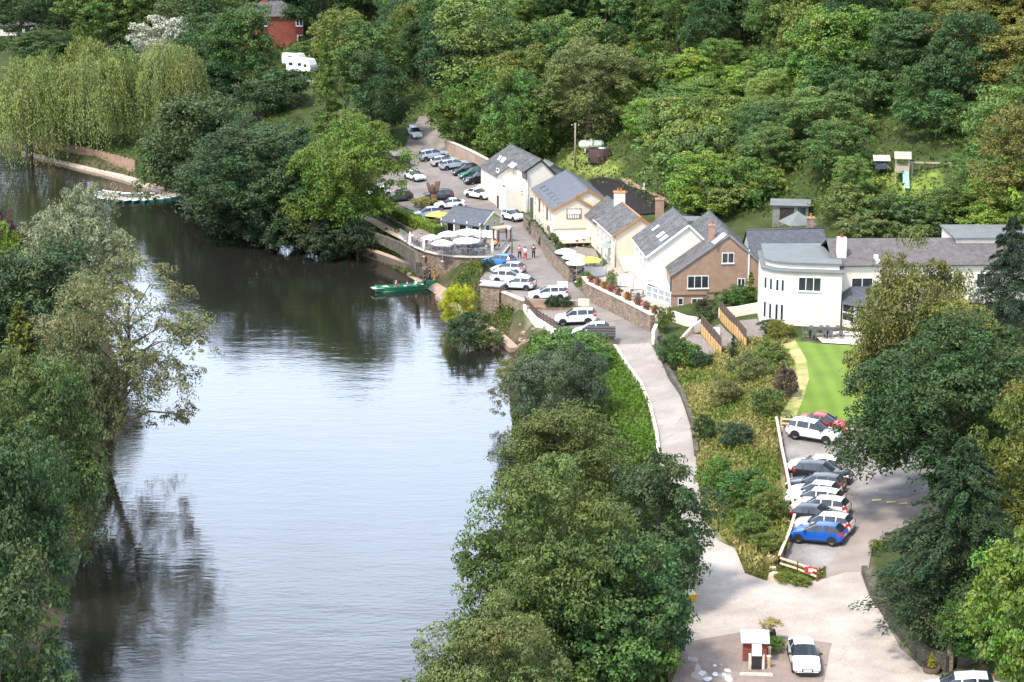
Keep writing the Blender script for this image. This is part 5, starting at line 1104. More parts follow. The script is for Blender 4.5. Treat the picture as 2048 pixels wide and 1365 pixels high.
# retaining wall of the street car park, painted white low down, with dark railing boards; rubble below
rw_ = [hit(*p)[:2] for p in ((965,575),(1000,592),(1050,610),(1074,642),(1114,672))]
r_ = wall_line('street_retaining_wall', 'ruined retaining wall with flaking white paint below the parked SUV', [(*p,) for p in rw_[2:]], 0, .5, white, base=.4, px=False, top=[3.3, 3.3, 3.2])
wall_line('street_parapet', 'stone parapet on the river side of the street cars', [(*p,) for p in rw_[:3]], 0, .5, stone, base=.6, px=False, top=[3.9, 3.75, 3.6], cap=kerbm)
fr_ = empty('parapet_fence', ql(rw_[2], 3.2), 0, 'dark boarded fence on top of the ruined white wall', 'fence')
for (a, c_) in ((rw_[2], rw_[3]), (rw_[3], rw_[4])):
    k = int(np.hypot(*(c_ - a)) / .9)
    for j in range(k + 1): p = a + (c_ - a) * j / k; MB().bar(ql(p, 3.1), ql(p, 4.2), .09).build('post', woodd, fr_, True)
    for z in (3.45, 3.72, 3.99): MB().bar(ql(a, z), ql(c_, z), .04, .2).build('board', woodd, fr_, True)
g_ = random.Random(5)
for k in range(16):
    p = G(1040 + g_.uniform(0, 85), 662 + g_.uniform(0, 40), .8); s_ = g_.uniform(.3, .75); z_ = float(H(p[0], p[1])[0][0])
    r_ = bpy.data.objects.new('fallen_stone', None); bpy.data.objects.remove(r_)
    b = MB(); v = unit(np.random.default_rng(k).normal(size=(8, 3))); x, y, z = s_, s_ * .8, s_ * .55
    b.hexa([(-x / 2, -y / 2, 0), (x / 2, -y * .4, 0), (x * .45, y / 2, 0), (-x * .4, y * .45, 0)], [(-x * .4, -y * .4, z), (x * .35, -y * .35, z * .8), (x * .4, y * .35, z), (-x * .35, y * .4, z * .9)])
    o = b.build('fallen_stone', sandstone); o.location = (p[0], p[1], z_ - .05); o.rotation_euler = (g_.uniform(-.3, .3), g_.uniform(-.3, .3), g_.uniform(0, 6)); tag(o, 'tumbled stone block below the ruined white wall', 'stone', 'fallen stones below the ruined wall')
# stone pier, bin store, planter
p = hit(985, 592); r_ = empty('stone_pier', p, R(-20), 'square stone pier with flat slate top beside the street cars', 'pier'); MB().box((-1.1, -.8, -2.2), (1.1, 1.2, 1.3)).build('masonry', stone, r_); MB().box((-1.3, -1.0, 1.3), (1.3, 1.4, 1.45)).build('slab', mat('grey_slab', (.34, .33, .34), .7), r_)
p = hit(1202, 692); r_ = empty('bin_store', p, R(-3), 'stone bin store with dark louvred roof at the lane corner', 'store'); MB().box((-1.4, -.6, -.6), (1.4, .9, 1.1)).build('masonry', stone, r_)
for k in range(4):
    MB().hexa([(-1.5, -.9 + k * .5, 1.12 + k * .16), (1.5, -.9 + k * .5, 1.12 + k * .16), (1.5, -.36 + k * .5, 1.14 + k * .16), (-1.5, -.36 + k * .5, 1.14 + k * .16)], [(-1.5, -.9 + k * .5, 1.3 + k * .16), (1.5, -.9 + k * .5, 1.3 + k * .16), (1.5, -.36 + k * .5, 1.36 + k * .16), (-1.5, -.36 + k * .5, 1.36 + k * .16)]).build('louvre', mat('dark_board', (.05, .045, .042), .8), r_)
p = hit(1103, 618); r_ = empty('brick_planter', p, R(-8), 'pinkish walled planter with two dark bushes in the street', 'planter'); MB().box((-2.7, .1, -.3), (2.9, .45, 1.0)).build('rear_wall', sandstone, r_); MB().box((-2.7, -.9, -.3), (2.9, .1, .35)).build('bed', mudm, r_)
plant('shrub', p + np.array([.1, -.4, .3]), 1.6, 1.2, (.02, .05, .02), 'dark clipped bush nearest the river in the street planter', 'shrub'); plant('shrub', p + np.array([1.6, -.4, .3]), 1.5, 1.0, (.03, .06, .025), 'dark spreading bush nearest the sign in the street planter', 'shrub')

simple_shed('boat_shed', 'dark lean-to shed at the edge of the upper car park by the bright green tree', hit(806, 340), 2.6, 4.5, 2.3, mat('shed_roof', (.16, .15, .145), .8), woodd, R(30), .3)
# ---- hedge, carved stump, golden shrub
def leaf_box(name, label, A, B, w_, h, color, n=9000, cat='hedge'):
    g = np.random.default_rng(n); A = np.array(A[:2]); B = np.array(B[:2]); d = B - A; Ln = np.hypot(*d); r = empty(name, (*A, z0(*A)), math.atan2(d[1], d[0]), label, cat)
    slope = z0(*B) - z0(*A); q_ = g.random((n, 3)) * np.array([Ln, w_, h]); ax = g.integers(0, 4, n)
    nr = g.normal(size=(n, 3)) * .4
    for k, (i, v) in enumerate(((1, 0), (1, w_), (2, h), (2, h))): m_ = ax == k; q_[m_, i] = v + g.normal(0, .08, m_.sum()); nr[m_, i] += 1 if v else -1
    q_[:, 1] -= w_ / 2; q_[:, 2] += q_[:, 0] / Ln * slope; v, f = leaf_quads(g, q_, nr, .17); o = raw_mesh('foliage', v, f, leafm, r, tint=tints(g, g.integers(0, 30, n), 30)); o.color = (*color, 1)
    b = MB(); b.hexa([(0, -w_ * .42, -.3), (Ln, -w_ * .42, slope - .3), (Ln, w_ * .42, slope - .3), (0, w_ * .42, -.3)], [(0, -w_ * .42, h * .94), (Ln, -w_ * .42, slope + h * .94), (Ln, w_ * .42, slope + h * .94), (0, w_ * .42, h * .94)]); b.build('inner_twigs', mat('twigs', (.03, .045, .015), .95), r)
    return r
leaf_box('hedge', 'long clipped bright green hedge between car park and river path', hit(762, 424), hit(880, 474), 1.5, 1.35, (.16, .24, .025))
plant('shrub', hit(846, 416), 2.6, 1.5, (.27, .25, .06), 'small golden bush at the foot of the carved stump', 'shrub'); plant('shrub', hit(877, 468), 1.6, 1.7, (.14, .17, .02), 'small round bush at the end of the clipped hedge', 'shrub')
p = hit(868, 412); r_ = empty('carved_stump', p, 0, 'tall dead tree stump with lopped forked arms in the upper car park', 'stump'); b = MB(); b.tube([(0, 0, -.3), (0, 0, 1), (.05, 0, 1.7)], [.62, .5, .48], 10); b.build('trunk', mat('dead_wood', (.10, .06, .045), .9, .3, 4, .5, 8), r_)
for e in ((-.9, .1, 3.3), (-.25, -.2, 3.1), (.35, .2, 3.4), (.75, 0, 3.5)): b = MB(); b.tube([(0, 0, 1.4), (e[0] * .6, e[1], 2.2), e], [.36, .26, .2], 8); b.build('limb', mat('dead_wood'), r_)

# ------------------------------------------------------------------ fences
def post_fence(name, label, pts, h=1.0, step=2.0, rails=(.5, .92), pm=wood, rm=wood, pw=.12, rw=.05, rh=.14, off=0, cat='fence'):
    P = [np.array(hit(*p)[:2]) for p in pts]; r = empty(name, (*P[0], z0(*P[0])), 0, label, cat)
    for i in range(len(P) - 1):
        a, c_ = P[i], P[i + 1]; k = max(1, int(round(np.hypot(*(c_ - a)) / step)))
        for j in range(k + (i == len(P) - 2)):
            p = a + (c_ - a) * j / k; z = z0(*p); MB().bar(ql(p, z - .3), ql(p, z + h), pw).build('post', pm, r, True)
        for j in range(k):
            p, q_ = a + (c_ - a) * j / k, a + (c_ - a) * (j + 1) / k; zp_, zq = z0(*p), z0(*q_)
            for f in rails: MB().bar(ql(p, zp_ + f), ql(q_, zq + f), rw, rh).build('rail', rm, r, True)
    return r
post_fence('timber_fence', 'timber fence with pale top rail down the slope side of the gravel car park', [(1552,858),(1562,915),(1572,965),(1580,1010),(1590,1050),(1580,1085),(1558,1138)], .95, 2.2, (.35, .62), rustw, rustw)
r_ = empty('top_rail', hit(1552, 858), 0, 'pale squared top rail lying along the car park fence', 'rail')
P_ = [hit(*p) for p in ((1552,858),(1562,915),(1572,965),(1580,1010),(1590,1050),(1580,1085),(1558,1138))]
for i in range(6): MB().bar(P_[i] + (0, 0, 1.03), P_[i + 1] + (0, 0, 1.03 + .001 * i), .2, .14).build('rail', woodl, r_, True)
post_fence('timber_fence', 'two-rail pale timber fence between the lawn and the gravel car park', [(1562,858),(1640,864),(1730,872),(1790,876)], 1.0, 2.6, (.5, .9), woodl, woodl)
post_fence('timber_fence', 'short timber fence with red sign at the car park entrance', [(1558,1138),(1595,1150),(1634,1166)], 1.0, 1.9, (.45, .85), rustw, woodl)
def sign(name, label, p, az, w_, h, z, m, post=True, pm=None, cat='sign', legs=1, marks=None):
    r = empty(name, p, R(az), label, cat); MB().box((-w_ / 2, -.03, z), (w_ / 2, .03, z + h)).build('panel', m, r)
    if post:
        for x in ([0] if legs == 1 else [-w_ / 2 + .06, w_ / 2 - .06]): MB().cbox((x, .06, z / 2 + h * .3), (.07, .06, z + h * .6)).build('post', pm or metalg, r)
    for (x0, x1, z0_, z1, mm) in (marks or []): MB().box((x0, -.036, z0_), (x1, -.031, z1)).build('print', mm, r)
    return r
sign('car_park_sign', 'red sign with white symbol on the entrance fence', hit(1620, 1160) + (0, -.12, 0), -12, .85, .45, .55, mat('sign_red', (.5, .03, .03), .5), False, marks=[(-.15, .15, .64, .9, whitep)])
for k, (x, y, s_) in enumerate(((1542,1122,.9), (1546,1142,.7), (1550,1162,1.3), (1602,1162,.7), (1583,1167,.45), (1560,862,.9), (1562,880,.6))):
    b = MB(); n_ = 7; g_ = random.Random(k); lo = [(s_ * .5 * math.cos(a * 6.283 / n_) * g_.uniform(.8, 1.15), s_ * .38 * math.sin(a * 6.283 / n_) * g_.uniform(.8, 1.15), -.1) for a in range(n_)]
    b.hexa(lo, [(q_[0] * .7, q_[1] * .65, s_ * .42 * g_.uniform(.85, 1.1)) for q_ in lo]); o = b.build('boulder', mat('pale_boulder', (.5, .38, .26), .9, .2, 2, .4, 8)); o.location = hit(x, y)
    tag(o, ['pale boulder uppermost on the entrance verge', 'small pale boulder between two larger ones on the verge', 'largest pale boulder at the entrance fence corner', 'pale boulder below the red sign', 'smallest stone between the two green tussocks', 'pale boulder at the lawn fence corner', 'small boulder below the lawn fence corner'][k], 'boulder')
for k, (x, y, l_) in enumerate(((1568,1166,'round green tussock beside the largest boulder'), (1600,1172,'round green tussock under the red sign'), (1755,1100,'low green tuft on the verge by the dark conifer'))): plant('shrub', hit(x, y), 1.2, .7, (.13, .17, .025), l_, 'shrub')
post_fence('bank_fence', 'low wire fence with mossy posts along the river side of the forecourt', [(1396,1120),(1385,1170),(1368,1240),(1350,1310),(1338,1370)], 1.0, 2.0, (.4, .9), woodd, metalg, rw=.03, rh=.03)
post_fence('garden_rail', 'pale timber handrail above the curved garden wall', [(1820,1240),(1850,1275),(1880,1298),(1912,1318)], 1.9, 1.6, (1.85, 1.1, 1.35, 1.6), woodd, wood)
# yellow salt bin and orange cone at the forecourt edge
p = hit(1378, 1203); r_ = empty('grit_bin', p, R(15), 'yellow and white grit bin at the forecourt edge', 'bin'); MB().hexa([(-.4, -.3, 0), (.4, -.3, 0), (.4, .3, 0), (-.4, .3, 0)], [(-.46, -.36, .6), (.46, -.36, .6), (.46, .36, .6), (-.46, .36, .6)]).build('tub', mat('bin_yellow', (.6, .36, .04), .6), r_); MB().hexa([(-.48, -.38, .6), (.48, -.38, .6), (.48, .38, .6), (-.48, .38, .6)], [(-.3, -.2, .8), (.3, -.2, .8), (.3, .2, .8), (-.3, .2, .8)]).build('lid', mat('bin_cream', (.75, .65, .42), .6), r_)
p = hit(1346, 1314); r_ = empty('warning_lamp', p, 0, 'small orange barrel with yellow top at the bottom edge of the forecourt', 'marker'); MB().lathe([(.16, 0), (.18, .3), (.16, .5)], (0, 0, 0), 12).build('barrel', mat('cone_orange', (.6, .16, .02), .6), r_); MB().lathe([(.16, .5), (.14, .66), (.05, .74), (0, .75)], (0, 0, 0), 12).build('top', mat('bin_yellow'), r_)
p = hit(1391, 1142); r_ = empty('white_post', p, 0, 'short white post at the corner of the lane and forecourt', 'post'); MB().lathe([(.12, 0), (.12, .8), (.05, .9), (0, .92)], (0, 0, 0), 10).build('post', whitep, r_)

# ---- old petrol pump on its island
p = hit(1513, 1350); r_ = empty('pump_island', p, R(-4), 'kerbed concrete island under the old petrol pump', 'island'); b = MB(); b.hexa([(-1.0, -.2, -.1), (.95, -.2, -.1), (1.1, 3.6, -.1), (-.6, 3.4, -.1)], [(-1.0, -.2, .18), (.95, -.2, .18), (1.1, 3.6, .14), (-.6, 3.4, .14)]); b.build('slab', tarmacred, r_)
MB().hexa([(-1.1, -.45, -.1), (1.0, -.45, -.1), (.95, -.2, -.1), (-1.0, -.2, -.1)], [(-1.1, -.45, .24), (1.0, -.45, .24), (.95, -.2, .24), (-1.0, -.2, .24)]).build('kerb', kerbm, r_)
pi = p + np.array([.05, .6, .16]); r_ = empty('petrol_pump', pi, R(-3), 'old petrol pump with white head and black body on the forecourt island', 'petrol pump')
MB().box((-.27, -.2, 0), (.27, .25, .95)).build('body', blackp, r_); MB().box((-.3, -.24, .95), (.3, .28, 1.55)).build('head', whitep, r_); MB().box((-.2, -.26, 1.12), (.2, -.24, 1.42)).build('dial', mat('dial_grey', (.5, .5, .47), .4, .2, 12), r_)
for s in (-1, 1): MB().box((s * .42 - .08, -.15, 0), (s * .42 + .08, .2, .95)).build('side_post', kerbm, r_)
MB().tube([(.3, 0, 1.3), (.4, -.05, .9), (.33, -.1, .35), (.3, 0, .8)], .025, 6).build('hose', blackp, r_)
pi = p + np.array([.1, 2.0, .14]); r_ = empty('brick_pillar', pi, R(-4), 'red brick pillar with sloping white board behind the petrol pump', 'pillar'); MB().box((-.75, -.3, 0), (.75, .4, 1.45)).build('masonry', redbrick, r_); slab4(MB(), [(-.9, -.55, 1.42), (.9, -.55, 1.42), (.9, .6, 1.85), (-.9, .6, 1.85)], .08).build('board', mat('sign_white', (.75, .76, .8), .5, .06), r_)
b = MB(); slab4(b, [(-.4, -.2, 1.562), (.4, -.2, 1.562), (.4, -.08, 1.607), (-.4, -.08, 1.607)], .01); slab4(b, [(-.35, .1, 1.674), (.35, .1, 1.674), (.35, .2, 1.712), (-.35, .2, 1.712)], .01); b.build('print', mat('sign_pink', (.6, .45, .5), .6), r_)
for k, (x, y) in enumerate(((.85, .6), (1.05, 2.0))):
    r_ = empty('wooden_post', p + np.array([x, y + .2, .14]), 0, ('short wooden bollard beside the petrol pump', 'short wooden bollard beside the brick pillar')[k], 'bollard'); MB().lathe([(.13, 0), (.13, .75)], (0, 0, 0), 10).build('post', wood, r_); MB().lathe([(.16, .75), (.16, .82), (0, .84)], (0, 0, 0), 10).build('cap', kerbm, r_)
pq = hit(1540, 1290); r_ = empty('plant_barrel', pq, 0, 'black tall planter with straw-coloured palm behind the brick pillar', 'planter'); MB().hexa([(-.4, -.4, 0), (.4, -.4, 0), (.4, .4, 0), (-.4, .4, 0)], [(-.33, -.33, 1.0), (.33, -.33, 1.0), (.33, .33, 1.0), (-.33, .33, 1.0)]).build('tub', blackp, r_)
plant('shrub', pq + np.array([0, 0, 1.0]), 1.2, .8, (.36, .3, .12), 'straw-coloured drooping plant in the tall black planter', 'plant'); plant('shrub', pq + np.array([-.05, -1.3, 0]), 1.3, 1.0, (.09, .16, .02), 'bright green bush behind the brick pillar', 'shrub')
p = hit(1862, 1346); r_ = empty('flower_tub', p, 0, 'wide wooden tub with small yellow conifer at the forecourt edge', 'planter'); MB().lathe([(.45, -.05), (.6, .45), (.52, .45), (.5, .38), (0, .38)], (0, 0, 0), 14).build('tub', woodd, r_); plant('cone', p + (0, 0, .35), .7, 1.1, (.3, .3, .015), 'small bright yellow conifer in the wide wooden tub', 'shrub')
plant('cone', hit(1945, 1372), .7, 1.2, (.26, .28, .015), 'small yellow conifer behind the white car at the bottom edge', 'shrub')
# tarmac patch and painted marks
sheet('tarmac_patch', outline([(1371,1288),(1346,1365),(1336,1420),(1560,1430),(1640,1410),(1658,1312),(1664,1290),(1560,1276),(1480,1268)]), tarmacred, .115)
for k, (x, y, s_) in enumerate(((1404,1350,.5), (1430,1352,.4), (1415,1361,.5), (1455,1345,.45), (1456,1360,.6), (1430,1335,.2), (1447,1353,.3))):
    g_ = random.Random(k); c_ = hit(x, y)[:2]; pl = [c_ + s_ * g_.uniform(.6, 1.2) * np.array([.55 * math.cos(a * 6.283 / 8), .9 * math.sin(a * 6.283 / 8)]) for a in range(8)]; sheet('paint_patch', pl, mat('worn_white', (.62, .6, .57), .9, .2, 3), .12, step=.5)
for k, (x, y) in enumerate(((1753,1003), (1782,1007), (1806,1010))): c_ = hit(x, y)[:2]; sheet('painted_dash', [c_ + d for d in (np.array([-.35, -.18]), np.array([.35, -.28]), np.array([.35, .1]), np.array([-.35, .2]))], mat('road_yellow', (.55, .42, .2), .9, .2, 5), .125, step=1)

# ------------------------------------------------------------------ street furniture
sign('white_board', 'blank-looking white notice board on a post beside the garden steps', hit(1125, 592), -5, 1.2, .8, .9, whitep, legs=2)
sign('notice_board', 'pale yellow notice board by the street in front of the sandstone wall', hit(1167, 626), -5, 1.25, .8, .8, mat('sign_cream', (.62, .58, .38), .6), legs=2)
sign('orange_sign', 'small orange sign on the end of the inn garden wall', hit(1143, 556), -10, .5, .5, 1.4, mat('sign_orange', (.6, .13, .05), .5))
r_ = empty('lamp_post', hit(1024, 508), 0, 'green lamp post with white head at the terrace corner', 'lamp post'); MB().tube([(0, 0, 0), (0, 0, 3.2)], [.09, .06], 8).build('post', mat('lamp_green', (.05, .16, .12), .5), r_); MB().lathe([(.1, 3.2), (.22, 3.3), (.24, 3.6), (.12, 3.75), (0, 3.76)], (-.35, 0, -.15), 10).build('lantern', whitep, r_); MB().bar((0, 0, 3.1), (-.35, 0, 3.1), .05).build('bracket', mat('lamp_green'), r_)
r_ = empty('wooden_shelter', hit(1005, 486), R(35), 'brown open timber shelter with stone top beside the café hut', 'shelter')
for x, y in ((-1, -.5), (1, -.5), (1, .6), (-1, .6)): MB().cbox((x, y, .9), (.18, .18, 2.0)).build('post', rustw, r_)
MB().box((-1.2, -.8, 1.9), (1.2, .9, 2.1)).build('top', mat('stone_top', (.35, .26, .2), .85), r_)
sign('menu_board', 'white triangular menu board under the timber shelter', hit(1006, 484) + (0, -.2, 0), 20, .8, 1.1, .1, whitep, False)
def pole(label, x, y, h, arms=True):
    r = empty('telegraph_pole', hit(x, y), 0, label, 'pole'); MB().tube([(0, 0, -.4), (0, 0, h)], [.15, .1], 8).build('post', mat('pole_wood', (.26, .21, .165), .9, .2), r)
    if arms: MB().bar((-.6, 0, h - .4), (.6, 0, h - .4), .09).build('cross_arm', mat('pole_wood'), r)
    for x_ in (-.5, .5): MB().lathe([(.05, 0), (.06, .08), (.03, .14)], (x_, 0, h - .34), 8).build('insulator', whitep, r)
pole('telegraph pole beside the green tank behind the cottage', 1150, 336, 6.6, False); pole('weathered telegraph pole behind the cream house', 1362, 418, 5.8)
p = hit(1183, 303); r_ = empty('gas_tank', p, R(-6), 'pale green cylindrical gas tank on the slope behind the inn', 'tank'); b = MB(); b.tube([(-1.9, 0, 1.0), (-1.75, 0, 1.0), (-1.4, 0, 1.0), (1.4, 0, 1.0), (1.75, 0, 1.0), (1.9, 0, 1.0)], [.15, .5, .68, .68, .5, .15], 18); b.build('vessel', mat('tank_green', (.55, .62, .48), .5, .06), r_)
for x in (-1, 1): MB().box((x - .2, -.5, -.2), (x + .2, .5, .45)).build('saddle', kerbm, r_)
MB().lathe([(.3, 1.6), (.3, 1.85), (0, 1.95)], (0, 0, 0), 12).build('dome', mat('tank_green'), r_)
p = hit(1199, 321); r_ = empty('water_tank', p, 0, 'round dark brown tank with pale lid on the slope behind the inn', 'tank'); MB().lathe([(1.65, -.2), (1.65, 1.75), (1.5, 1.75), (1.5, 1.6), (0, 1.7)], (0, 0, 0), 28).build('wall', mat('tank_brown', (.05, .025, .028), .8, .15, 2, kind='plank', color2=(.035, .02, .02), p=(.3, 3, .02, 0)), r_); MB().lathe([(.6, 1.72), (.6, 1.84), (0, 1.9)], (.4, .1, 0), 14).build('lid', mat('lid_grey', (.3, .36, .38), .5), r_)
sheet('slope_netting', outline([(1180,362),(1205,357),(1245,366),(1290,386),(1335,410),(1318,430),(1250,430),(1200,395)]), black_net, .25)
sheet('bare_bank', outline([(1235,357),(1262,362),(1330,398),(1345,412),(1335,410),(1290,385),(1245,365)]), mudm, .2)
p = hit(1288, 386); r_ = empty('white_marker', p, 0, 'thin white post above the black slope netting', 'post'); MB().cbox((0, 0, .5), (.18, .18, 1.6)).build('post', whitep, r_)

# ---- play equipment on the slope
p = hit(1803, 362); r_ = empty('play_tower', p, R(-8), 'wooden play tower with pitched roof on the hillside lawn', 'play tower')
for x in (-.75, .75):
    for y in (-.6, .6): MB().cbox((x, y, 1.3), (.12, .12, 3.2)).build('post', mat('grey_wood', (.36, .29, .23), .9, .2), r_)
MB().box((-.85, -.7, 1.1), (.85, .7, 1.22)).build('platform', mat('grey_wood'), r_)
for y in (-.72, .68): MB().box((-.8, y, 1.22), (.8, y + .04, 1.9)).build('side_panel', mat('grey_wood'), r_)
for s in (-1, 1): slab4(MB(), [(-1.0, 0, 3.5), (1.0, 0, 3.5), (1.0, s * .95, 2.75), (-1.0, s * .95, 2.75)][::s], .06).build('roof', mat('grey_wood'), r_)
r_ = empty('slide', p + np.array([.3, -.8, 0]), R(-8), 'turquoise slide running down from the play tower', 'slide'); b = MB(); b.hexa([(-.36, 0, 1.1), (-.36, -2.9, -.3), (.36, -2.9, -.3), (.36, 0, 1.1)], [(-.36, 0, 1.22), (-.36, -2.9, -.18), (.36, -2.9, -.18), (.36, 0, 1.22)]); b.build('chute', mat('slide_blue', (.25, .52, .56), .4), r_)
for s in (-1, 1): MB().bar((s * .31, 0, 1.22), (s * .31, -2.6, -.06), .05, .22).build('side', mat('slide_blue'), r_)
r_ = empty('swing_frame', p + np.array([3.0, .4, -.2]), R(-8), 'timber swing frame beside the play tower', 'swing'); MB().bar((-2.0, 0, 2.3), (2.8, 0, 2.3), .18).build('beam', mat('grey_wood'), r_)
for s in (-1, 1): MB().bar((2.8, 0, 2.3), (3.1, s * .8, -.4), .15).build('leg', mat('grey_wood'), r_); MB().bar((-1.7, 0, 2.3), (-1.7, s * .8, -.4), .15).build('leg', mat('grey_wood'), r_)
for x in (-.6, .9):
    MB().bar((x - .2, 0, 2.25), (x - .2, 0, .55), .025).build('chain', metalg, r_); MB().bar((x + .2, 0, 2.25), (x + .2, 0, .55), .025).build('chain', metalg, r_); MB().cbox((x, 0, .53), (.5, .2, .05)).build('swing_seat', blackp, r_)
p = hit(1762, 352); r_ = empty('play_house', p, R(-5), 'small raised playhouse with pale roof left of the play tower', 'playhouse'); MB().box((-.8, -.6, .9), (.8, .6, 1.7)).build('cabin', mat('play_navy', (.06, .07, .1), .8), r_); slab4(MB(), [(-1, -.8, 1.95), (1, -.8, 1.95), (1, .8, 2.4), (-1, .8, 2.4)], .07).build('roof', mat('pale_board', (.5, .45, .38), .8), r_)
for x in (-.7, .7):
    for y in (-.5, .5): MB().cbox((x, y, .8), (.1, .1, 2.3)).build('post', woodd, r_)

# ---- stepped decks beside the hotel: boarded screens with dark netting
def screen(label, a, b_, h=2.0):
    A, B = hit(*a)[:2], hit(*b_)[:2]; r = empty('deck_screen', (*A, z0(*A)), 0, label, 'screen'); k = max(3, int(np.hypot(*(B - A)) / .45))
    for j in range(k):
        p, q_ = A + (B - A) * (j + .04) / k, A + (B - A) * (j + .96) / k; zp_, zq = z0(*p), z0(*q_); b = MB(); d = (B - A) / np.hypot(*(B - A)); n_ = np.array([d[1], -d[0]]) * .03
        b.hexa([ql(p - n_, zp_ - .5), ql(q_ - n_, zq - .5), ql(q_ + n_, zq - .5), ql(p + n_, zp_ - .5)], [ql(p - n_, zp_ + h * .55), ql(q_ - n_, zq + h * .55), ql(q_ + n_, zq + h * .55), ql(p + n_, zp_ + h * .55)]); b.build('board', mat('honey_board', (.55, .33, .13), .7, .2, 2), r, True)
        if j % 3 == 0: MB().bar(ql(p, zp_), ql(p, zp_ + h), .1).build('post', woodd, r, True)
    for z in np.linspace(h * .6, h, 5): MB().bar(ql(A, z0(*A) + z), ql(B, z0(*B) + z), .05, .13).build('slat', woodd, r, True)
screen('lower honey-boarded screen with dark slatted top beside the hotel garden', (1402,668), (1442,716)); screen('upper honey-boarded screen with dark slatted top nearer the hotel', (1440,640), (1492,700))
for k, pl in enumerate((((1360,690),(1372,668),(1402,672),(1440,716),(1400,722)), ((1408,664),(1440,650),(1488,702),(1452,716)), ((1450,645),(1515,640),(1530,672),(1500,700)))): sheet('deck', outline(pl), mat('deck_grey', (.24, .205, .19), .9, .15, 1.5, kind='plank', color2=(.2, .17, .155)), .1)
b = MB(); r_ = empty('white_board', hit(1428, 676), R(-10), 'white round-topped board on the middle deck', 'sign'); MB().box((-.6, -.04, .2), (.6, .04, 1.1)).build('panel', whitep, r_); MB().box((-.05, -.05, .3), (.12, -.041, .95)).build('print', mat('print_maroon', (.25, .05, .06), .7), r_)
wall_line('deck_wall', 'sloping white stair wall on the lowest deck', [(1362,684),(1385,668),(1402,662)], [.4,.9,1.2], .25, white)
# ------------------------------------------------------------------ rough ground
def scatter(name, poly, n, size, hmax, cols, kindt='stuff', seed=1, asp=.35, upright=.8, label=None, drop=0., clump=0, pads=True):
    g = np.random.default_rng(seed); poly = np.array(poly); lo, hi = poly.min(0), poly.max(0); q_ = g.random((n * 4, 2)) * (hi - lo) + lo
    if clump:
        c_ = g.random((clump, 2)) * (hi - lo) + lo; q_ = c_[g.integers(0, clump, n * 4)] + g.normal(0, 1, (n * 4, 2)) * g.uniform(.4, 1.6, (n * 4, 1))
    q_ = q_[inside(q_, poly)][:n]; n = len(q_)
    for pd in (PADS.values() if pads else ()):
        k = ~inside(q_, pd); q_ = q_[k]
    n = len(q_); z, d = H(q_[:, 0], q_[:, 1]); k = d > -.1; q_, z = q_[k], z[k]; n = len(q_)
    P = np.c_[q_, z + g.random(n) ** 1.6 * hmax - drop]; nr = g.normal(size=(n, 3)) * np.array([1, 1, .6]) + np.array([0, -.25, .5])
    ax = np.tile((0, 0, 1.), (n, 1)) * upright + g.normal(0, .5, (n, 3)); v, f = leaf_quads(g, P, nr, size, asp, ax, .5)
    cl = np.array(cols); nzv = np.sin(q_[:, 0] * .9 + np.sin(q_[:, 1] * .31) * 2) + np.sin(q_[:, 1] * .47 + 1.3 * np.sin(q_[:, 0] * .6)) + g.normal(0, .7, n)
    ci = np.clip(((nzv + 2.2) / 4.4 * len(cl)).astype(int), 0, len(cl) - 1)
    o = raw_mesh(name, v, f, None); me = o.data
    a = me.color_attributes.new('blade', 'FLOAT_COLOR', 'CORNER'); cc = np.repeat(np.c_[cl[ci] * g.uniform(.75, 1.25, (n, 1)), np.ones(n)], 4, 0); a.data.foreach_set('color', cc.astype(np.float32).ravel())
    me.materials.append(blade_mat()); tag(o, label, None, kind=kindt); return o
def blade_mat():
    if 'blades' in MATS: return MATS['blades']
    m = bpy.data.materials.new('blades'); m.use_nodes = True; MATS['blades'] = m; n = m.node_tree.nodes; l = m.node_tree.links.new; b = n['Principled BSDF']; b.inputs['Roughness'].default_value = .8; b.inputs['Specular IOR Level'].default_value = .15
    at = n.new('ShaderNodeAttribute'); at.attribute_name = 'blade'; l(at.outputs['Color'], b.inputs['Base Color']); t = n.new('ShaderNodeBsdfTranslucent'); l(at.outputs['Color'], t.inputs['Color'])
    ms = n.new('ShaderNodeMixShader'); ms.inputs[0].default_value = .25; l(b.outputs[0], ms.inputs[1]); l(t.outputs[0], ms.inputs[2]); l(ms.outputs[0], n['Material Output'].inputs[0]); return m
STW = (.27, .24, .085); ST2 = (.2, .19, .055); OLV = (.13, .14, .035); GRS = (.09, .14, .025); GR2 = (.06, .1, .022); BRT = (.09, .165, .02)
scatter('rough_grass', STRAW, 42000, .34, .55, [GRS, (.13, .17, .035), (.19, .21, .055), (.22, .22, .065), (.25, .235, .08), (.22, .225, .065), STW, (.3, .265, .1)], seed=3)
scatter('verge_weeds', GREENSTRIP, 9000, .3, .5, [BRT, (.075, .14, .02), (.105, .175, .028), GRS], seed=4, asp=.5)
scatter('dry_verge', DRYSTRIP, 5000, .24, .25, [STW, (.36, .3, .13), ST2], seed=5)
RBANK = outline([(835,470),(720,452),(640,440),(600,450),(640,480),(735,490),(830,520)]); scatter('bank_grass', RBANK, 8000, .3, .4, [GRS, (.08, .15, .02), GR2], seed=6, asp=.5)
scatter('bank_scrub', np.array([G(*p, .8)[:2] for p in ((885,585),(960,560),(1000,600),(1030,640),(1010,670),(1000,668),(950,640))]), 5000, .32, .7, [GR2, GRS, OLV, (.16, .12, .07)], seed=7, asp=.5)
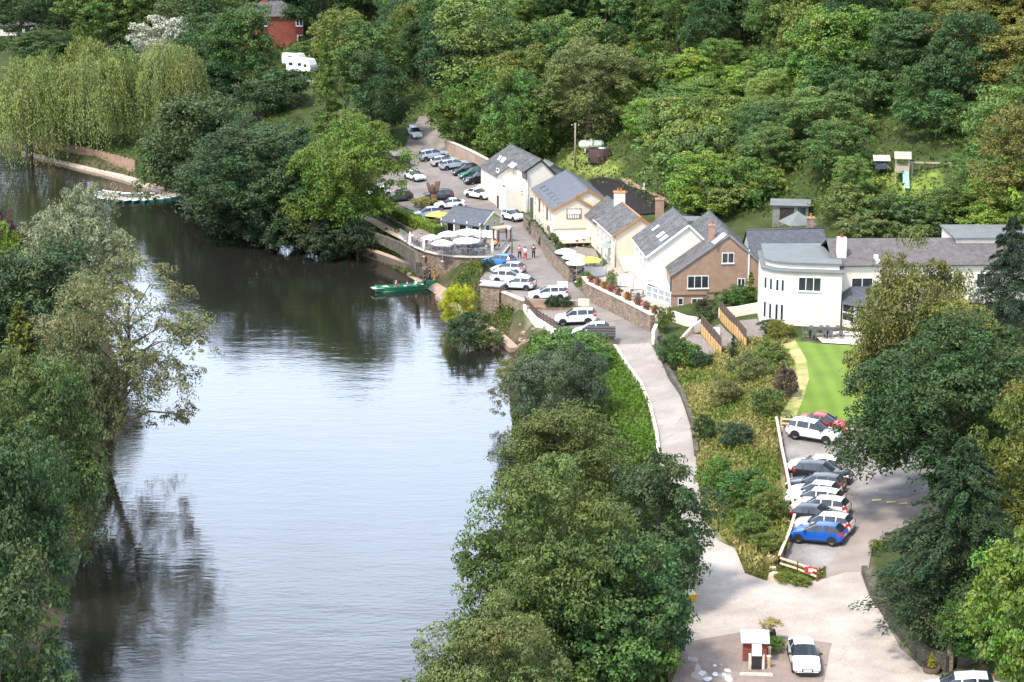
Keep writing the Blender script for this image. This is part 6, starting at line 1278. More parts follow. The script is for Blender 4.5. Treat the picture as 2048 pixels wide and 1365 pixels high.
scatter('bank_undergrowth', np.array([G(*p, 1.2)[:2] for p in ((1040,700),(1180,692),(1195,760),(1245,900),(1330,960),(1400,1110),(1330,1365),(1310,1560),(930,1560),(960,1365),(1000,1150),(1030,900),(1020,760))]), 26000, .4, .8, [GR2, GRS, (.05, .08, .02), (.09, .14, .03)], seed=8, asp=.55)
scatter('forecourt_verge', outline([(1405,1105),(1396,1160),(1372,1290),(1345,1370),(1325,1370),(1345,1300),(1370,1200),(1388,1110)]), 4500, .22, .3, [GRS, (.12, .17, .03), OLV, (.16, .15, .05)], seed=9)
scatter('entrance_verge', outline([(1470,1098),(1490,1148),(1530,1163),(1600,1169),(1650,1159),(1662,1130),(1640,1143),(1565,1127),(1550,1140),(1500,1120)]), 4000, .2, .3, [GRS, (.13, .17, .03), OLV, ST2], seed=10)
FOREST = np.array([(-60, 455), (-36, 405), (-26, 366), (-18, 338), (-8, 315), (5, 293), (15, 278), (18, 258), (27, 240), (42, 226), (58, 206), (82, 178), (130, 200), (120, 280), (60, 330), (10, 380), (-60, 480)], float)
scatter('undergrowth', FOREST, 90000, .42, 1.9, [(.05, .085, .022), (.07, .115, .025), (.09, .14, .028), (.11, .16, .032), (.06, .1, .022)], seed=11, asp=.6, upright=.3)
scatter('far_undergrowth', np.array([(-200, 540), (-200, 470), (-130, 470), (-60, 420), (-36, 380), (-30, 400), (-55, 450), (-120, 520)], float), 26000, .6, 1.2, [(.035, .06, .02), (.05, .085, .022), (.07, .11, .025)], seed=12, asp=.6, upright=.3)
scatter('far_bank_growth', np.array([G(*p, 2.5)[:2] for p in ((0,300),(60,290),(190,320),(300,360),(420,400),(600,462),(700,440),(740,400),(700,330),(560,250),(300,235),(0,215))]), 22000, .4, .7, [GR2, GRS, (.05, .08, .02)], seed=13, asp=.55, upright=.4)
scatter('left_bank_growth', np.array([(-40, 100), (-29, 120), (-33, 150), (-38, 185), (-48, 222), (-75, 262), (-120, 285), (-140, 270), (-90, 220), (-65, 150), (-60, 100)], float), 20000, .5, 1.2, [(.04, .07, .02), GR2, GRS], seed=14, asp=.6, upright=.3)
for a in [('shrub',1467,850,892,58,(.03,.065,.035),'dark blue-green bush on the rough slope above the lane'), ('shrub',1408,835,885,40,(.05,.08,.03),'small dark bush beside the mossy lane wall'), ('shrub',1440,925,990,80,(.075,.15,.025),'bright bramble bush on the rough slope opposite the black SUV'),
 ('shrub',1490,950,1015,90,(.06,.13,.025),'leafy green bush in the middle of the rough slope'), ('shrub',1535,985,1045,70,(.10,.14,.03),'olive bush against the car park fence'), ('shrub',1500,1025,1080,70,(.085,.14,.028),'green bush low on the rough slope'), ('shrub',1540,1065,1105,60,(.12,.15,.03),'yellow-green tuft near the fence corner'),
 ('shrub',1570,735,800,45,(.11,.08,.06),'reddish-brown dead bush at the edge of the dry grass'), ('shrub',1535,780,835,60,(.075,.12,.03),'green bush halfway up the slope to the lawn'), ('shrub',1500,715,765,70,(.11,.13,.04),'olive scrub bush below the upper deck screen'), ('shrub',1540,690,730,50,(.09,.14,.03),'green bush below the hotel corner'),
 ('shrub',1450,760,810,60,(.13,.14,.045),'straw-green bush above the mossy wall'), ('shrub',1345,672,735,52,(.055,.10,.028),'hedge bush at the top of the lane beside the white gatepost'), ('shrub',1375,690,735,55,(.075,.15,.025),'bright green hedge bush below the lowest deck'), ('shrub',1400,705,738,45,(.03,.06,.02),'dark hedge bush at the end of the lowest deck'),
 ('cone',1466,668,722,28,(.025,.05,.025),'dark small conifer against the upper deck screen'), ('shrub',1560,645,678,52,(.14,.15,.02),'yellow-green bush at the foot of the hotel bow'), ('shrub',1535,640,662,36,(.05,.09,.03),'small dark bush at the hotel corner'), ('shrub',1330,618,665,32,(.10,.13,.03),'small leafy tree by the white doorway of the sandstone wall'),
 ('shrub',1410,600,640,40,(.07,.075,.035),'brown-green bush against the brick house below its window'), ('shrub',1405,625,650,30,(.06,.11,.03),'green bush behind the lowest deck screen'), ('shrub',1170,548,580,26,(.10,.14,.02),'round clipped bush at the garden steps of the inn'), ('shrub',1225,545,578,22,(.18,.2,.05),'pale green potted bush on the flower terrace'),
 ('shrub',1065,440,472,18,(.05,.09,.025),'potted bush nearest the inn corner by the street'), ('shrub',1078,452,482,16,(.07,.11,.03),'second potted bush along the inn wall'), ('shrub',1087,468,496,18,(.05,.085,.025),'third potted bush along the inn wall'), ('shrub',975,520,545,26,(.03,.07,.04),'dark leafy bush beside the blue car at the terrace foot')]: tree(a[0], a[1], a[2], a[3], a[4], a[5], a[6], 'shrub')
# more trees where the far village ends
for k, a in enumerate([('tall',40,-60,100,150,GD,'dark tall tree behind the cream static caravan'), ('tall',130,-70,105,150,(.05,.085,.028),'tall green tree with bare trunk behind the weeping willows'), ('broad',220,-50,110,170,GM,'rounded green tree above the broad weeping willow'), ('broad',300,-40,95,150,(.09,.13,.03),'light green tree behind the pale silvery shrub'),
 ('tall',390,-60,110,160,(.06,.1,.028),'tall tree left of the red brick house'), ('broad',420,30,150,120,(.05,.09,.026),'dark bush-like tree beside the round green tree'), ('tall',640,-80,75,150,GD,'dark tree behind the red brick house'), ('broad',250,95,190,120,(.05,.085,.028),'dark green tree between the willows and the silvery shrub'), ('broad',430,120,215,110,(.04,.08,.028),'dark tree at the foot of the round green tree'),
 ('tall',560,-90,60,140,GDB,'very dark tree rising behind the brick house roof'), ('broad',90,60,130,120,(.06,.1,.03),'green hedge tree in front of the static caravan')]): tree(*a)

# ------------------------------------------------------------------ gardens
sheet('inn_garden', outline([(1056,452),(1080,455),(1112,490),(1190,500),(1205,535),(1180,560),(1146,562),(1100,520)]), mat('brown_paving'), .12); PADS['inn_garden'] = None; del PADS['inn_garden']
sheet('flower_terrace', outline([(1172,580),(1190,545),(1215,530),(1290,535),(1335,580),(1340,625),(1310,655),(1232,624),(1180,598)]), mat('pale_paving', (.36, .31, .27), .9, .15, 1.2, kind='block', color2=(.3, .26, .22)), .12)
def parasol(label, px, py, rad, color, up=2.35, sides=8, closed=False, z=None):
    p = hit(px, py, up); r = empty('parasol', p + np.array([0, 0, .1]), rnd.uniform(0, 1), label, 'parasol', None); MB().tube([(0, 0, 0), (0, 0, up + (.35 if not closed else .2))], .035, 8).build('pole', woodl, r); MB().lathe([(.3, 0), (.3, .1), (.08, .16)], (0, 0, 0), 12).build('base', metalg, r)
    b = MB()
    if closed: b.lathe([(.05, up + .3), (.12, up), (.2, up - 1.0), (.1, up - 1.5)], (0, 0, 0), 8)
    else:
        b.lathe([(.02, up + .42), (rad * .45, up + .27), (rad, up), (rad * 1.0, up - .14)], (0, 0, 0), sides, smooth=False)
    b.build('canopy', canvas, r, color=color)
    if not closed:
        for k in range(sides): a = k * 6.2832 / sides; MB().bar((0, 0, up + .3), (rad * .97 * math.cos(a), rad * .97 * math.sin(a), up - .02), .02).build('rib', metalg, r)
    return p
W_ = (.8, .79, .76); BW = (.62, .76, .78); YL = (.72, .55, .09)
for a in (('blue-white round parasol in front of the café hut arches', 897, 470, 1.35, BW), ('large white parasol nearest the café hut gable', 936, 466, 1.75, W_), ('large white parasol at the river side of the terrace', 933, 483, 1.75, W_), ('white parasol second from the terrace railing', 885, 488, 1.4, W_), ('small white parasol beside the closed parasol', 863, 477, 1.3, W_, 2.2, 4),
          ('pale turquoise parasol at the awning of the inn', 1131, 505, 1.3, BW), ('white parasol in the middle of the inn garden', 1147, 515, 1.4, W_), ('white parasol with green edge nearest the garden wall', 1153, 527, 1.25, (.7, .78, .76)), ('yellow parasol in the inn garden', 1182, 522, 1.35, YL, 2.3, 6), ('yellow square parasol behind the café hut', 876, 431, 1.7, YL, 2.4, 4)): parasol(*a)
for a in (('closed white parasol at the hedge end of the terrace', 820, 470, .2, W_), ('closed white parasol by the white screen of the café hut', 985, 484, .2, W_), ('closed white parasol between the café tables', 848, 479, .2, (.7, .7, .6))): parasol(*a, closed=True)
def mk_table(m, rad=.42):
    r = empty('round_table'); MB().lathe([(0, .75), (rad, .75), (rad, .71), (.05, .7)][::-1], (0, 0, 0), 14).build('table_top', m, r); MB().tube([(0, 0, .03), (0, 0, .71)], .04, 8).build('pedestal', metalg, r); MB().lathe([(.26, 0), (.24, .04), (.04, .06)], (0, 0, 0), 10).build('foot', metalg, r); return r
def mk_chair(m):
    r = empty('chair'); MB().box((-.22, -.22, .42), (.22, .22, .46)).build('seat', m, r); MB().hexa([(-.22, .2, .46), (.22, .2, .46), (.22, .23, .46), (-.22, .23, .46)], [(-.2, .27, .9), (.2, .27, .9), (.2, .3, .9), (-.2, .3, .9)]).build('backrest', m, r)
    for x in (-.19, .19):
        for y in (-.19, .19): MB().bar((x, y, 0), (x, y, .42), .035).build('leg', metalg, r)
    return r
T0, C0 = mk_table(mat('table_grey', (.3, .29, .29), .5)), mk_chair(mat('chair_grey', (.13, .13, .14), .6)); T0u = [False]; C0u = [False]
def place_set(p, n, label, group, a0=0., cl=None):
    t = T0 if not T0u[0] else copy_tree(T0); T0u[0] = True; t.location = p; tag(t, label, 'table', group); seats = []
    for k in range(n):
        a = a0 + k * 6.2832 / n; c_ = C0 if not C0u[0] else copy_tree(C0); C0u[0] = True; c_.location = (p[0] + .72 * math.cos(a), p[1] + .72 * math.sin(a), p[2]); c_.rotation_euler = (0, 0, a - math.pi / 2); tag(c_, cl, 'chair', group.replace('tables', 'chairs')); seats.append((c_.location.copy(), a + math.pi / 2))
    return seats
SEATS = []
for k, (x, y, lb) in enumerate(((822,486,'round grey table nearest the hedge end of the terrace'), (842,493,'round grey table beside the terrace railing below the small parasol'), (868,500,'round grey table at the bend of the terrace railing'), (897,505,'round grey table against the railing below the white parasol'), (930,507,'round grey table against the river railing'), (962,508,'round grey table near the yellow-green bush end of the railing'), (985,500,'round grey table near the lamp post'), (885,498,'round grey table under the second white parasol'), (935,497,'round grey table under the large river-side parasol'), (898,484,'round grey table under the blue-white parasol'), (960,490,'round grey table by the white café screen'))):
    p = G(x, y, 3.98); SEATS += place_set(p, 4, lb, 'café tables on the terrace', k * .7, 'grey café chair at the ' + lb.replace('round grey ', ''))
for k, (x, y, lb) in enumerate(((1120,520,'round grey table under the turquoise inn parasol'), (1150,532,'round grey table under the middle inn parasol'), (1165,545,'round grey table nearest the inn garden steps'), (1185,538,'round grey table under the yellow inn parasol'), (1230,575,'round grey table on the flower terrace by the awning'), (1270,600,'round grey table on the flower terrace by the glazed lean-to'))):
    p = hit(x, y); p[2] += .13; SEATS += place_set(p, 4, lb, 'tables in the inn gardens', k, 'grey garden chair at the ' + lb.replace('round grey ', ''))
for k, (x, y) in enumerate(((1635,676), (1668,676))):
    p = hit(x, y); r_ = empty('patio_table', p + (0, 0, .11), .1 * k, ('black patio table nearest the hotel bow', 'black patio table nearest the garden room')[k], 'table'); MB().box((-.9, -.5, .7), (.9, .5, .76)).build('table_top', blackp, r_)
    for x_ in (-.75, .75): MB().box((x_ - .06, -.4, 0), (x_ + .06, .4, .7)).build('leg', blackp, r_)
    for j, (dx, dy, a) in enumerate(((-.5, -.8, math.pi), (.5, -.8, math.pi), (-.5, .8, 0), (.5, .8, 0), (-1.25, 0, math.pi / 2), (1.25, 0, -math.pi / 2))):
        c_ = copy_tree(C0); c_.location = (p[0] + dx, p[1] + dy, p[2] + .11); c_.rotation_euler = (0, 0, a); tag(c_, ('dark patio chair at the table by the hotel bow', 'dark patio chair at the table by the garden room')[k], 'chair', 'patio chairs')
gfd = gf.n; bc = np.array(gf.pt(.4, 0, 2.3)[:2]); zz = z0(*bc) + .12; r_ = empty('bar_counter', (*bc, zz), math.atan2(gf.t[1], gf.t[0]), 'long dark timber counter added to darken the gap under the cream inn awning', 'counter')  # added dark counter, fills the gap below the awning in place of deep shade
MB().box((0, -.3, 0), (4.3, .3, 1.05)).build('front', woodd, r_); MB().box((-.1, -.4, 1.05), (4.4, .4, 1.12)).build('top', rustw, r_)
for k in range(4): MB().box((.2 + k * 1.05, .32, 0), (1.0 + k * 1.05, .36, .95)).build('panel', blackp, r_)
for k in range(5):  # added dark stools, they deepen the darkness below the awning
    q_ = np.array(gf.pt(.7 + k * .85, 0, 3.05)[:2]); r_ = empty('bar_stool', (*q_, z0(*q_) + .12), 0, 'dark round stool added to darken the gap under the inn awning', 'stool', 'stools added under the inn awning'); MB().lathe([(0, .72), (.2, .72), (.2, .78), (0, .79)], (0, 0, 0), 12).build('seat', woodd, r_); MB().tube([(0, 0, 0), (0, 0, .72)], .035, 8).build('stem', metalg, r_); MB().lathe([(.22, 0), (.2, .04), (.03, .05)], (0, 0, 0), 12).build('foot', metalg, r_)
# café screen, flower boxes, terrace screens
r_ = empty('white_screen', G(950, 477, 3.97), R(-18), 'white canvas wind screen in front of the café hut', 'screen'); MB().box((0, 0, .15), (2.9, .05, 1.15)).build('panel', whitep, r_)
for x in (0, 1.45, 2.9): MB().cbox((x, .02, .6), (.09, .09, 1.3)).build('post', whitep, r_)
for k, (x, y, w2) in enumerate(((1190,556,2.6), (1250,576,2.4), (1282,582,1.8))):
    p = hit(x, y); r_ = empty('terrace_screen', p + (0, 0, .12), R(-12), ('white canvas screen nearest the inn on the flower terrace', 'white canvas screen in the middle of the flower terrace', 'white canvas screen by the white house on the flower terrace')[k], 'screen'); MB().box((-w2 / 2, 0, .1), (w2 / 2, .05, 1.2)).build('panel', whitep, r_)
    for x_ in (-w2 / 2, w2 / 2): MB().cbox((x_, .02, .65), (.08, .08, 1.4)).build('post', metalg, r_)
r_ = empty('pagoda_heater', hit(1215, 532), 0, 'grey-green hooded garden kiosk on the flower terrace', 'kiosk'); b = MB(); b.add([(-.8, -.8, 2.3), (.8, -.8, 2.3), (.8, .8, 2.3), (-.8, .8, 2.3), (0, 0, 3.1)], [(0, 1, 4), (1, 2, 4), (2, 3, 4), (3, 0, 4)]); b.build('hood', mat('verdigris', (.2, .26, .24), .6), r_)
for x in (-.7, .7):
    for y in (-.7, .7): MB().cbox((x, y, 1.1), (.1, .1, 2.5)).build('post', mat('verdigris'), r_)
wpts = [hit(*p) for p in ((1178,602),(1205,616),(1232,629),(1272,649),(1305,666))]
for k in range(9):
    t = k / 8 * 3.98; i = int(t); p = wpts[i] + (wpts[i + 1] - wpts[i]) * (t - i); p = p + np.array([.25, .35, 2.0]); d = wpts[i + 1] - wpts[i]
    r_ = empty('flower_box', p, math.atan2(d[1], d[0]), f"trough of {['red','pink','red and yellow'][k % 3]} flowers, number {['one','two','three','four','five','six','seven','eight','nine'][k]} from the steps on the sandstone wall", 'flower box'); MB().box((-.45, -.16, 0), (.45, .16, .28)).build('trough', woodd, r_)
    me = KINDS['shrub'][1][k % 4][0]
    for nm_, c_, s_ in (('foliage', (.06, .11, .03), .17), ('blooms', [(.42, .05, .06), (.5, .16, .16), (.5, .2, .03)][k % 3], .165)): o = bpy.data.objects.new(nm_, me); C.objects.link(o); o.parent = r_; o.location = (0, 0, .2); o.scale = (s_ * 1.15, s_ * .6, s_ * (1 if nm_ == 'foliage' else .9)); o.rotation_euler = (0, 0, 0 if nm_ == 'foliage' else .8); o.color = (*c_, 1)
for k, (x, y) in enumerate(((1105,503), (1120,523), (1132,536))):
    p = hit(x, y); plant('shrub', p + np.array([0, -.15, .7]), 1.2, 1.6, (.07, .11, .03), ('ivy clump hanging highest on the inn garden wall', 'ivy clump hanging midway along the inn garden wall', 'ivy clump hanging lowest on the inn garden wall')[k], 'plant')

# ------------------------------------------------------------------ people
def skin_mesh(name, V, E, Rd, sub=1, root=0):
    me = bpy.data.meshes.new(name); me.from_pydata(V, E, []); o = bpy.data.objects.new(name, me); C.objects.link(o); m = o.modifiers.new('skin', 'SKIN'); m.use_smooth_shade = True
    sv = me.skin_vertices[0].data
    for i, r in enumerate(Rd): sv[i].radius = (r, r) if not isinstance(r, tuple) else r; sv[i].use_root = i == root
    if sub: s2 = o.modifiers.new('sub', 'SUBSURF'); s2.levels = sub; s2.render_levels = sub
    dg = bpy.context.evaluated_depsgraph_get(); out = bpy.data.meshes.new_from_object(o.evaluated_get(dg)); out.name = name; bpy.data.objects.remove(o); bpy.data.meshes.remove(me); return out
def pose_points(pose):
    if pose == 'sit': hip, kn, an = .50, [(.12, .42, .50), (-.12, .42, .50)], [(.12, .40, .09), (-.12, .40, .09)]; dz = -.43
    else:
        s = .2 if pose == 'walk' else .03; hip = .93; dz = 0; kn = [(.10, s * .8, .5), (-.10, -s * .2, .5)]; an = [(.10, s, .09), (-.10, -s, .09)]
    arm = {'stand': [((.25, .0, 1.16), (.24, .08, .92)), ((-.25, 0, 1.16), (-.24, .1, .93))], 'walk': [((.25, -.1, 1.16), (.24, 0, .93)), ((-.25, .1, 1.17), (-.23, .26, 1.0))], 'sit': [((.26, .08, 1.16), (.16, .3, 1.12)), ((-.26, .08, 1.16), (-.14, .3, 1.14))]}[pose]
    sh = lambda p: (p[0], p[1], p[2] + dz); return hip, dz, kn, an, arm, sh
def make_person_meshes(pose):
    hip, dz, kn, an, arm, sh = pose_points(pose)
    V = [(0, 0, hip + .02), sh((0, 0, 1.18)), sh((0, 0, 1.38)), sh((0, .01, 1.50)), sh((0, .03, 1.58)), sh((0, .04, 1.66)), sh((0, .03, 1.72))]; E = [(0, 1), (1, 2), (2, 3), (3, 4), (4, 5), (5, 6)]; Rr = [(.15, .11), (.13, .10), (.16, .11), .055, .075, .095, .07]
    V.append(sh((0, .145, 1.60))); E.append((5, 7)); Rr.append(.015)          # nose
    for k, s in enumerate((1, -1)):
        b = len(V); V += [(s * .1, 0, hip - .02), kn[k], an[k], (an[k][0], an[k][1] + .16, .04)]; E += [(0, b), (b, b + 1), (b + 1, b + 2), (b + 2, b + 3)]; Rr += [.085, .06, .042, .035]
        b = len(V); e, w2 = arm[k]; e, w2 = sh(e), sh(w2); V += [sh((s * .19, 0, 1.41)), e, w2]; E += [(2, b), (b, b + 1), (b + 1, b + 2)]; Rr += [.055, .042, .03]
        d = Vector(w2) - Vector(e); d.normalize(); pm_ = Vector(w2) + d * .07; V.append(tuple(pm_)); E.append((b + 2, b + 3)); Rr.append(.03)
        for j in range(4): tpt = pm_ + d * (.085 - abs(j - 1.3) * .012) + Vector((s * -.0, (j - 1.5) * .022, -.01 * (j % 2))); V.append(tuple(tpt)); E.append((b + 3, len(V) - 1)); Rr.append(.009)
        V.append(tuple(Vector(w2) + d * .07 + Vector((0, .045, 0)))); E.append((b + 2, len(V) - 1)); Rr.append(.011)
    body = skin_mesh('body', V, E, Rr)
    V = [(0, 0, hip + .0), sh((0, 0, 1.18)), sh((0, 0, 1.36)), sh((0, .005, 1.455))]; E = [(0, 1), (1, 2), (2, 3)]; Rr = [(.175, .135), (.15, .12), (.185, .13), (.08, .075)]
    for k, s in enumerate((1, -1)): b = len(V); e = sh(arm[k][0]); V += [sh((s * .19, 0, 1.41)), e]; E += [(2, b), (b, b + 1)]; Rr += [.075, .062]
    shirt = skin_mesh('shirt', V, E, Rr)
    V = [(0, 0, hip + .05)]; E = []; Rr = [(.172, .13)]
    for k, s in enumerate((1, -1)): b = len(V); V += [(s * .1, 0, hip - .02), kn[k], (an[k][0], an[k][1], an[k][2] + .02)]; E += [(0, b), (b, b + 1), (b + 1, b + 2)]; Rr += [.105, .08, .065]
    tro = skin_mesh('trousers', V, E, Rr)
    g = MB(); c_ = sh((0, .02, 1.645)); g.lathe([(.108, -.03), (.115, .03), (.1, .085), (.06, .118), (0, .128)], c_, 10); o = g.build('hair', cloth); hair = o.data; bpy.data.objects.remove(o)
    out = [body, shirt, tro, hair]
    for m_, mt in zip(out, (skin, cloth, cloth, cloth)): m_.materials.clear(); m_.materials.append(mt)
    return out
PM = {p: make_person_meshes(p) for p in ('stand', 'walk', 'sit')}
def person(pose, p, az, shirt, tro, hair, label, group=None, h=1.):
    r = empty('person', p, R(az) - math.pi / 2, label, 'person', group); r.scale = (h, h, h)
    for n_, me, c_ in zip(('body', 'shirt', 'trousers', 'hair'), PM[pose], (None, shirt, tro, hair)):
        o = bpy.data.objects.new(n_, me); C.objects.link(o); o.parent = r
        if c_: o.color = (*c_, 1)
    return r
N1 = (.03, .03, .05); BLK = (.015, .015, .015); BR = (.08, .05, .03); PK = (.55, .08, .13); KH = (.3, .24, .16); WT = (.7, .7, .68); RDs = (.5, .05, .05); BLs = (.12, .2, .45); GYs = (.25, .25, .27); ORs = (.6, .25, .04); PL = (.55, .45, .5)
def gp2(x, y, up=.11): p = hit(x, y); p[2] += up; return p
for a in (('walk', gp2(1039,520), 60, PK, BLK, BR, 'person in pink top and dark trousers walking up the street'), ('walk', gp2(1050,523), 60, (.5,.55,.7), RDs, BR, 'person in pale top and red shorts walking up the street'), ('walk', gp2(1067,519), 80, BLK, BLK, BLK, 'person all in black walking beside the inn garden wall'),
          ('stand', G(848,556,.65), -60, WT, KH, (.4,.35,.3), 'pale-haired person in white top standing on the ferry landing'), ('stand', G(856,549,.9), 200, GYs, GYs, BR, 'person in grey standing at the back of the landing'), ('stand', G(860,562,.7), 180, BLK, BLK, BLK, 'person in black standing on the landing'), ('stand', G(869,560,.85), 180, BR, ORs, BR, 'person with orange bag colours standing near the yellow-green bush'), ('sit', G(836,553,.1), -40, RDs, N1, BR, 'child in red crouching at the water edge of the landing'), ('stand', G(876,552,1.0), 210, N1, BLK, BLK, 'person in navy against the terrace wall')): person(*a)
seat_l = ['in a white shirt', 'in a red top', 'in black', 'in a yellow jacket', 'in pink', 'in blue', 'in grey', 'in an orange top', 'in a dark coat', 'in a pale shirt', 'in a green top', 'in a striped-grey jumper', 'in a lilac top', 'in maroon']
cols_ = [WT, RDs, BLK, (.6,.45,.08), PL, BLs, GYs, ORs, N1, (.6,.6,.55), (.1,.25,.12), GYs, (.4,.35,.5), (.2,.03,.05)]
for k, i in enumerate((1, 3, 6, 10, 13, 18, 22, 26, 30, 33, 38, 46, 50, 54)):
    loc, az = SEATS[i]; r = person('sit', (loc.x, loc.y, loc.z - .02), math.degrees(az) + 90, cols_[k], N1 if k % 2 else GYs, (BR, BLK, (.4,.35,.3))[k % 3], f'seated person {seat_l[k]} at a table {"on the river terrace" if i < 44 else "in the inn gardens"}'); 

# ------------------------------------------------------------------ boats
def hull(b, Ln, Wd, dp, n=14, sheer=.12, bluff=.25, lin=None):
    st = []
    for i in range(n + 1):
        t = i / n * 2 - 1; x = t * Ln / 2; wv_ = Wd / 2 * max(.04, (1 - abs(t) ** 2.6)) ** .8; wv_ = max(wv_, bluff * Wd / 2 if t < 0 else .03); zt = dp + sheer * t * t * Ln * .12; kb = .06 + .25 * abs(t) ** 4 * dp
        st.append([(x, -wv_, zt), (x, -wv_ * .8, kb), (x, wv_ * .8, kb), (x, wv_, zt)])
    k = 4; vs = [p for s in st for p in s]; fs = [(i * k + j, (i + 1) * k + j, (i + 1) * k + j + 1, i * k + j + 1) for i in range(n) for j in range(3)]; vs2 = [(p[0] * .985, p[1] * .93, p[2] if abs(p[2]) > dp * .8 else p[2] + .05) for p in vs]
    m = len(vs); (lin or b).add(vs2, [f[::-1] for f in fs], True); b.add(vs + vs2, fs + [(i * k + j, m + i * k + j, m + (i + 1) * k + j, (i + 1) * k + j) for i in range(n) for j in (0, 3)], True)
    b.add(st[0], [(0, 1, 2, 3)]); b.add(st[-1], [(3, 2, 1, 0)]); return b
A, B = G(752, 583, .15), G(874, 571, .15); d = B - A; c_ = (A + B) / 2
fb = empty('ferry_boat', (c_[0], c_[1], -.12), math.atan2(d[1], d[0]), 'long green passenger ferry boat nosing onto the landing', 'boat'); Lf = np.hypot(d[0], d[1])
hull(MB(), Lf, 1.9, .62, 18, .4, .45).build('hull', boatgreen, fb, sharp=40); MB().box((-Lf * .40, -.7, .16), (Lf * .36, .7, .2)).build('floor', mat('boat_floor', (.25, .2, .15), .8), fb)
MB().box((-Lf * .5 - .5, -.55, .66), (-Lf * .30, .55, .74)).build('stern_deck', mat('deck_pale', (.5, .46, .4), .7), fb)
for x in (-.16, .0, .16, .28): MB().box((Lf * x - .15, -.75, .45), (Lf * x + .15, .75, .5)).build('thwart', woodl, fb)
for s in (-1, 1): MB().bar((-Lf * .42, s * .9, .72), (Lf * .34, s * .9, .7), .06).build('gunwale', mat('boat_trim', (.02, .12, .07), .5), fb)
fd = np.array([math.cos(fb.rotation_euler[2]), math.sin(fb.rotation_euler[2]), 0])
for x, sd_, c1_, l_ in ((-.16, .25, (.3,.06,.07), 'passenger in maroon sitting towards the stern of the ferry'), (.0, -.2, BLs, 'passenger in blue sitting amidships in the ferry'), (.16, .2, WT, 'passenger in a white shirt sitting near the bow of the ferry')): person('sit', np.array([c_[0], c_[1], -.14]) + fd * Lf * x + np.array([-fd[1], fd[0], 0]) * sd_, math.degrees(fb.rotation_euler[2]), c1_, N1, (BR, (.4,.35,.3), BLK)[int(abs(x) * 12) % 3], l_)
person('stand', np.array([c_[0], c_[1], .05]) + fd * Lf * .3, math.degrees(fb.rotation_euler[2]) + 180, N1, N1, BLK, 'ferryman in navy standing in the bow of the green ferry')
r0 = empty('rowing_boat'); ln_ = MB(); hh_ = hull(MB(), 4.1, 1.2, .36, 12, .3, .45, ln_); ln_.build('lining', mat('boat_inside', (.5, .42, .36), .7), r0); hh_.build('hull', mat('teal_paint', (.015, .13, .125), .4, .1, 3), r0, sharp=40); MB().hexa([(-1.85, -.38, .28), (.3, -.53, .28), (1.6, -.2, .3), (1.6, .2, .3), (.3, .53, .28), (-1.85, .38, .28)], [(-1.85, -.38, .31), (.3, -.53, .31), (1.6, -.2, .33), (1.6, .2, .33), (.3, .53, .31), (-1.85, .38, .31)]).build('floor', mat('boat_inside', (.5, .42, .36), .7), r0)
for x in (-1.2, -.1, .9): MB().box((x - .13, -.5, .32), (x + .13, .5, .36)).build('thwart', woodl, r0)
MB().hexa([(1.0, -.42, .40), (1.95, -.1, .47), (1.95, .1, .47), (1.0, .42, .40)], [(1.0, -.42, .43), (1.95, -.1, .5), (1.95, .1, .5), (1.0, .42, .43)]).build('bow_deck', whitep, r0)
ctr = G(276, 392, 0); ord_ = ['first','second','third','fourth','fifth','sixth','seventh','eighth','ninth','tenth','eleventh','twelfth','thirteenth','fourteenth','fifteenth','sixteenth','seventeenth','eighteenth','nineteenth','twentieth']
for k in range(17):
    a = R(150 + k * 12.5); o = r0 if k == 0 else copy_tree(r0); rr_ = 4.75; o.location = (ctr[0] + 1.1 * rr_ * math.cos(a), ctr[1] + rr_ * math.sin(a), -.12); o.rotation_euler = (0, 0, a + rnd.uniform(-.05, .05)); tag(o, f'{ord_[k]} teal rowing boat of the moored ring, counted from the pale landing stage side', 'boat', 'rowing boats moored in a ring')
r_ = empty('pontoon', ctr + np.array([0, .2, 0]), R(4), 'pale floating pontoon in the middle of the rowing boat ring', 'pontoon'); MB().box((-2.6, -.5, -.2), (2.6, .5, .35)).build('float', mat('pontoon_grey', (.36, .35, .35), .8), r_); MB().box((-2.7, -.6, .35), (2.7, .6, .43)).build('deck', mat('deck_pale'), r_)
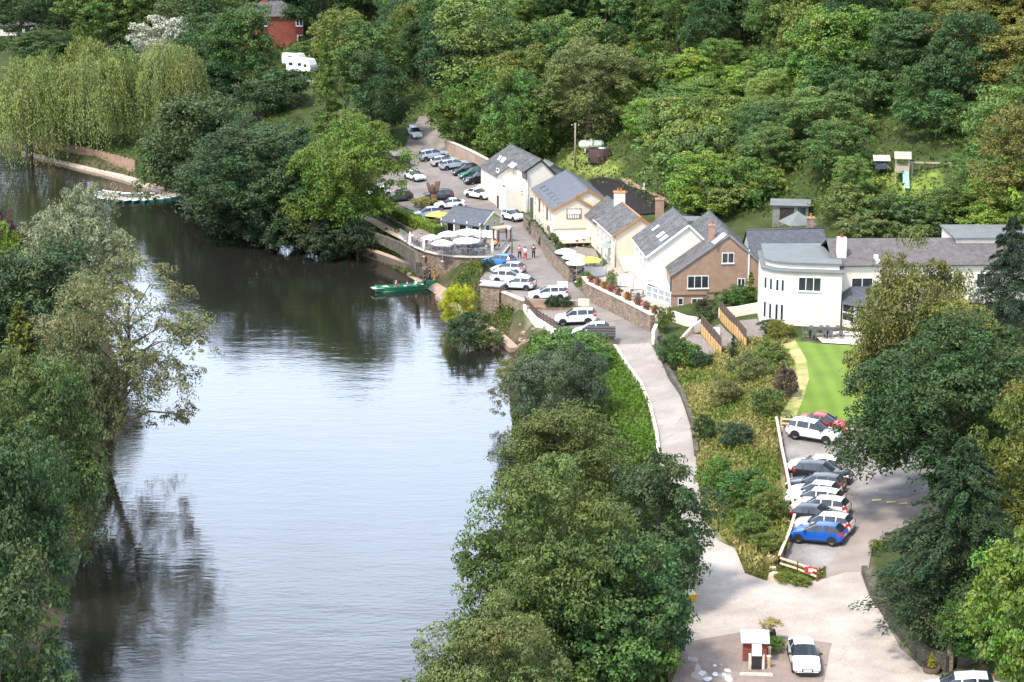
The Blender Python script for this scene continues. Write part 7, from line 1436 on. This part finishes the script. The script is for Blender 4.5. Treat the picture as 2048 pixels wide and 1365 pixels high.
# ---- far landing stage, timber piling, steps, canoe racks
LS = [G(x, y, .45)[:2] for x, y in ((42,304),(100,318),(150,331),(188,340),(240,354),(290,370),(342,390))]; r_ = empty('landing_stage', ql(LS[0], 0), 0, 'long pale landing stage at the foot of the timber piling', 'landing stage')
for i in range(6):
    a, b_ = np.array(LS[i]), np.array(LS[i + 1]); d = (b_ - a) / np.hypot(*(b_ - a)); n_ = np.array([-d[1], d[0]]); k = max(2, int(np.hypot(*(b_ - a)) / 1.6)); wd = (2.0, 2.2, 3.2, 2.6, 2.8, 2.8)[i]
    for j in range(k): p, q_ = a + (b_ - a) * (j + .01) / k, a + (b_ - a) * (j + .99) / k; MB().prism([p, q_, q_ + n_ * wd, p + n_ * wd], -.4, .45).build('slab', mat('stage_pink', (.46, .36, .28), .9, .15, 1.5), r_, True)
PL_ = [G(x, y, .5)[:2] for x, y in ((60,302),(100,310),(150,322),(190,330),(225,340),(270,352))]; r_ = empty('timber_piling', ql(PL_[0], .4), 0, 'brown vertical timber piling holding up the far bank', 'piling')
for i in range(5):
    a, b_ = np.array(PL_[i]), np.array(PL_[i + 1]); k = max(2, int(np.hypot(*(b_ - a)) / .55))
    for j in range(k): p, q_ = a + (b_ - a) * (j + .03) / k, a + (b_ - a) * (j + .97) / k; d = (q_ - p) / np.hypot(*(q_ - p)); n_ = np.array([-d[1], d[0]]) * .2; MB().prism([p, q_, q_ + n_, p + n_], -.2, 3.1 + .12 * math.sin(j * 2.3)).build('pile', mat('pile_brown', (.27, .17, .115), .9, .2, 2), r_, True)
A = G(285, 368, .5); r_ = empty('stone_steps', A, R(65), 'flight of stone steps from the landing stage up the far bank', 'steps')
for k in range(10): MB().box((k * .55, -1.3, -.3), (k * .55 + .56, 1.3, .12 + k * .26)).build('step', mat('stage_pink'), r_)
rk = empty('canoe_rack', hit(150, 262), R(12), 'timber rack stacked with canoes under the weeping willow', 'rack')
for x in (-2.4, 0, 2.4):
    for y in (-.6, .6): MB().cbox((x, y, 1.2), (.12, .12, 2.8)).build('post', woodd, rk)
    for z in (.5, 1.05, 1.6, 2.15): MB().bar((x, -.75, z), (x, .75, z), .08).build('arm', woodd, rk)
cm = MB(); hull(cm, 4.6, .8, .34, 10, .5, .1); co = cm.build('canoe', whitep); rkp = np.array(rk.location)
for k in range(8):
    o = co if k == 0 else co.copy()
    if k: C.objects.link(o)
    o.location = (rkp[0] + rnd.uniform(-.3, .3), rkp[1] + (-.35 if k % 2 else .35), rkp[2] + .56 + (k // 2) * .55); o.rotation_euler = (0, 0, R(12)); tag(o, f"{('white','pale')[k % 2]} canoe on the {('lowest','second','third','top')[k // 2]} shelf of the rack, {('river','hill')[(k + 1) % 2]} side", 'canoe', 'canoes on the rack')
